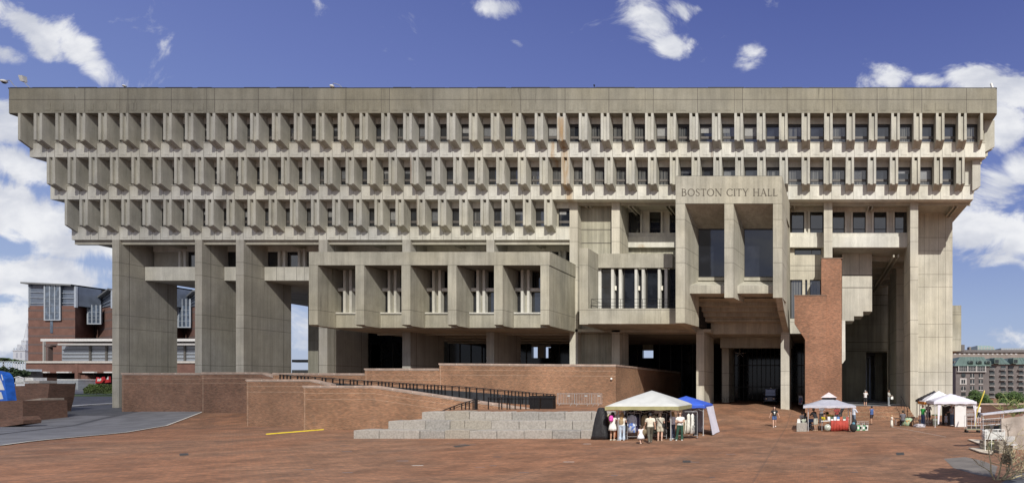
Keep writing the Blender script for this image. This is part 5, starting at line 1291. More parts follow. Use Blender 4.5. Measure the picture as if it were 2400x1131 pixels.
    for sx in (-1, 1): m.ell(h+Vector((sx*e*1.0,.01,0)), (.012,.018,.028), 6, 5)
    fuse(m, 'body', SKIN[skin], root, .0135, 1)
    em = MB()
    for sx in (-1, 1): em.ell(h+Vector((sx*.03*hs,-e*1.08,.018)), (.011,.008,.008), 6, 4)
    if 'glasses' in extras:
        for sx in (-1, 1): em.ell(h+Vector((sx*.034,-e*1.13,.018)), (.028,.012,.02), 8, 5)
        em.box(h.x-.02, h.x+.02, h.y-e*1.2, h.y-e*1.1, h.z+.018, h.z+.024)
    inst(em.mesh('eyes', M['blackmetal']), 'glasses' if 'glasses' in extras else 'eyes', (0,0,0), root)
    # hair
    hm = MB(); hm.ell(h+Vector((0,.022,.045*hs)), (e*1.1, e*1.2, e*1.2), 12, 8)
    hm.ell(h+Vector((0,.045,0)), (e*1.06, e*.95, e*1.15), 12, 8)
    if hair_len:
        rn = random.Random(int(px)); L = hair_len
        limb(hm, [h+Vector((0,.05,.03)), h+Vector((0,.075,-.06)), h+Vector((.01,.1,-.06-L*.5)), h+Vector((0,.105,-.06-L))], [(e,.06),(e*1.2,.06),(e*1.25,.045),(e*.8,.025)], 12)
        for sx in (-1,1): limb(hm, [h+Vector((sx*e*.9,.0,.04)), h+Vector((sx*e*1.15,.01,-.07)), h+Vector((sx*e*1.2,.02,-.06-L*.7))], [.03,.032,.018], 8)
    fuse(hm, 'hair', simple('hair_'+hair, HAIR[hair], .6, .2, 20) if 'hair_'+hair not in bpy.data.materials else bpy.data.materials['hair_'+hair], root, .018, 1)
    if 'cap' in extras:
        c_ = MB(); c_.ell(h+Vector((0,.01,.075)), (e*1.22,e*1.3,e*.85), 12, 6); c_.box(-.06,.06,h.y-e*2.1,h.y-e*.7,h.z+.05,h.z+.065); fuse(c_, 'cap', cloth((.6,.6,.58)), root, .016)
    if top is not None:
        t = MB(); zl = P['pel']-Vector((0,0,.0+top_len))
        limb(t, [zl, P['pel']+Vector((0,0,.04)), P['wst'], P['chs'], P['nb']-Vector((0,0,.035)), P['nb']+Vector((0,0,.01))], [(.175,.125),(.172,.125),(.152,.115),(.178,.128),(.158,.09),(.08,.07)], 16)
        for s, sx in (('l',-1),('r',1)):
            E, Wp, Sh = P['e'+s], P['w'+s], P['s'+s]
            if sleeves <= 1:
                end = Sh.lerp(E, max(.12, sleeves)); limb(t, [Sh+Vector((-sx*.04,0,0)), Sh, end], [.075,.074,.068], 10)
            else: limb(t, [Sh+Vector((-sx*.04,0,0)), Sh, E, E.lerp(Wp, sleeves-1)], [.074,.07,.055,.045], 10)
        fuse(t, 'shirt', cloth(top), root, .02, 2)
    if legs is not None:
        t = MB(); limb(t, [P['pel']-Vector((0,0,.06)), P['pel'], P['pel']+Vector((0,0,.09)) if not sit else P['pel']+Vector((0,0,.05))], [(.165,.12),(.172,.125),(.145,.11)], 14)
        for s, sx in (('l',-1),('r',1)):
            Hh, K, A = P['h'+s], P['k'+s], P['a'+s]
            if leg_len >= 1: limb(t, [Hh, Hh.lerp(K,.45), K, K.lerp(A,.5), A-Vector((0,0,.02))], [.098,.09,.072,.068,.064+(.03 if leg_len > 1.2 else 0)], 12)
            else:
                q = leg_len*2; pts = [Hh, Hh.lerp(K, min(1,q)*.5), Hh.lerp(K, min(1,q))]; rs_ = [.1,.1,.098]
                if q > 1: pts.append(K.lerp(A, q-1)); rs_.append(.08)
                limb(t, pts, rs_, 12)
        fuse(t, 'trousers' if leg_len >= 1 else 'shorts', cloth(legs), root, .02, 2)
    if dress is not None:
        col_, z_end, flare = dress; t = MB(); rings = []; n = 28
        wz = P['wst'].z
        prof = [(P['nb'].z-.02,.085,.07),(P['sl'].z-.02,.165,.10),(P['chs'].z,.165,.12),(wz,.135,.105),(P['pel'].z,.185,.14),((P['pel'].z+z_end)/2,.20+flare*.5,.16+flare*.5),(z_end,.21+flare,.18+flare)]
        for i, (zz, a, b) in enumerate(prof):
            f = 0 if i < 4 else .012*(i-3)
            rings.append([Vector((a*math.cos(q)*(1+f*math.cos(9*q)), b*math.sin(q)*(1+f*math.cos(9*q)), zz)) for q in [2*math.pi*j/n for j in range(n)]])
        t.cs = True; t.loft(rings[::-1])
        for s, sx in (('l',-1),('r',1)): limb(t, [P['s'+s]+Vector((-sx*.04,0,0)), P['s'+s], P['s'+s].lerp(P['e'+s],.4)], [.07,.07,.062], 10)
        inst(t.mesh('dress', cloth(col_)), 'dress', (0,0,0), root)
    for s, sx in (('l',-1),('r',1)):
        A = P['a'+s]; t = MB(); t.cs = True
        limb(t, [A+Vector((0,.05,-.055)), A+Vector((0,-.06,-.055)), A+Vector((sx*.01,-.17,-.068))], [(.045,.042),(.05,.036),(.042,.024)], 10)
        inst(t.mesh('shoe', cloth(shoes)), 'shoe', (0,0,0), root)
    root.scale = (k*1.1, k*1.1, k)
    return root, P
def gy(py, z=0): return (CH-z)*F/(py-VY)
WHT = (.68,.67,.63)
def who(px, feet, H, z=0, **kw):
    Y = gy(feet, z); return person(kw.pop('label'), px, Y, z, H, **kw)
def backpack(root, P, col, label, w=.26, h=.38, side=1):
    """a worn thing is held by another thing: top-level"""
    m = MB(); c = P['chs']+Vector((0,.19*side,-.04)); m.cs = True
    m.ell((0,0,0), (w/2,.1,h/2), 12, 8); m.ell((0,.05,-.07), (w*.36,.07,h*.22), 10, 6)
    for sx in (-1,1): m.tube([(sx*w*.3,-.02,h*.42),(sx*w*.36,-.2,h*.5),(sx*w*.36,-.27,h*.1),(sx*w*.3,-.05,-h*.36)], .014, 5)
    o = m.build('backpack', cloth(col)); k = root.scale[0]
    o.rotation_euler = root.rotation_euler; off = Matrix.Rotation(root.rotation_euler.z, 3, 'Z') @ (c*k); o.location = root.location+off; o.scale = (k,k,k)
    tag(o, label, 'backpack'); return o
r, P = who(1436, 1031, 1.72, label='woman with long black hair, white knee dress and pink backpack seen from behind', face=172, dress=(WHT,.62,.03), hair='black', hair_len=.3, skin=1, shoes=(.62,.56,.45), pose=REACH)
backpack(r, P, (.62,.08,.38), 'bright pink backpack worn over a white dress')
r, P = who(1458, 1031, 1.70, label='woman with long blond hair, white top and pale blue jeans seen from behind', face=190, top=(.66,.64,.58), sleeves=.5, legs=(.42,.50,.60), leg_len=1.3, hair='blond', hair_len=.34, skin=0, pose=HOLD, shoes=(.7,.7,.7))
m = MB(); m.cs = True; m.ell((0,0,0), (.15,.06,.19), 12, 8); m.tube([(-.1,0,.15),(-.02,-.05,.5),(.1,0,.15)], .012, 5); o = m.build('shoulder_bag', cloth((.30,.22,.13))); o.location = (PX(1454.5,35.0), 35.1, 1.12); tag(o, 'tan shoulder bag hanging at the blond woman in jeans', 'bag')
r, P = who(1502, 1039, 1.02, label='small girl in a white flared dress with one arm raised', face=215, dress=((.72,.71,.72),.52,.14), hair='brown', hair_len=.05, skin=0, child=True, pose=dict(wl=(-.30,-.05,1.62), el=(-.28,-.02,1.38), ar=(.1,.22,.12), al=(-.1,-.2,.09), kl=(-.1,-.12,.5)), shoes=(.55,.42,.34))
r, P = who(1524, 1037, 1.74, label='dark haired man in cream t-shirt and olive trousers striding behind the girl in white', face=205, top=(.60,.56,.46), sleeves=.6, legs=(.10,.09,.065), hair='black', skin=1, pose=WALK, shoes=(.18,.15,.12))
r, P = who(1547, 1033, 1.70, label='woman in beige t-shirt and beige shorts with a black strap across her back', face=178, top=(.44,.41,.34), sleeves=.5, legs=(.46,.42,.33), leg_len=.36, hair='brown', hair_len=.03, skin=0, pose=HOLD, shoes=(.35,.25,.18))
m = MB(); m.tube([(-.2,.06,1.02),(-.16,.145,1.08),(-.02,.16,1.25),(.1,.12,1.4),(.13,0,1.47),(.1,-.12,1.38),(-.05,-.16,1.2),(-.19,-.05,1.02),(-.2,.06,1.02)], .014, 5); m.box(-.27,-.16,-.08,.1,.86,1.04)
o = m.build('crossbody_bag', cloth((.02,.02,.02))); o.location = r.location; o.rotation_euler = r.rotation_euler; tag(o, 'small black crossbody bag and strap on the woman in beige shorts', 'bag')
who(1577, 1028, 1.70, label='blond woman in white top and dark blue jeans turned to the clothes rack', face=250, top=(.66,.66,.70), sleeves=.6, legs=(.05,.06,.10), hair='blond', hair_len=.12, skin=0, pose=HOLD, shoes=(.72,.72,.7))
who(1594, 1031, 1.72, label='woman in sunglasses and white top with folded arms and dark green trousers', face=10, top=(.70,.69,.66), sleeves=.4, legs=(.018,.06,.038), leg_len=1.3, hair='brown', hair_len=.18, skin=0, pose=dict(CROSS, kl=(-.14,-.02,.5), al=(-.2,.02,.09)), extras=('glasses',), shoes=(.6,.55,.5))
who(1499, 1020, 1.70, label='stallholder with long black hair in dark clothes in the shade of the cream canopy', face=160, top=(.03,.025,.04), sleeves=1.6, legs=(.02,.02,.03), hair='black', hair_len=.3, skin=2, shoes=(.05,.05,.05))
who(1568, 1021, 1.66, label='person in dark jacket half hidden behind the tent pole among the clothes', face=100, top=(.06,.03,.035), sleeves=1.8, legs=(.02,.02,.02), hair='dark', skin=2, pose=REACH, shoes=(.03,.03,.03))
r, P = who(1815, 1000.5, 1.66, label='woman with long wavy brown hair, black printed t-shirt and denim shorts walking alone', face=8, top=(.015,.015,.017), sleeves=.55, legs=(.06,.10,.22), leg_len=.3, hair='brown', hair_len=.22, skin=0, pose=dict(kl=(-.09,-.08,.5), al=(-.09,-.13,.1), kr=(.09,.03,.5), ar=(.09,.2,.13), wl=(-.36,.02,.92), el=(-.28,.02,1.15), wr=(.36,-.04,.92), er=(.28,0,1.15)), shoes=(.8,.8,.78))
m = MB(); m.prism([(.065*math.cos(t),1.27+.065*math.sin(t)) for t in [i*math.pi/6 for i in range(12)]], 'y', -.150, -.142); m.prism([(-.05,1.14),(.05,1.14),(.04,1.17),(-.04,1.17)], 'y', -.150, -.142); inst(m.mesh('shirt_print', wmt), 'shirt_print', (0,0,0), r)
who(2028, 951, 1.70, z=1.19, label='man in white shirt and black shorts raising a phone at the top of the steps', face=150, top=(.66,.66,.66), sleeves=.6, legs=(.02,.02,.022), leg_len=.5, hair='grey', skin=0, pose=PHOTO, shoes=(.15,.12,.1))
who(2083, 950, 1.72, z=1.19, label='person in pale shirt and grey trousers standing at the right end of the top step', face=60, top=(.38,.38,.35), sleeves=1.3, legs=(.22,.24,.26), hair='dark', skin=2, pose=HOLD, shoes=(.5,.5,.5))
m = MB(); m.box(-.13,.13,-.05,.05,0,.3); m.tube([(-.08,0,.3),(-.05,0,.42),(.05,0,.42),(.08,0,.3)], .008, 4); o = m.build('white_bag', wmt, bevel=.01); Yq = gy(950,1.19); o.location = (PX(2090,Yq), Yq-.2, 1.19+.72); tag(o, 'small white bag held by the person at the right end of the top step', 'bag')
who(2043, 994.5, 1.62, label='person in blue sleeveless top and black shorts walking past the brick steps', face=215, top=(.05,.10,.26), sleeves=.1, legs=(.03,.018,.022), leg_len=.34, hair='black', skin=1, pose=dict(WALK, ar=(.1,.12,.12), al=(-.09,-.12,.1)), shoes=(.08,.06,.05))
who(1912, 1009, 1.72, label='man in black t-shirt and beige shorts bending over the stall table', face=230, top=(.014,.014,.018), sleeves=.6, legs=(.40,.38,.32), leg_len=.52, hair='dark', skin=1, pose=dict(wl=(-.16,-.5,1.05), wr=(.12,-.5,1.02), el=(-.2,-.4,1.2), er=(.2,-.4,1.18)), bend=18, shoes=(.35,.25,.17))
who(1888, 1003, 1.6, label='person in charcoal top crouched on a low seat left of the grey canopy pole', face=120, top=(.06,.065,.07), sleeves=1.4, legs=(.04,.04,.05), hair='black', hair_len=.1, skin=1, sit=True)
who(1880, 1001, 1.66, label='person with light patterned shirt standing behind the granite block at the stall', face=150, top=(.42,.40,.36), sleeves=.5, legs=(.08,.08,.1), hair='brown', skin=0, pose=HOLD, sit=True)
who(1925, 993, 1.72, label='stallholder in grey top standing in the shade behind the flowers', face=20, top=(.20,.19,.20), sleeves=.6, legs=(.04,.04,.05), hair='dark', skin=1, pose=REACH)
who(1961, 995, 1.66, label='dark haired woman in red patterned top behind the stall table', face=15, top=(.24,.035,.03), sleeves=.8, legs=(.05,.04,.05), hair='black', hair_len=.14, skin=1, pose=REACH)
who(1970, 993, 1.78, label='man in black long sleeved shirt leaning beside the woman in red', face=70, top=(.03,.03,.035), sleeves=1.9, legs=(.03,.03,.03), hair='black', skin=2, bend=25)
who(2001, 998, 1.76, label='man in pale blue white shirt standing by the right pole of the grey canopy', face=120, top=(.56,.60,.68), sleeves=1.2, legs=(.12,.16,.22), hair='dark', skin=1, pose=REACH)
who(2116, 998, 1.72, label='man in grey t-shirt seen from behind among the goods on the ground', face=178, top=(.13,.125,.14), sleeves=.6, legs=(.05,.05,.06), hair='dark', skin=1, pose=REACH, sit=True)
who(2163, 996, 1.70, label='person in bright green t-shirt and blue jeans beside the white tents', face=130, top=(.03,.30,.06), sleeves=.6, legs=(.07,.12,.24), hair='darkred', skin=0, pose=HOLD)
who(2176, 989, 1.76, label='man in white t-shirt facing out next to the person in green', face=15, top=(.70,.69,.68), sleeves=.6, legs=(.07,.06,.07), leg_len=.55, hair='dark', skin=1, pose=HOLD)
who(2231, 996, 1.74, label='man in white polo shirt and blue jeans standing inside the white tent', face=285, top=(.58,.58,.60), sleeves=.6, legs=(.12,.19,.30), hair='grey', skin=0, pose=HOLD)
who(2217, 995, .95, label='small child in white and blue with an orange hat inside the white tent', face=10, dress=((.55,.58,.66),.42,.03), hair='blond', skin=0, child=True)
who(2294, 990, 1.76, label='person in white t-shirt and dark shorts behind the right corner of the white tent', face=160, top=(.66,.63,.64), sleeves=.6, legs=(.03,.03,.035), leg_len=.5, hair='brown', skin=0)
who(2090, 1000, .98, label='pale little figure in a long white dress kneeling at the end of the ground display', face=60, dress=((.66,.64,.56),.06,.03), hair='blond', hair_len=.1, skin=0, child=True, pose=REACH)
# ---------------------------------------------------------------- canopies
def canopy(label, px0, px1, Y0, depth, z_eave, z_top, mat, legs, val=.28, valmat=None, cat='canopy tent', vent=None, ridge=None, eavef=None, sag=.06, legmat=None, zb=0, wall=None, flare=0, legins=.12):
    x0, x1 = PX(px0,Y0), PX(px1,Y0); root = empty('canopy_tent', ((x0+x1)/2, Y0+depth/2, zb)); tag(root, label, cat)
    y0, y1 = Y0, Y0+depth; cx, cy = (x0+x1)/2, (y0+y1)/2
    n = 12; th = .02; m = MB(); m.cs = True
    def surf(u, v, dz=0):
        X_ = x0+(x1-x0)*u; Y_ = y0+(y1-y0)*v
        q = max(abs(u-.5), abs(v-.5))*2; h = 1-q
        zz = z_eave + (z_top-z_eave)*(h**.93 if not flare else h**1.3)
        edge = min(abs(u-.5), abs(v-.5))*2
        zz -= sag*math.sin(math.pi*min(1,q))*(1-abs(edge/max(q,.001)))*.5
        return (X_, Y_, zz+dz)
    vs = []
    for dz in (0, -th):
        for j in range(n+1):
            for i in range(n+1): vs.append(surf(i/n, j/n, dz))
    fs = []; N = (n+1)**2
    for j in range(n):
        for i in range(n):
            a = j*(n+1)+i; fs.append((a,a+1,a+n+2,a+n+1)); fs.append((N+a,N+a+n+1,N+a+n+2,N+a+1))
    rim = [i for i in range(n+1)] + [j*(n+1)+n for j in range(1,n+1)] + [n*(n+1)+i for i in range(n-1,-1,-1)] + [j*(n+1) for j in range(n-1,0,-1)]
    for k in range(len(rim)): a, b_ = rim[k], rim[(k+1)%len(rim)]; fs.append((a, b_, N+b_, N+a))
    m.add(vs, fs); top_ = m.build('roof', mat, root)
    m = MB()
    if val:
        L = []
        for k in range(24): t = k/23; L.append((x0+(x1-x0)*t, z_eave-val+.035*abs(math.sin(t*math.pi*4))))
        m.prism([(x0,z_eave)] + L + [(x1,z_eave)], 'y', y0-.012, y0+.004); m.prism([(x0,z_eave)] + L + [(x1,z_eave)], 'y', y1-.004, y1+.012)
        m.box(x0-.012,x0+.004,y0,y1,z_eave-val,z_eave); m.box(x1-.004,x1+.012,y0,y1,z_eave-val,z_eave)
        m.build('valance', valmat or mat, root)
    if vent:
        m = MB(); m.add([(cx-vent,cy-vent,z_top-.08),(cx+vent,cy-vent,z_top-.08),(cx+vent,cy+vent,z_top-.08),(cx-vent,cy+vent,z_top-.08),(cx,cy,z_top+.32)], [(0,1,4),(1,2,4),(2,3,4),(3,0,4),(0,3,2,1)]); m.mat(1); m.box(cx-vent*.85,cx+vent*.85,cy-vent*.85,cy+vent*.85,z_top-.2,z_top-.081); m.build('vent_cap', [vent_m, M['blackmetal']], root)
    lm_ = legmat or bpy.data.materials.get('tent_pole') or simple('tent_pole', (.55,.55,.56), .4, metal=.4)
    i_ = legins
    for (lx, ly) in [(x0+i_,y0+i_),(x1-i_,y0+i_),(x1-i_,y1-i_),(x0+i_,y1-i_)]:
        m = MB(); m.box(lx-.025,lx+.025,ly-.025,ly+.025,zb,z_eave+.02); m.box(lx-.07,lx+.07,ly-.07,ly+.07,zb,zb+.02); m.build('leg', lm_, root)
    m = MB()
    for (a, b_) in (((x0+i_,y0+i_),(x1-i_,y0+i_)),((x1-i_,y0+i_),(x1-i_,y1-i_)),((x1-i_,y1-i_),(x0+i_,y1-i_)),((x0+i_,y1-i_),(x0+i_,y0+i_))):
        k = 4
        for s in range(k):
            p = [a[q]+(b_[q]-a[q])*s/k for q in (0,1)]; r_ = [a[q]+(b_[q]-a[q])*(s+1)/k for q in (0,1)]
            m.tube([(p[0],p[1],z_eave-.12),(r_[0],r_[1],z_eave-.42)], .011, 4); m.tube([(p[0],p[1],z_eave-.42),(r_[0],r_[1],z_eave-.12)], .011, 4)
    m.build('truss', lm_, root)
    return root
cream = simple('cream_canvas', (.49,.495,.475), .75, .06, 1.5, bump=.1); khaki = simple('khaki_trim', (.30,.28,.14), .8, .1)
vent_m = simple('vent_canvas', (.58,.50,.50), .8)
Yc = 34.6
# cream tent: eave y 957 to 950, apex 914
t = canopy('large cream peaked canopy with khaki edge over the clothes racks', 1418, 1590, Yc, 4.4, PZ(951.5,Yc), PZ(914,Yc+2.2), cream, None, val=.24, valmat=khaki, sag=.0, legins=.6)
blue = simple('blue_canvas', (.035,.10,.52), .6, .08); grey_c = simple('grey_canvas', (.36,.365,.42), .75, .06); wc = simple('white_canvas', (.62,.61,.68), .7, .05, 2); wc2 = simple('white_canvas_side', (.66,.65,.72), .75, .05, 3, bump=.3)
Yb = 38.5
t = canopy('royal blue canopy with a white side wall behind the cream one', 1541, 1652, Yb, 3.1, PZ(949,Yb), PZ(927,Yb+1.5), blue, None, val=.2)
m = MB(); x = PX(1650,Yb); m.cs = True
vs = []; fs = []
for j in range(7):
    for i in range(7):
        u, v = i/6, j/6; vs.append((x+.12+.42*(1-v)+.03*math.sin(u*9+v*3), Yb+.1+2.9*u, .05+(PZ(953,Yb)-.05)*v))
for j in range(6):
    for i in range(6): a = j*7+i; fs.append((a,a+1,a+8,a+7))
m.add(vs, fs); m.add([(p[0]+.02,p[1],p[2]) for p in vs], [f[::-1] for f in fs]); m.build('side_wall', wc2, t)
m = MB(); m.box(PX(1600,Yb+2.9), PX(1648,Yb+2.9), Yb+2.95, Yb+2.98, .05, PZ(953,Yb)); m.build('back_wall', wc2, t)
Yg = 42.2
t = canopy('grey two-tier canopy with pale vent cap over the book table', 1883, 2006, Yg, 3.6, PZ(950,Yg), PZ(928,Yg+1.8), grey_c, None, val=.18, valmat=simple('pale_grey_trim', (.46,.46,.52), .7), vent=.62, flare=1, legins=.35)
Yt = 47.5
canopy('black canopy behind the white ones at the end pier', 2160, 2235, 51.6, 3.0, PZ(937,51.6), PZ(914.5,53), simple('black_canvas', (.02,.02,.028), .6, .1), None, val=.22, legmat=M['blackmetal'])
canopy('white canopy with an orange front edge between the black one and the big white one', 2167, 2252, 49.6, 3.0, PZ(941,49.6), PZ(914.5,51), simple('bright_canvas', (.72,.71,.74), .7, .05), None, val=.24, valmat=simple('orange_trim', (.62,.24,.03), .7))
t = canopy('white pop-up tent nearest the camera at right with panel walls', 2189, 2289, 46.6, 3.1, PZ(940,46.6), PZ(921,48.1), wc, None, val=.22)
m = MB(); m.box(PX(2238,46.8), PX(2264,46.8), 46.75, 46.8, 0.02, PZ(947,46.8)); m.build('panel', simple('white_panel', (.66,.65,.64), .6, .03), t)
for (a, b_, k) in ((2198,2206,0),(2280,2288,1)):
    m = MB(); Y = 46.7; m.prism([(PX(a,Y),PZ(946,Y)),(PX(b_,Y),PZ(946,Y)),(PX(b_ if k else a+5,Y),PZ(966,Y)),(PX(b_-1 if k else a+3,Y),PZ(993,Y)),(PX(b_-3 if k else a,Y),PZ(993,Y)),(PX(b_-4 if k else a,Y),PZ(966,Y))], 'y', Y, Y+.05); m.build('curtain', wc2, t)
m = MB(); m.box(PX(2208,49.5), PX(2237,49.5), 49.5, 49.55, .02, PZ(949,49.5)); m.build('back_panel', M['frame'], t)
# ---------------------------------------------------------------- clothes racks and garments
pole = bpy.data.materials['tent_pole']
def rack(px0, px1, Y, z, label):
    x0, x1 = PX(px0,Y), PX(px1,Y); root = empty('clothes_rack', ((x0+x1)/2, Y, 0)); tag(root, label, 'clothes rack')
    m = MB(); m.tube([(x0,Y,z),(x1,Y,z)], .016, 6); m.build('rail', pole, root)
    for x in (x0, x1):
        m = MB(); m.tube([(x,Y,.05),(x,Y,z)], .015, 6); m.tube([(x,Y-.25,.05),(x,Y+.25,.05)], .015, 6); m.build('upright', pole, root)
        for dy in (-.25,.25): m = MB(); m.ell((x,Y+dy,.035), (.02,.035,.035), 8, 6); m.build('caster', M['blackmetal'], root)
    m = MB(); m.tube([(x0,Y,.2),(x1,Y,.2)], .012, 5); m.build('lower_bar', pole, root)
    return root
rack(1428,1470,36.2,1.66,'chrome clothes rack at the left end under the cream canopy')
rack(1470,1500,35.6,1.66,'chrome clothes rack with the blue tie-dye robe beside the girl in white')
rack(1524,1562,36.0,1.62,'chrome clothes rack behind the man in cream and woman in beige')
rack(1588,1634,36.6,1.70,'double rail clothes rack at the right corner of the canopies')
def garment(px, Y, z, w, L, col, label, kind='shirt', ang=0, col2=None):
    m = MB(); m.cs = True; rn = random.Random(int(px*7)); R = []
    prof = [(0,.03,.03),(-.04,w*.5,.045),(-.12,w*.9,.07),(-.3,w*.8,.075),(-L*.6,w*.85,.075),(-L,w*(1.05 if kind != 'dress' else 1.5),.085)]
    for zz, a, b in prof: R.append([Vector((a/2*math.cos(q)*(1+.07*math.cos(5*q+px)), b*math.sin(q)*(1+.25*math.cos(7*q)), zz)) for q in [2*math.pi*j/16 for j in range(16)]])
    m.loft(R)
    if kind != 'dress':
        for sx in (-1,1): limb(m, [(sx*w*.38,0,-.1),(sx*w*.5,.02,-.25),(sx*w*.53,0,-L*.62)], [.05,.05,.04], 8)
    m.cs = False; m.mat(1); m.tube([(0,0,.0),(0,0,.05),(.03,0,.08),(0,0,.1)], .005, 4)
    if col2:
        m.mat(2, True)
        for _ in range(9): c_ = (rn.uniform(-w*.35,w*.35), -.085, -rn.uniform(.2,L*.95)); m.ell(c_, (rn.uniform(.04,.09),.012,rn.uniform(.03,.09)), 8, 5)
    o = m.build('garment', [cloth(col), M['blackmetal'], cloth(col2) if col2 else M['frame']], org=(0,0,0)); o.location = (PX(px,Y), Y, z-.1); o.rotation_euler = (0,0,math.radians(ang)); tag(o, label, 'garment', 'garments on the clothes racks'); return o
for a in [(1427,36.2,1.66,.4,1.2,(.50,.42,.26),'beige coat hanging at the far left of the racks','shirt',60,None),
          (1431,36.3,1.66,.35,1.35,(.45,.33,.05),'mustard yellow dress hanging low left of the woman in white','dress',70,None),
          (1446,36.2,1.66,.4,.9,(.62,.18,.05),'orange shirt hanging between the two women at left','shirt',50,None),
          (1447,36.25,1.66,.36,1.45,(.55,.14,.03),'long orange dress reaching the ground behind the blond woman','dress',80,None),
          (1450,36.1,1.66,.4,.8,WHT,'white blouse hanging beside the orange shirt','shirt',20,None),
          (1466,36.2,1.66,.4,1.1,(.06,.07,.09),'dark grey coat hanging right of the blond woman','shirt',40,None),
          (1481,35.6,1.66,.5,1.1,(.60,.66,.78),'white and blue tie-dye robe hanging facing out','shirt',0,(.10,.18,.50)),
          (1489,36.0,1.66,.4,1.1,(.03,.035,.06),'navy blazer hanging right of the tie-dye robe','shirt',30,None),
          (1493,35.9,1.5,.35,.9,(.10,.09,.2),'dark violet shirt hanging high by the stallholder','shirt',60,None),
          (1510,36.0,1.64,.35,1.3,(.34,.28,.17),'tan trench coat hanging left of the man in cream','shirt',65,None),
          (1514,36.1,1.64,.35,1.2,(.42,.36,.24),'pale khaki jacket hanging beside the tan trench coat','shirt',75,None),
          (1533,36.0,1.62,.45,.9,(.40,.37,.28),'cream knit top hanging between man and woman','shirt',10,None),
          (1538,36.2,1.62,.35,1.2,(.05,.06,.05),'black dress hanging between man and woman','dress',60,None),
          (1559,36.0,1.62,.4,1.2,(.045,.04,.04),'black coat hanging left of the front tent pole','shirt',50,None),
          (1556,36.2,1.62,.35,1.1,(.28,.28,.26),'grey striped shirt hanging left of the front tent pole','shirt',70,(.1,.1,.1)),
          (1573,37.3,1.6,.4,1.2,(.02,.02,.025),'black long dress in the gap right of the tent pole','dress',40,None),
          (1604,36.7,1.30,.35,.9,(.36,.30,.2),'tan shirt hanging low beside the woman in green trousers','shirt',75,None),
          (1609,36.6,1.30,.35,.9,(.60,.58,.50),'ivory dress hanging second on the right rack','dress',60,(.08,.09,.06)),
          (1614,36.5,1.68,.28,1.2,(.64,.63,.56),'long white dress hanging in the middle of the right rack','dress',50,None),
          (1623,36.5,1.68,.28,1.25,(.66,.65,.60),'ivory dress with dark dots hanging near the end of the right rack','dress',62,(.3,.3,.28)),
          (1631,36.8,1.55,.35,1.3,(.015,.016,.02),'black dress hanging at the right end of the rack','dress',60,None)]:
    garment(*a)
m = MB(); Y = 37.2; m.box(PX(1534,Y), PX(1553,Y), Y, Y+.02, PZ(968,Y), PZ(955,Y)); tag(m.build('paper_sign', wmt), 'small white sheet sign hanging at the back of the cream canopy', 'sign')
for k, (px, c) in enumerate(((1470,(.5,.5,.5)),(1480,(.05,.05,.06)),(1506,(.55,.53,.5)),(1518,(.1,.09,.09)),(1530,(.25,.2,.2)),(1561,(.3,.3,.34)))):
    garment(px, 38.6, 2.05, .5, .8, c, ['pale grey top hanging at the back left under the canopy','black top hanging at the back behind the navy blazer','off white top hanging high behind the stallholder','charcoal top hanging high behind the man in cream','brown top hanging left of the paper sign','grey blue top hanging right of the paper sign'][k], 'shirt', 5)
rack(1466,1500,38.6,2.03,'tall rear rail at the back left of the cream canopy'); rack(1503,1566,38.6,2.03,'tall rear rail at the back right of the cream canopy')
for k, px in enumerate((1473,1476,1486,1491,1496,1509,1513,1523,1526,1544,1549,1553,1557,1564)):
    garment(px, 38.65, 2.05, .42, 1.25, ((.02,.02,.025),(.035,.03,.03),(.03,.035,.05))[k%3], 'dark garment packed among others on the rear rails under the cream canopy', 'shirt', 62+k*5%30)
# black covered rack
m = MB(); m.cs = True; R = []; Y = 35.6; rn = random.Random(3)
for zz, px0, px1, d in ((0,1379,1426,.7),(.25,1381.5,1424.5,.66),(.8,1386,1422,.5),(1.3,1391,1419,.4),(1.75,1396.5,1416,.3),(1.95,1400,1413,.2),(2.0,1403,1411,.1)):
    x0, x1 = PX(px0,Y), PX(px1,Y); n = 26
    R.append([Vector(((x0+x1)/2+(x1-x0)/2*math.copysign(abs(math.cos(q))**.6, math.cos(q))*(1+.03*math.cos(9*q+zz*2)), Y+d+d*math.copysign(abs(math.sin(q))**.6, math.sin(q))*(1+.06*math.cos(7*q+zz*3)), zz)) for q in [2*math.pi*j/n for j in range(n)]])
m.loft(R); tag(m.build('covered_rack', simple('black_tarp', (.018,.019,.022), .35, .2, 5, bump=.8)), 'tall black tarpaulin covered rack tapering upward beside the granite blocks', 'covered rack')
# ---------------------------------------------------------------- book table stall
gb_ = MB(); Y = 42.0; gb_.box(PX(1867,Y), PX(1891,Y), Y, Y+.75, 0, PZ(990,Y)); tag(gb_.build('granite_block', M['granite'], bevel=.02), 'square granite block bollard at the left front corner of the grey canopy', 'granite block')
m = MB(); Y = 42.15; m.prism([(PX(1868,Y),.62),(PX(1876,Y),.62),(PX(1875.5,Y),.9),(PX(1869,Y),.92)], 'y', Y, Y+.12); m.tube([(PX(1870,Y),Y+.06,.9),(PX(1872,Y),Y+.06,1.0),(PX(1874,Y),Y+.06,.9)], .007, 4); o = m.build('paper_bag', wmt); tag(o, 'white paper bag standing on the granite block', 'bag')
m = MB(); rn = random.Random(6); leaves(m, (PX(1883,Y), Y+.2, .80), (.2,.18,.2), 260, .035, rn, 4); tag(m.build('bouquet', simple('pale_bloom', (.55,.58,.48), .7, .3, 20)), 'bunch of pale white green flowers on the granite block', 'bouquet')
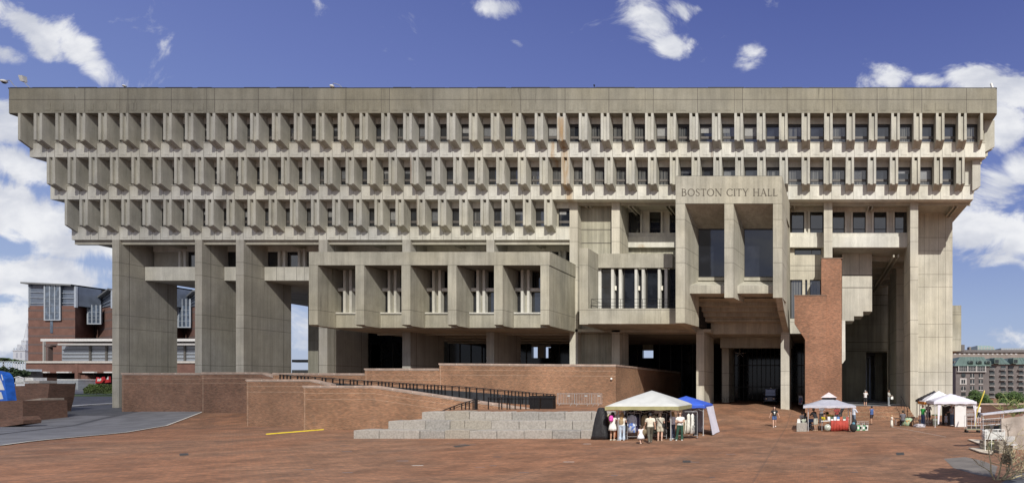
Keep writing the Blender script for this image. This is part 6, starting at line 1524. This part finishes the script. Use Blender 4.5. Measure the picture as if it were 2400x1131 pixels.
def table(px0, px1, Y, dep, h, mat, label, cloth_mat=None, drop=0):
    x0, x1 = PX(px0,Y), PX(px1,Y); root = empty('folding_table', ((x0+x1)/2, Y+dep/2, 0)); tag(root, label, 'table')
    m = MB(); m.box(x0, x1, Y, Y+dep, h-.04, h); m.build('tabletop', mat, root, bevel=.01)
    for x in (x0+.08, x1-.08):
        for y in (Y+.08, Y+dep-.08): m = MB(); m.tube([(x,y,0),(x,y,h-.04)], .016, 6); m.build('leg', pole, root)
    if drop:
        m = MB(); m.cs = True; n = 30; top_ = []; vs = []
        R = []
        for zz, gx_ in ((h+.012,0),(h+.006,.015),(h-drop*.5,.03),(h-drop,.055)):
            R.append([Vector((x0-gx_+(x1-x0+2*gx_)*t, Y-gx_-.02*math.sin(t*38)*(0 if zz > h else 1), zz-(.06*math.sin(t*7) if zz < h-drop*.9 else 0))) for t in [k/n for k in range(n+1)]] + [Vector((x1+gx_, Y+dep, zz)), Vector((x0-gx_, Y+dep, zz))])
        m.loft(R[::-1]); o = m.build('tablecloth', cloth_mat); tag(o, 'red cloth draped to the ground over the front table', 'tablecloth')
    return root
red = simple('red_cloth', (.34,.04,.025), .75, .25, 3, bump=.5)
table(1948, 1988, 42.3, .75, .78, wmt, 'folding table under the red cloth at the front of the book stall', red, .72)
table(1924, 1947, 42.5, .8, .76, wmt, 'bare white folding table with flowers left of the red one')
table(1918, 1990, 44.6, .8, .76, wmt, 'rear folding table in the shade of the grey canopy')
cols = [(.62,.61,.64),(.05,.09,.07),(.66,.66,.70),(.10,.20,.42),(.40,.10,.06),(.09,.14,.10),(.35,.08,.07)]
labs = ['blank white framed card at the left of the red table','dark green book standing beside the white framed card','second white framed card on the red table','blue covered book in the middle of the red table','rust brown book right of the blue book','dark green framed print near the right end of the red table','dark red book at the right end of the red table']
for k in range(7):
    px = 1943+k*7.2; Y = 42.45; m = MB(); x = PX(px,Y); w_ = .19; z0 = .80
    m.hexa([(x-w_/2,Y,z0),(x+w_/2,Y,z0),(x+w_/2,Y+.03,z0),(x-w_/2,Y+.03,z0),(x-w_/2,Y+.07,z0+.27),(x+w_/2,Y+.07,z0+.27),(x+w_/2,Y+.1,z0+.27),(x-w_/2,Y+.1,z0+.27)])
    if k % 2: m.mat(1); m.hexa([(x-w_/2,Y-.03,z0),(x+w_/2,Y-.03,z0),(x+w_/2,Y-.02,z0),(x-w_/2,Y-.02,z0),(x-w_/2,Y-.02,z0+.10),(x+w_/2,Y-.02,z0+.10),(x+w_/2,Y-.01,z0+.10),(x-w_/2,Y-.01,z0+.10)])
    tag(m.build('book', [cloth(cols[k]), wmt]), labs[k], 'book')
rn = random.Random(9); yel = simple('yellow_bloom', (.62,.50,.04), .7, .2, 20); lg = LM[2]
for k, (px, Y, z, rr_, mt, lb) in enumerate(((1930,42.9,.92,.2,yel,'low bunch of yellow flowers at the left end of the bare table'),(1944,43.0,1.12,.2,yel,'tall bunch of yellow flowers behind the white cards'),(1936,44.8,1.22,.22,lg,'leafy green plant with narrow leaves at the back of the stall'),(1952,44.8,1.0,.16,yel,'yellow flowers on the rear table by the woman in red'))):
    m = MB(); x = PX(px,Y); leaves(m, (x,Y,z), (rr_,rr_*.8,rr_*.8), 240, .04, rn, 4); m.mat(0); m.tube([(x,Y,.77),(x,Y,z)], [.05,.02], 6); tag(m.build('flower_bunch', mt), lb, 'flowers')
m = MB(); x = PX(1939.5,41.9); m.cs = True; m.ell((x,42.0,.3), (.26,.2,.26), 14, 8); o = m.build('clear_bowl', simple('pale_glass', (.40,.42,.36), .2, .5, 14)); tag(o, 'round pale green glass globe on the ground in front of the white table', 'globe')
m = MB(); m.cs = True; m.ell((PX(2001,41.5),41.7,.34), (.28,.22,.34), 12, 8); m.ell((PX(2003,41.6),41.8,.75), (.18,.15,.2), 10, 6); tag(m.build('black_bag', cloth((.02,.022,.024))), 'heap of black bags at the right front leg of the grey canopy', 'bag')
m = MB(); m.cs = True; m.ell((PX(1999,42.2),41.6,.62), (.12,.08,.10), 10, 6); tag(m.build('cyan_bag', cloth((.10,.24,.32))), 'small light blue bag on top of the black bags', 'bag')
for k, (px, c, lb) in enumerate(((2011,(.10,.35,.16),'green and white shopping bag nearest the black bags'),(2017,(.55,.53,.48),'white canvas tote with handles between the green bags'),(2024,(.06,.22,.12),'dark green tote bag standing fourth in the row of bags'),(2030,(.58,.57,.52),'white and black tote at the right end of the row of bags'))):
    m = MB(); Y = 43.3; x = PX(px,Y); m.hexa([(x-.13,Y-.1,0),(x+.13,Y-.1,0),(x+.13,Y+.1,0),(x-.13,Y+.1,0),(x-.18,Y-.05,.38),(x+.16,Y-.05,.40),(x+.16,Y+.05,.4),(x-.18,Y+.05,.38)]); m.mat(1); m.box(x-.05,x+.07,Y-.112,Y-.09,.1,.3); m.tube([(x-.09,Y,.38),(x-.05,Y,.55),(x+.05,Y,.55),(x+.09,Y,.38)], .01, 4)
    tag(m.build('tote_bag', [cloth(c), wmt if k % 2 == 0 else M['blackmetal']]), lb, 'bag')
m = MB(); Y = 44.5; 
for k in range(8): m.box(PX(2006+4*k,Y), PX(2006.6+4*k,Y), Y, Y+.02, .1, .62)
for k in range(4): m.box(PX(2006,Y), PX(2036,Y), Y, Y+.02, .1+.17*k, .115+.17*k)
tag(m.build('wire_rack', pole), 'low wire display grid behind the row of tote bags', 'wire rack')
def chair(px, Y, z, rz, mat, label):
    root = empty('folding_chair', (PX(px,Y), Y, z), rz); tag(root, label, 'chair')
    m = MB(); m.box(-.21,.21,-.2,.2,.43,.46); inst(m.mesh('seat', mat), 'seat', (0,0,0), root); m = MB(); m.box(-.21,.21,.19,.22,.62,.88); inst(m.mesh('backrest', mat), 'backrest', (0,0,0), root)
    for sx in (-1,1):
        m = MB(); m.tube([(sx*.21,-.24,0),(sx*.21,.2,.88)], .012, 5); inst(m.mesh('leg', pole), 'leg', (0,0,0), root); m = MB(); m.tube([(sx*.19,.24,0),(sx*.19,-.16,.45)], .012, 5); inst(m.mesh('leg', pole), 'leg', (0,0,0), root)
chair(1904, 43.4, 0, 2.6, cloth((.05,.09,.2)), 'navy folding chair beside the man in beige shorts')
chair(1888, 44.3, 0, 2.1, M['blackmetal'], 'black folding chair left of the stall under the seated person')
# goods on the ground right of the steps
m = MB(); Y = 49.0; m.prism([(PX(2103,Y),PZ(997,Y)),(PX(2128,Y),PZ(997,Y)),(PX(2128,Y),PZ(984,Y)),(PX(2103,Y),PZ(981,Y))], 'y', Y, Y+1.1)
m = MB(); x0, x1 = PX(2101,48.5), PX(2146,47.8)
def gnd_fabric(px, Y, w, d, h, col, col2, label, seed):
    rn = random.Random(seed); m = MB(); m.cs = True; R = []; n = 20; x = PX(px,Y)
    for zz, f in ((0,1),(h*.4,.97),(h*.8,.8),(h,.45),(h*1.02,.1)):
        R.append([Vector((x+w*f*math.cos(q)*(1+.14*math.cos(5*q+seed)), Y+d*f*math.sin(q), zz*(1+.1*math.cos(3*q)))) for q in [2*math.pi*j/n for j in range(n)]])
    m.loft(R); m.mat(1, True)
    for _ in range(10): q = rn.uniform(3.3,6.1); m.ell((x+w*.85*math.cos(q), Y+d*.85*math.sin(q)*1.05, rn.uniform(.1,h*.75)), (rn.uniform(.05,.13),.03,rn.uniform(.04,.1)), 8, 5)
    tag(m.build('fabric_heap', [cloth(col), cloth(col2)]), label, 'fabric heap')
gnd_fabric(2113, 48.6, .36, .4, .5, (.32,.16,.07), (.1,.05,.05), 'brown patterned cloth heap at the left of the ground display', 1)
gnd_fabric(2128, 48.2, .52, .4, .62, (.30,.40,.26), (.55,.30,.12), 'green and orange patterned quilts piled in the middle of the ground display', 2)
gnd_fabric(2144, 47.6, .34, .4, .62, (.10,.055,.035), (.25,.14,.08), 'dark brown fur-like heap next to the patterned quilts', 3)
gnd_fabric(2155, 46.6, .5, .3, .26, (.40,.38,.40), (.2,.18,.2), 'flat pale grey sack lying at the right end of the display', 4)
table(2098, 2112, 49.4, .6, .55, M['blackmetal'], 'small black low table behind the pale kneeling figure')
m = MB(); Y = 47.6; m.box(PX(2186,Y), PX(2199,Y), Y, Y+.5, .5, .62); 
for k in range(6): m.box(PX(2187+2*k,Y), PX(2187.7+2*k,Y), Y-.02, Y, .05, .5)
m.mat(1); m.box(PX(2186,Y), PX(2198,Y), Y-.03, Y+.5, .9, .97); m.tube([(PX(2186.5,Y),Y,.6),(PX(2186.5,Y),Y,.95)], .02); m.tube([(PX(2198,Y),Y,.6),(PX(2198,Y),Y,.95)], .02)
tag(m.build('display_rack', [simple('olive_plastic', (.22,.25,.2), .5), simple('green_plastic', (.08,.22,.10), .4)]), 'green topped slatted display rack at the left leg of the white tent', 'display rack')
m = MB(); Y = 49.3
for k in range(8): m.box(PX(2266+2*k,Y), PX(2266.5+2*k,Y), Y, Y+.02, .5, PZ(950,Y))
for k in range(8): m.box(PX(2265,Y), PX(2282,Y), Y, Y+.02, .5+.17*k, .53+.17*k)
m.mat(1); m.box(PX(2266,Y), PX(2281,Y), Y-.1, Y-.02, PZ(956,Y), PZ(951,Y)); m.box(PX(2266,Y), PX(2281,Y), Y-.1, Y-.02, PZ(977,Y), PZ(975,Y))
tag(m.build('wire_rack', [pole, M['blackmetal']]), 'tall wire grid display at the right side of the white tent', 'wire rack')
# pale hose / painted line on the paving
pts = [(2092,1000),(2110,1003),(2150,1010),(2190,1018),(2217,1023)]; vs = []; 
m = MB()
for (a, b_), (c, d_) in zip(pts, pts[1:]):
    Y0, Y1 = gy(b_), gy(d_); w_ = .09; m.hexa([(PX(a,Y0),Y0-w_,0),(PX(c,Y1),Y1-w_,0),(PX(c,Y1),Y1+w_,0),(PX(a,Y0),Y0+w_,0),(PX(a,Y0),Y0-w_,.012),(PX(c,Y1),Y1-w_,.012),(PX(c,Y1),Y1+w_,.012),(PX(a,Y0),Y0+w_,.012)])
tag(m.build('paving_line', simple('pale_stone_line', (.55,.50,.44), .8)), kind='structure')
# poster stand by the brick shaft
ps = empty('poster_stand', (PX(1880.5,64), 64, g(PX(1880,64),64))); tag(ps, 'poster stand with blue and white notice beside the brick shaft', 'poster stand')
Y = 63; m = MB(); m.pbox(1871,1882,925,948,Y,Y+.12); m.build('frame', M['blackmetal'], ps); m = MB(); m.pbox(1872,1881,926.5,947,Y-.015,Y); m.mat(1); m.pbox(1872.7,1880.3,931,943,Y-.022,Y-.015); m.mat(2); m.pbox(1873,1876.5,942.5,946,Y-.024,Y-.015); m.pbox(1877,1880,937,941,Y-.026,Y-.022); m.build('poster', [simple('poster_white', (.5,.5,.52), .5), simple('poster_blue', (.10,.16,.34), .5), simple('poster_red', (.45,.08,.08), .5)], ps)
# ---------------------------------------------------------------- the small utility truck under the building
Y = 66.0; x = PX(1804.5,Y); zt0 = g(x,Y); tk = empty('utility_vehicle', (x, Y, zt0)); tag(tk, 'small boxy utility vehicle with round headlights parked in the shade of the entrance', 'vehicle')
def TB_(m, name, mats, parent=None, bevel=0):
    o = inst(m.mesh(name, mats), name, (0,0,0), parent or tk)
    if bevel: b = o.modifiers.new('b','BEVEL'); b.width = bevel; b.segments = 2; b.limit_method = 'ANGLE'
    return o
tb = simple('truck_blue', (.035,.045,.085), .4); 
m = MB(); m.prism([(0,.35),(0,.75),(.08,.88),(.75,.95),(.8,1.0),(3.0,1.0),(3.0,.35)], 'x', -.62, .62); TB_(m, 'body', tb, bevel=.04)
m = MB(); m.prism([(.75,1.0),(.95,1.78),(2.9,1.82),(3.0,1.0)], 'x', -.6, .6); TB_(m, 'cab', simple('truck_roof_blue', (.20,.25,.40), .5), bevel=.05)
m = MB(); m.hexa([(-.53,.755,1.03),(.53,.755,1.03),(.53,.9,1.03),(-.53,.9,1.03),(-.5,.91,1.7),(.5,.91,1.7),(.5,1.05,1.7),(-.5,1.05,1.7)]); wo = TB_(m, 'windscreen', glass('truck_glass', (.26,.32,.46), 1.5, .1)); m = MB(); m.box(-.53,.53,.80,.83,1.32,1.345); TB_(m, 'windscreen_bar', M['blackmetal'])
for sx in (-1,1):
    m = MB(); m.prism([(sx*.68+.1*math.cos(t)*0+(.0), 0)]*3, 'y', 0, .01) if False else m.ell((sx*.42,-.01,.68), (.1,.05,.1), 12, 8); TB_(m, 'headlight', simple('headlight_glass', (.7,.6,.5), .2))
    m = MB(); m.box(sx*.62,sx*.84,.78,.86,1.1,1.28); TB_(m, 'mirror', M['blackmetal'], bevel=.02)
    for yy in (.55,2.5): m = MB(); m.prism([(yy+.31*math.cos(t), .31+.31*math.sin(t)) for t in [i*math.pi/10 for i in range(20)]], 'x', sx*.66-.1, sx*.66+.1); TB_(m, 'wheel', M['blackmetal'])
    m = MB(); m.prism([(.12,.62),(.25,.8),(.85,.8),(1.0,.55),(.95,.55),(.82,.72),(.3,.72),(.18,.58)], 'x', sx*.55, sx*.78); TB_(m, 'mudguard', tb)
m = MB()
for k in range(7): m.box(-.24+k*.075,-.2+k*.075,-.02,.0,.48,.8)
m.box(-.28,.28,-.025,.0,.8,.84); m.box(-.28,.28,-.025,.0,.44,.48); TB_(m, 'grille', simple('truck_grille', (.22,.25,.32), .3)); m = MB(); m.box(-.7,.7,-.12,-.02,.34,.46); TB_(m, 'bumper', M['blackmetal'], bevel=.02)
m = MB(); m.ell((0,1.6,1.9), (.09,.09,.1), 10, 6); TB_(m, 'beacon', wmt)
# bicycles parked by the inner columns
def bike(px, Y, label, rz):
    z = g(PX(px,Y),Y); root = empty('bicycle', (PX(px,Y),Y,z), rz); tag(root, label, 'bicycle')
    for x in (-.52,.52):
        m = MB(); m.tube([(x+.33*math.cos(t),0,.34+.33*math.sin(t)) for t in [i*math.pi/12 for i in range(25)]], .016, 5, False)
        for k in range(8): m.tube([(x,0,.34),(x+.33*math.cos(k*.785),0,.34+.33*math.sin(k*.785))], .003, 3)
        inst(m.mesh('wheel', M['blackmetal']), 'wheel', (0,0,0), root)
    m = MB(); m.tube([(-.52,0,.34),(-.2,0,.8),(.38,0,.82),(-.05,0,.32),(-.52,0,.34)], .016, 5); m.tube([(-.05,0,.32),(-.2,0,.86)], .016, 5); m.tube([(.52,0,.34),(.36,0,.98)], .016, 5); inst(m.mesh('frame', M['frame']), 'frame', (0,0,0), root)
    m = MB(); m.box(-.33,-.08,-.05,.05,.87,.91); inst(m.mesh('saddle', M['blackmetal']), 'saddle', (0,0,0), root); m = MB(); m.tube([(.30,-.26,1.0),(.36,0,.98),(.30,.26,1.0)], .013, 5); inst(m.mesh('handlebar', M['blackmetal']), 'handlebar', (0,0,0), root)
bike(1719, 69, 'bicycle leaning by the inner column left of the utility vehicle', .2); bike(1682, 68.5, 'bicycle in the dark gap between the outer and inner entrance columns', -.15)
# lamp fitting seen in the lobby
m = MB()
for a in range(5):
    t = a*1.256+.3; m.tube([(PX(1734,72)+.0,72,PZ(828,72)),(PX(1734,72)+.75*math.cos(t),72+.3*math.sin(t*2),PZ(828,72)+.45*math.sin(t))], .025, 5)
m.tube([(PX(1734,72),72,PZ(828,72)),(PX(1734,72),72,8.9)], .02, 5)
tag(m.build('chandelier', wmt), 'white star shaped hanging light in the dark entrance hall', 'light')
# ---------------------------------------------------------------- bottom right clutter
Y = 41.0
lc = empty('luggage_cart', (PX(2283,Y), Y, 0)); tag(lc, 'wheeled metal cage cart with dark side panels right of the white tent', 'cart')
x0, x1 = PX(2266,Y), PX(2299,Y)
m = MB()
for x in (x0, (x0*2+x1)/3, (x0+2*x1)/3, x1): m.tube([(x,Y,.25),(x,Y,PZ(971 if x == x0 else 978,Y))], .018, 5)
m.tube([(x0,Y,PZ(971,Y)),(x1-.4,Y,PZ(971,Y)),(x1-.4,Y,PZ(978,Y)),(x1,Y,PZ(978,Y))], .018, 5); m.tube([(x0,Y,PZ(996,Y)),(x1,Y,PZ(996,Y))], .016, 5)
for x in (x0, x1): m.tube([(x,Y,1.2),(x,Y+.6,1.2),(x,Y+.6,.25)], .016, 5)
m.build('frame', pole, lc); m = MB(); m.box(x0,x1,Y,Y+.6,.2,.27); m.build('deck', simple('cart_deck', (.28,.27,.18), .7), lc)
for a, b_ in ((2267.5,2275.5),(2277,2287),(2288.5,2298)): m = MB(); m.box(PX(a,Y), PX(b_,Y), Y+.03, Y+.05, .3, PZ(998,Y)); m.build('panel', M['frame'], lc)
for x in (x0+.05, x1-.1):
    for y in (Y+.05,Y+.55): m = MB(); m.prism([(x+.09*math.cos(t), .09+.09*math.sin(t)) for t in [i*math.pi/6 for i in range(12)]], 'y', y-.02, y+.02); m.build('caster', M['blackmetal'], lc)
m = MB(); Yp = 44.0; m.tube([(PX(2290,Yp),Yp,PZ(958,Yp)-.2),(PX(2307,Yp),Yp,PZ(917,Yp))], .05, 6); m.tube([(PX(2307,Yp),Yp,PZ(917,Yp)),(PX(2307.5,Yp),Yp,PZ(913,Yp))], [.05,.005], 6); m.tube([(PX(2290,Yp),Yp,PZ(958,Yp)-.2),(PX(2285,Yp),Yp,.0)], .03, 6)
tag(m.build('yellow_pole', simple('yellow_paint', (.62,.50,.08), .5)), 'long yellow pole leaning beside the right corner of the white tent', 'pole')
# market stall frame with tarpaulin at the right edge
st = empty('market_stall', (PX(2370,30), 31, 0)); tag(st, 'market stall with a grey beige tarpaulin side and white roof rail at the right edge', 'stall')
Y = 30.0; tarp = simple('beige_tarp', (.36,.31,.27), .6, .18, 1.5, bump=.4)
m = MB(); m.cs = True; vs = []; fs = []; nx_, nz_ = 14, 10
for j in range(nz_+1):
    for i in range(nx_+1):
        u, v = i/nx_, j/nz_; pxx = 2346+ (2440-2346)*u - 8*(1-v)*u; top = 980-12*u; bot = 1066+4*math.sin(u*9)
        vs.append((PX(pxx,Y), Y-.14*math.sin(u*11+v*2)*.6, PZ(bot+(top-bot)*v, Y)))
for j in range(nz_):
    for i in range(nx_): a = j*(nx_+1)+i; fs.append((a,a+1,a+nx_+2,a+nx_+1))
m.add(vs, fs); m.add([(a,b+.03,c) for a,b,c in vs], [f[::-1] for f in fs]); m.build('tarpaulin', tarp, st)
m = MB(); m.hexa([(PX(2302,Y),Y-.1,PZ(972,Y)),(PX(2440,Y),Y-.1,PZ(958,Y)),(PX(2440,Y),Y+.5,PZ(958,Y)),(PX(2302,Y),Y+.5,PZ(972,Y)),(PX(2302,Y),Y-.1,PZ(969,Y)),(PX(2440,Y),Y-.1,PZ(953,Y)),(PX(2440,Y),Y+.5,PZ(953,Y)),(PX(2302,Y),Y+.5,PZ(969,Y))]); m.build('roof_sheet', simple('stall_white', (.50,.50,.55), .6, .12, 2), st)
m = MB()
for px in (2304,2352,2398): m.tube([(PX(px,Y),Y,0),(PX(px,Y),Y,PZ(970,Y))], .022, 6)
for py in (982,996,1008): m.tube([(PX(2302,Y),Y,PZ(py,Y)),(PX(2352,Y),Y,PZ(py-4,Y))], .016, 5)
for k in range(11): m.tube([(PX(2304+4.6*k,Y),Y,PZ(996,Y)),(PX(2304+4.6*k,Y),Y,PZ(980,Y))], .008, 4)
m.tube([(PX(2352,Y),Y+.45,0),(PX(2352,Y),Y+.45,PZ(968,Y))], .022, 6); m.build('frame', pole, st)
def crate(px, Y, z, w, d, h, col, label, rz=0):
    m = MB(); m.box(-w/2,w/2,-d/2,d/2,0,.03)
    for k in range(3):
        z0_ = .04+k*(h-.04)/3; zz = z0_+(h-.04)/3-.025
        m.box(-w/2,w/2,-d/2-.01,-d/2+.01,z0_,zz); m.box(-w/2,w/2,d/2-.01,d/2+.01,z0_,zz); m.box(-w/2-.01,-w/2+.01,-d/2,d/2,z0_,zz); m.box(w/2-.01,w/2+.01,-d/2,d/2,z0_,zz)
    for sx in (-1,1):
        for sy in (-1,1): m.box(sx*w/2-.02,sx*w/2+.02,sy*d/2-.02,sy*d/2+.02,0,h)
    o = m.build('crate', col, org=(0,0,0)); o.location = (PX(px,Y),Y,z); o.rotation_euler = (0,0,rz); tag(o, label, 'crate'); return o
crate(2318,29.6,.0,.75,.5,.55,simple('weathered_wood', (.24,.21,.17), .85, .3),'weathered grey wooden crate on the ground under the stall rail',.1)
crate(2342,29.4,.0,.6,.45,.5,simple('pale_wood', (.42,.38,.3), .85, .3),'pale wooden crate beside the weathered one under the stall',-.15)
crate(2330,29.9,.57,.95,.5,.42,simple('white_crate', (.50,.50,.48), .7, .2),'wide white slatted crate stacked on top under the stall rail',.03)
gnd_fabric(2326, 29.2, .30, .3, .5, (.36,.34,.20), (.16,.18,.12), 'straw coloured bundle with dark patches in front of the crates', 8)
for k, (poly, lb) in enumerate(((((2268,1031),(2300,1033),(2322,1039),(2318,1046),(2296,1042)), 'pale folded board lying on the paving, upper of two'), (((2270,1052),(2300,1052),(2330,1057),(2322,1066),(2298,1062)), 'pale folded board lying on the paving, lower of two'))):
    m = MB(); vs = []
    for (a, b_) in poly: Yq = gy(b_); vs.append((PX(a,Yq), Yq))
    m.prism(vs[::-1], 'z', .04, .09); m.mat(1); m.prism([(p[0]+.06,p[1]-.02) for p in vs[::-1]], 'z', 0.004, .038); tag(m.build('board', [simple('pale_board', (.55,.48,.38), .7) if k == 0 else bpy.data.materials['pale_board'], M['frame']]), lb, 'board')
crate(2352,28.6,0,.7,.45,.6,bpy.data.materials['weathered_wood'],'grey slatted crate at the foot of the beige tarpaulin',.2)
chair(2372, 28.2, 0, 2.4, wmt, 'white folding chair standing in front of the beige tarpaulin')
# dry branching shrub at the bottom right
rn = random.Random(21); sb = empty('dry_shrub', (PX(2336,20.3), 20.3, 0)); tag(sb, 'tangled pale dry shrub with twisted bare branches at the bottom right', 'shrub')
m = MB()
def branch(p, d, L, r, dep):
    pts = [p]; q = p.copy(); dd = d.copy()
    for i in range(4): dd = (dd+Vector((rn.gauss(0,.25), rn.gauss(0,.25), rn.gauss(0,.16)))).normalized(); q = q+dd*L/4; pts.append(q.copy())
    m.tube(pts, [r*(1-.16*i) for i in range(5)], 5)
    if dep > 0:
        for _ in range(3 if dep > 1 else 4):
            k = rn.randint(1,4); branch(pts[k], (dd+Vector((rn.gauss(0,.8), rn.gauss(0,.6), rn.gauss(.1,.5)))).normalized(), L*rn.uniform(.45,.75), r*.55, dep-1)
base = Vector((PX(2336,20.3), 20.3, -.05))
for k, d in enumerate(((-.35,.1,1),(.05,0,1),(.55,.2,.9),(.9,.1,.55),(1.2,.25,.4),(.3,-.1,1),(1.0,0,.8))): branch(base+Vector((rn.uniform(-.1,.2),0,0)), Vector(d).normalized(), rn.uniform(1.05,1.6), .036, 3)
m.build('branches', simple('dry_branch', (.42,.36,.22), .8, .3, 8), sb)
m = MB(); leaves(m, (PX(2385,20.3), 20.4, .8), (.6,.35,.6), 420, .045, rn, 5); m.build('leaves', simple('dry_leaf', (.25,.21,.13), .8, .35, 12), sb)
sb2 = empty('shrub', (PX(2385,36), 36, 0)); tag(sb2, 'yellow green bare stemmed shrub rising behind the stall roof at the right edge', 'shrub')
m = MB(); base = Vector((PX(2375,36), 36, 1.4))
for k, d in enumerate(((-.5,0,1),(-.1,0,1),(.3,0,1),(.6,0,.8),(-.8,0,.5))): branch(base, Vector(d).normalized(), rn.uniform(.8,1.2), .03, 2)
m.tube([(base.x,36,0),(base.x,36,1.45)], .04, 6)
m.build('branches', simple('green_stem', (.38,.40,.16), .8, .3, 8), sb2); m = MB(); leaves(m, (PX(2370,36), 36, 2.0), (1.3,.6,.5), 500, .06, rn, 6); m.build('leaves', LM[2], sb2)
m = MB(); Y = 52; m.pbox(2300,2420,948,968,Y,Y+1.2); m.mat(1); m.pbox(2298,2420,945,948,Y-.1,Y+1.3); tag(m.build('planter', [br_d, M['coping']]), 'long brick planter wall beyond the stall at the right edge', 'planter')

chair(2318, 33.5, 0, .6, wmt, 'white folding chair behind the stall rail at the right edge')
chair(2336, 33.0, 0, -.5, cloth((.10,.12,.08)), 'dark green folding chair behind the stall rail at the right edge')
table(2306, 2350, 31.2, .7, .95, wmt, 'white folding table under the stall roof at the right edge')
m = MB(); Yr = 28.9
for px in (2309,2324,2339,2354): m.tube([(PX(px,Yr),Yr,0),(PX(px,Yr),Yr,PZ(1006,Yr))], .02, 6)
for py in (1006,1016,1028): m.tube([(PX(2309,Yr),Yr,PZ(py,Yr)),(PX(2354,Yr),Yr,PZ(py,Yr))], .014, 5)
tag(m.build('display_rail', wmt), 'white tubular display rail standing in front of the crates at the right edge', 'rail')
for k, (px, c, lb) in enumerate(((2312,(.30,.26,.18),'brown box on the white table under the stall roof'),(2323,(.50,.50,.46),'white box on the white table under the stall roof'),(2335,(.08,.09,.10),'black box on the white table under the stall roof'),(2345,(.28,.32,.20),'olive box at the right end of the white table under the stall roof'))):
    m = MB(); x = PX(px,31.4); m.box(x-.11,x+.11,31.3,31.55,.955,1.15+.06*(k%2)); m.box(x-.12,x+.12,31.29,31.56,1.12+.06*(k%2),1.16+.06*(k%2)); tag(m.build('box', cloth(c), bevel=.01), lb, 'box')
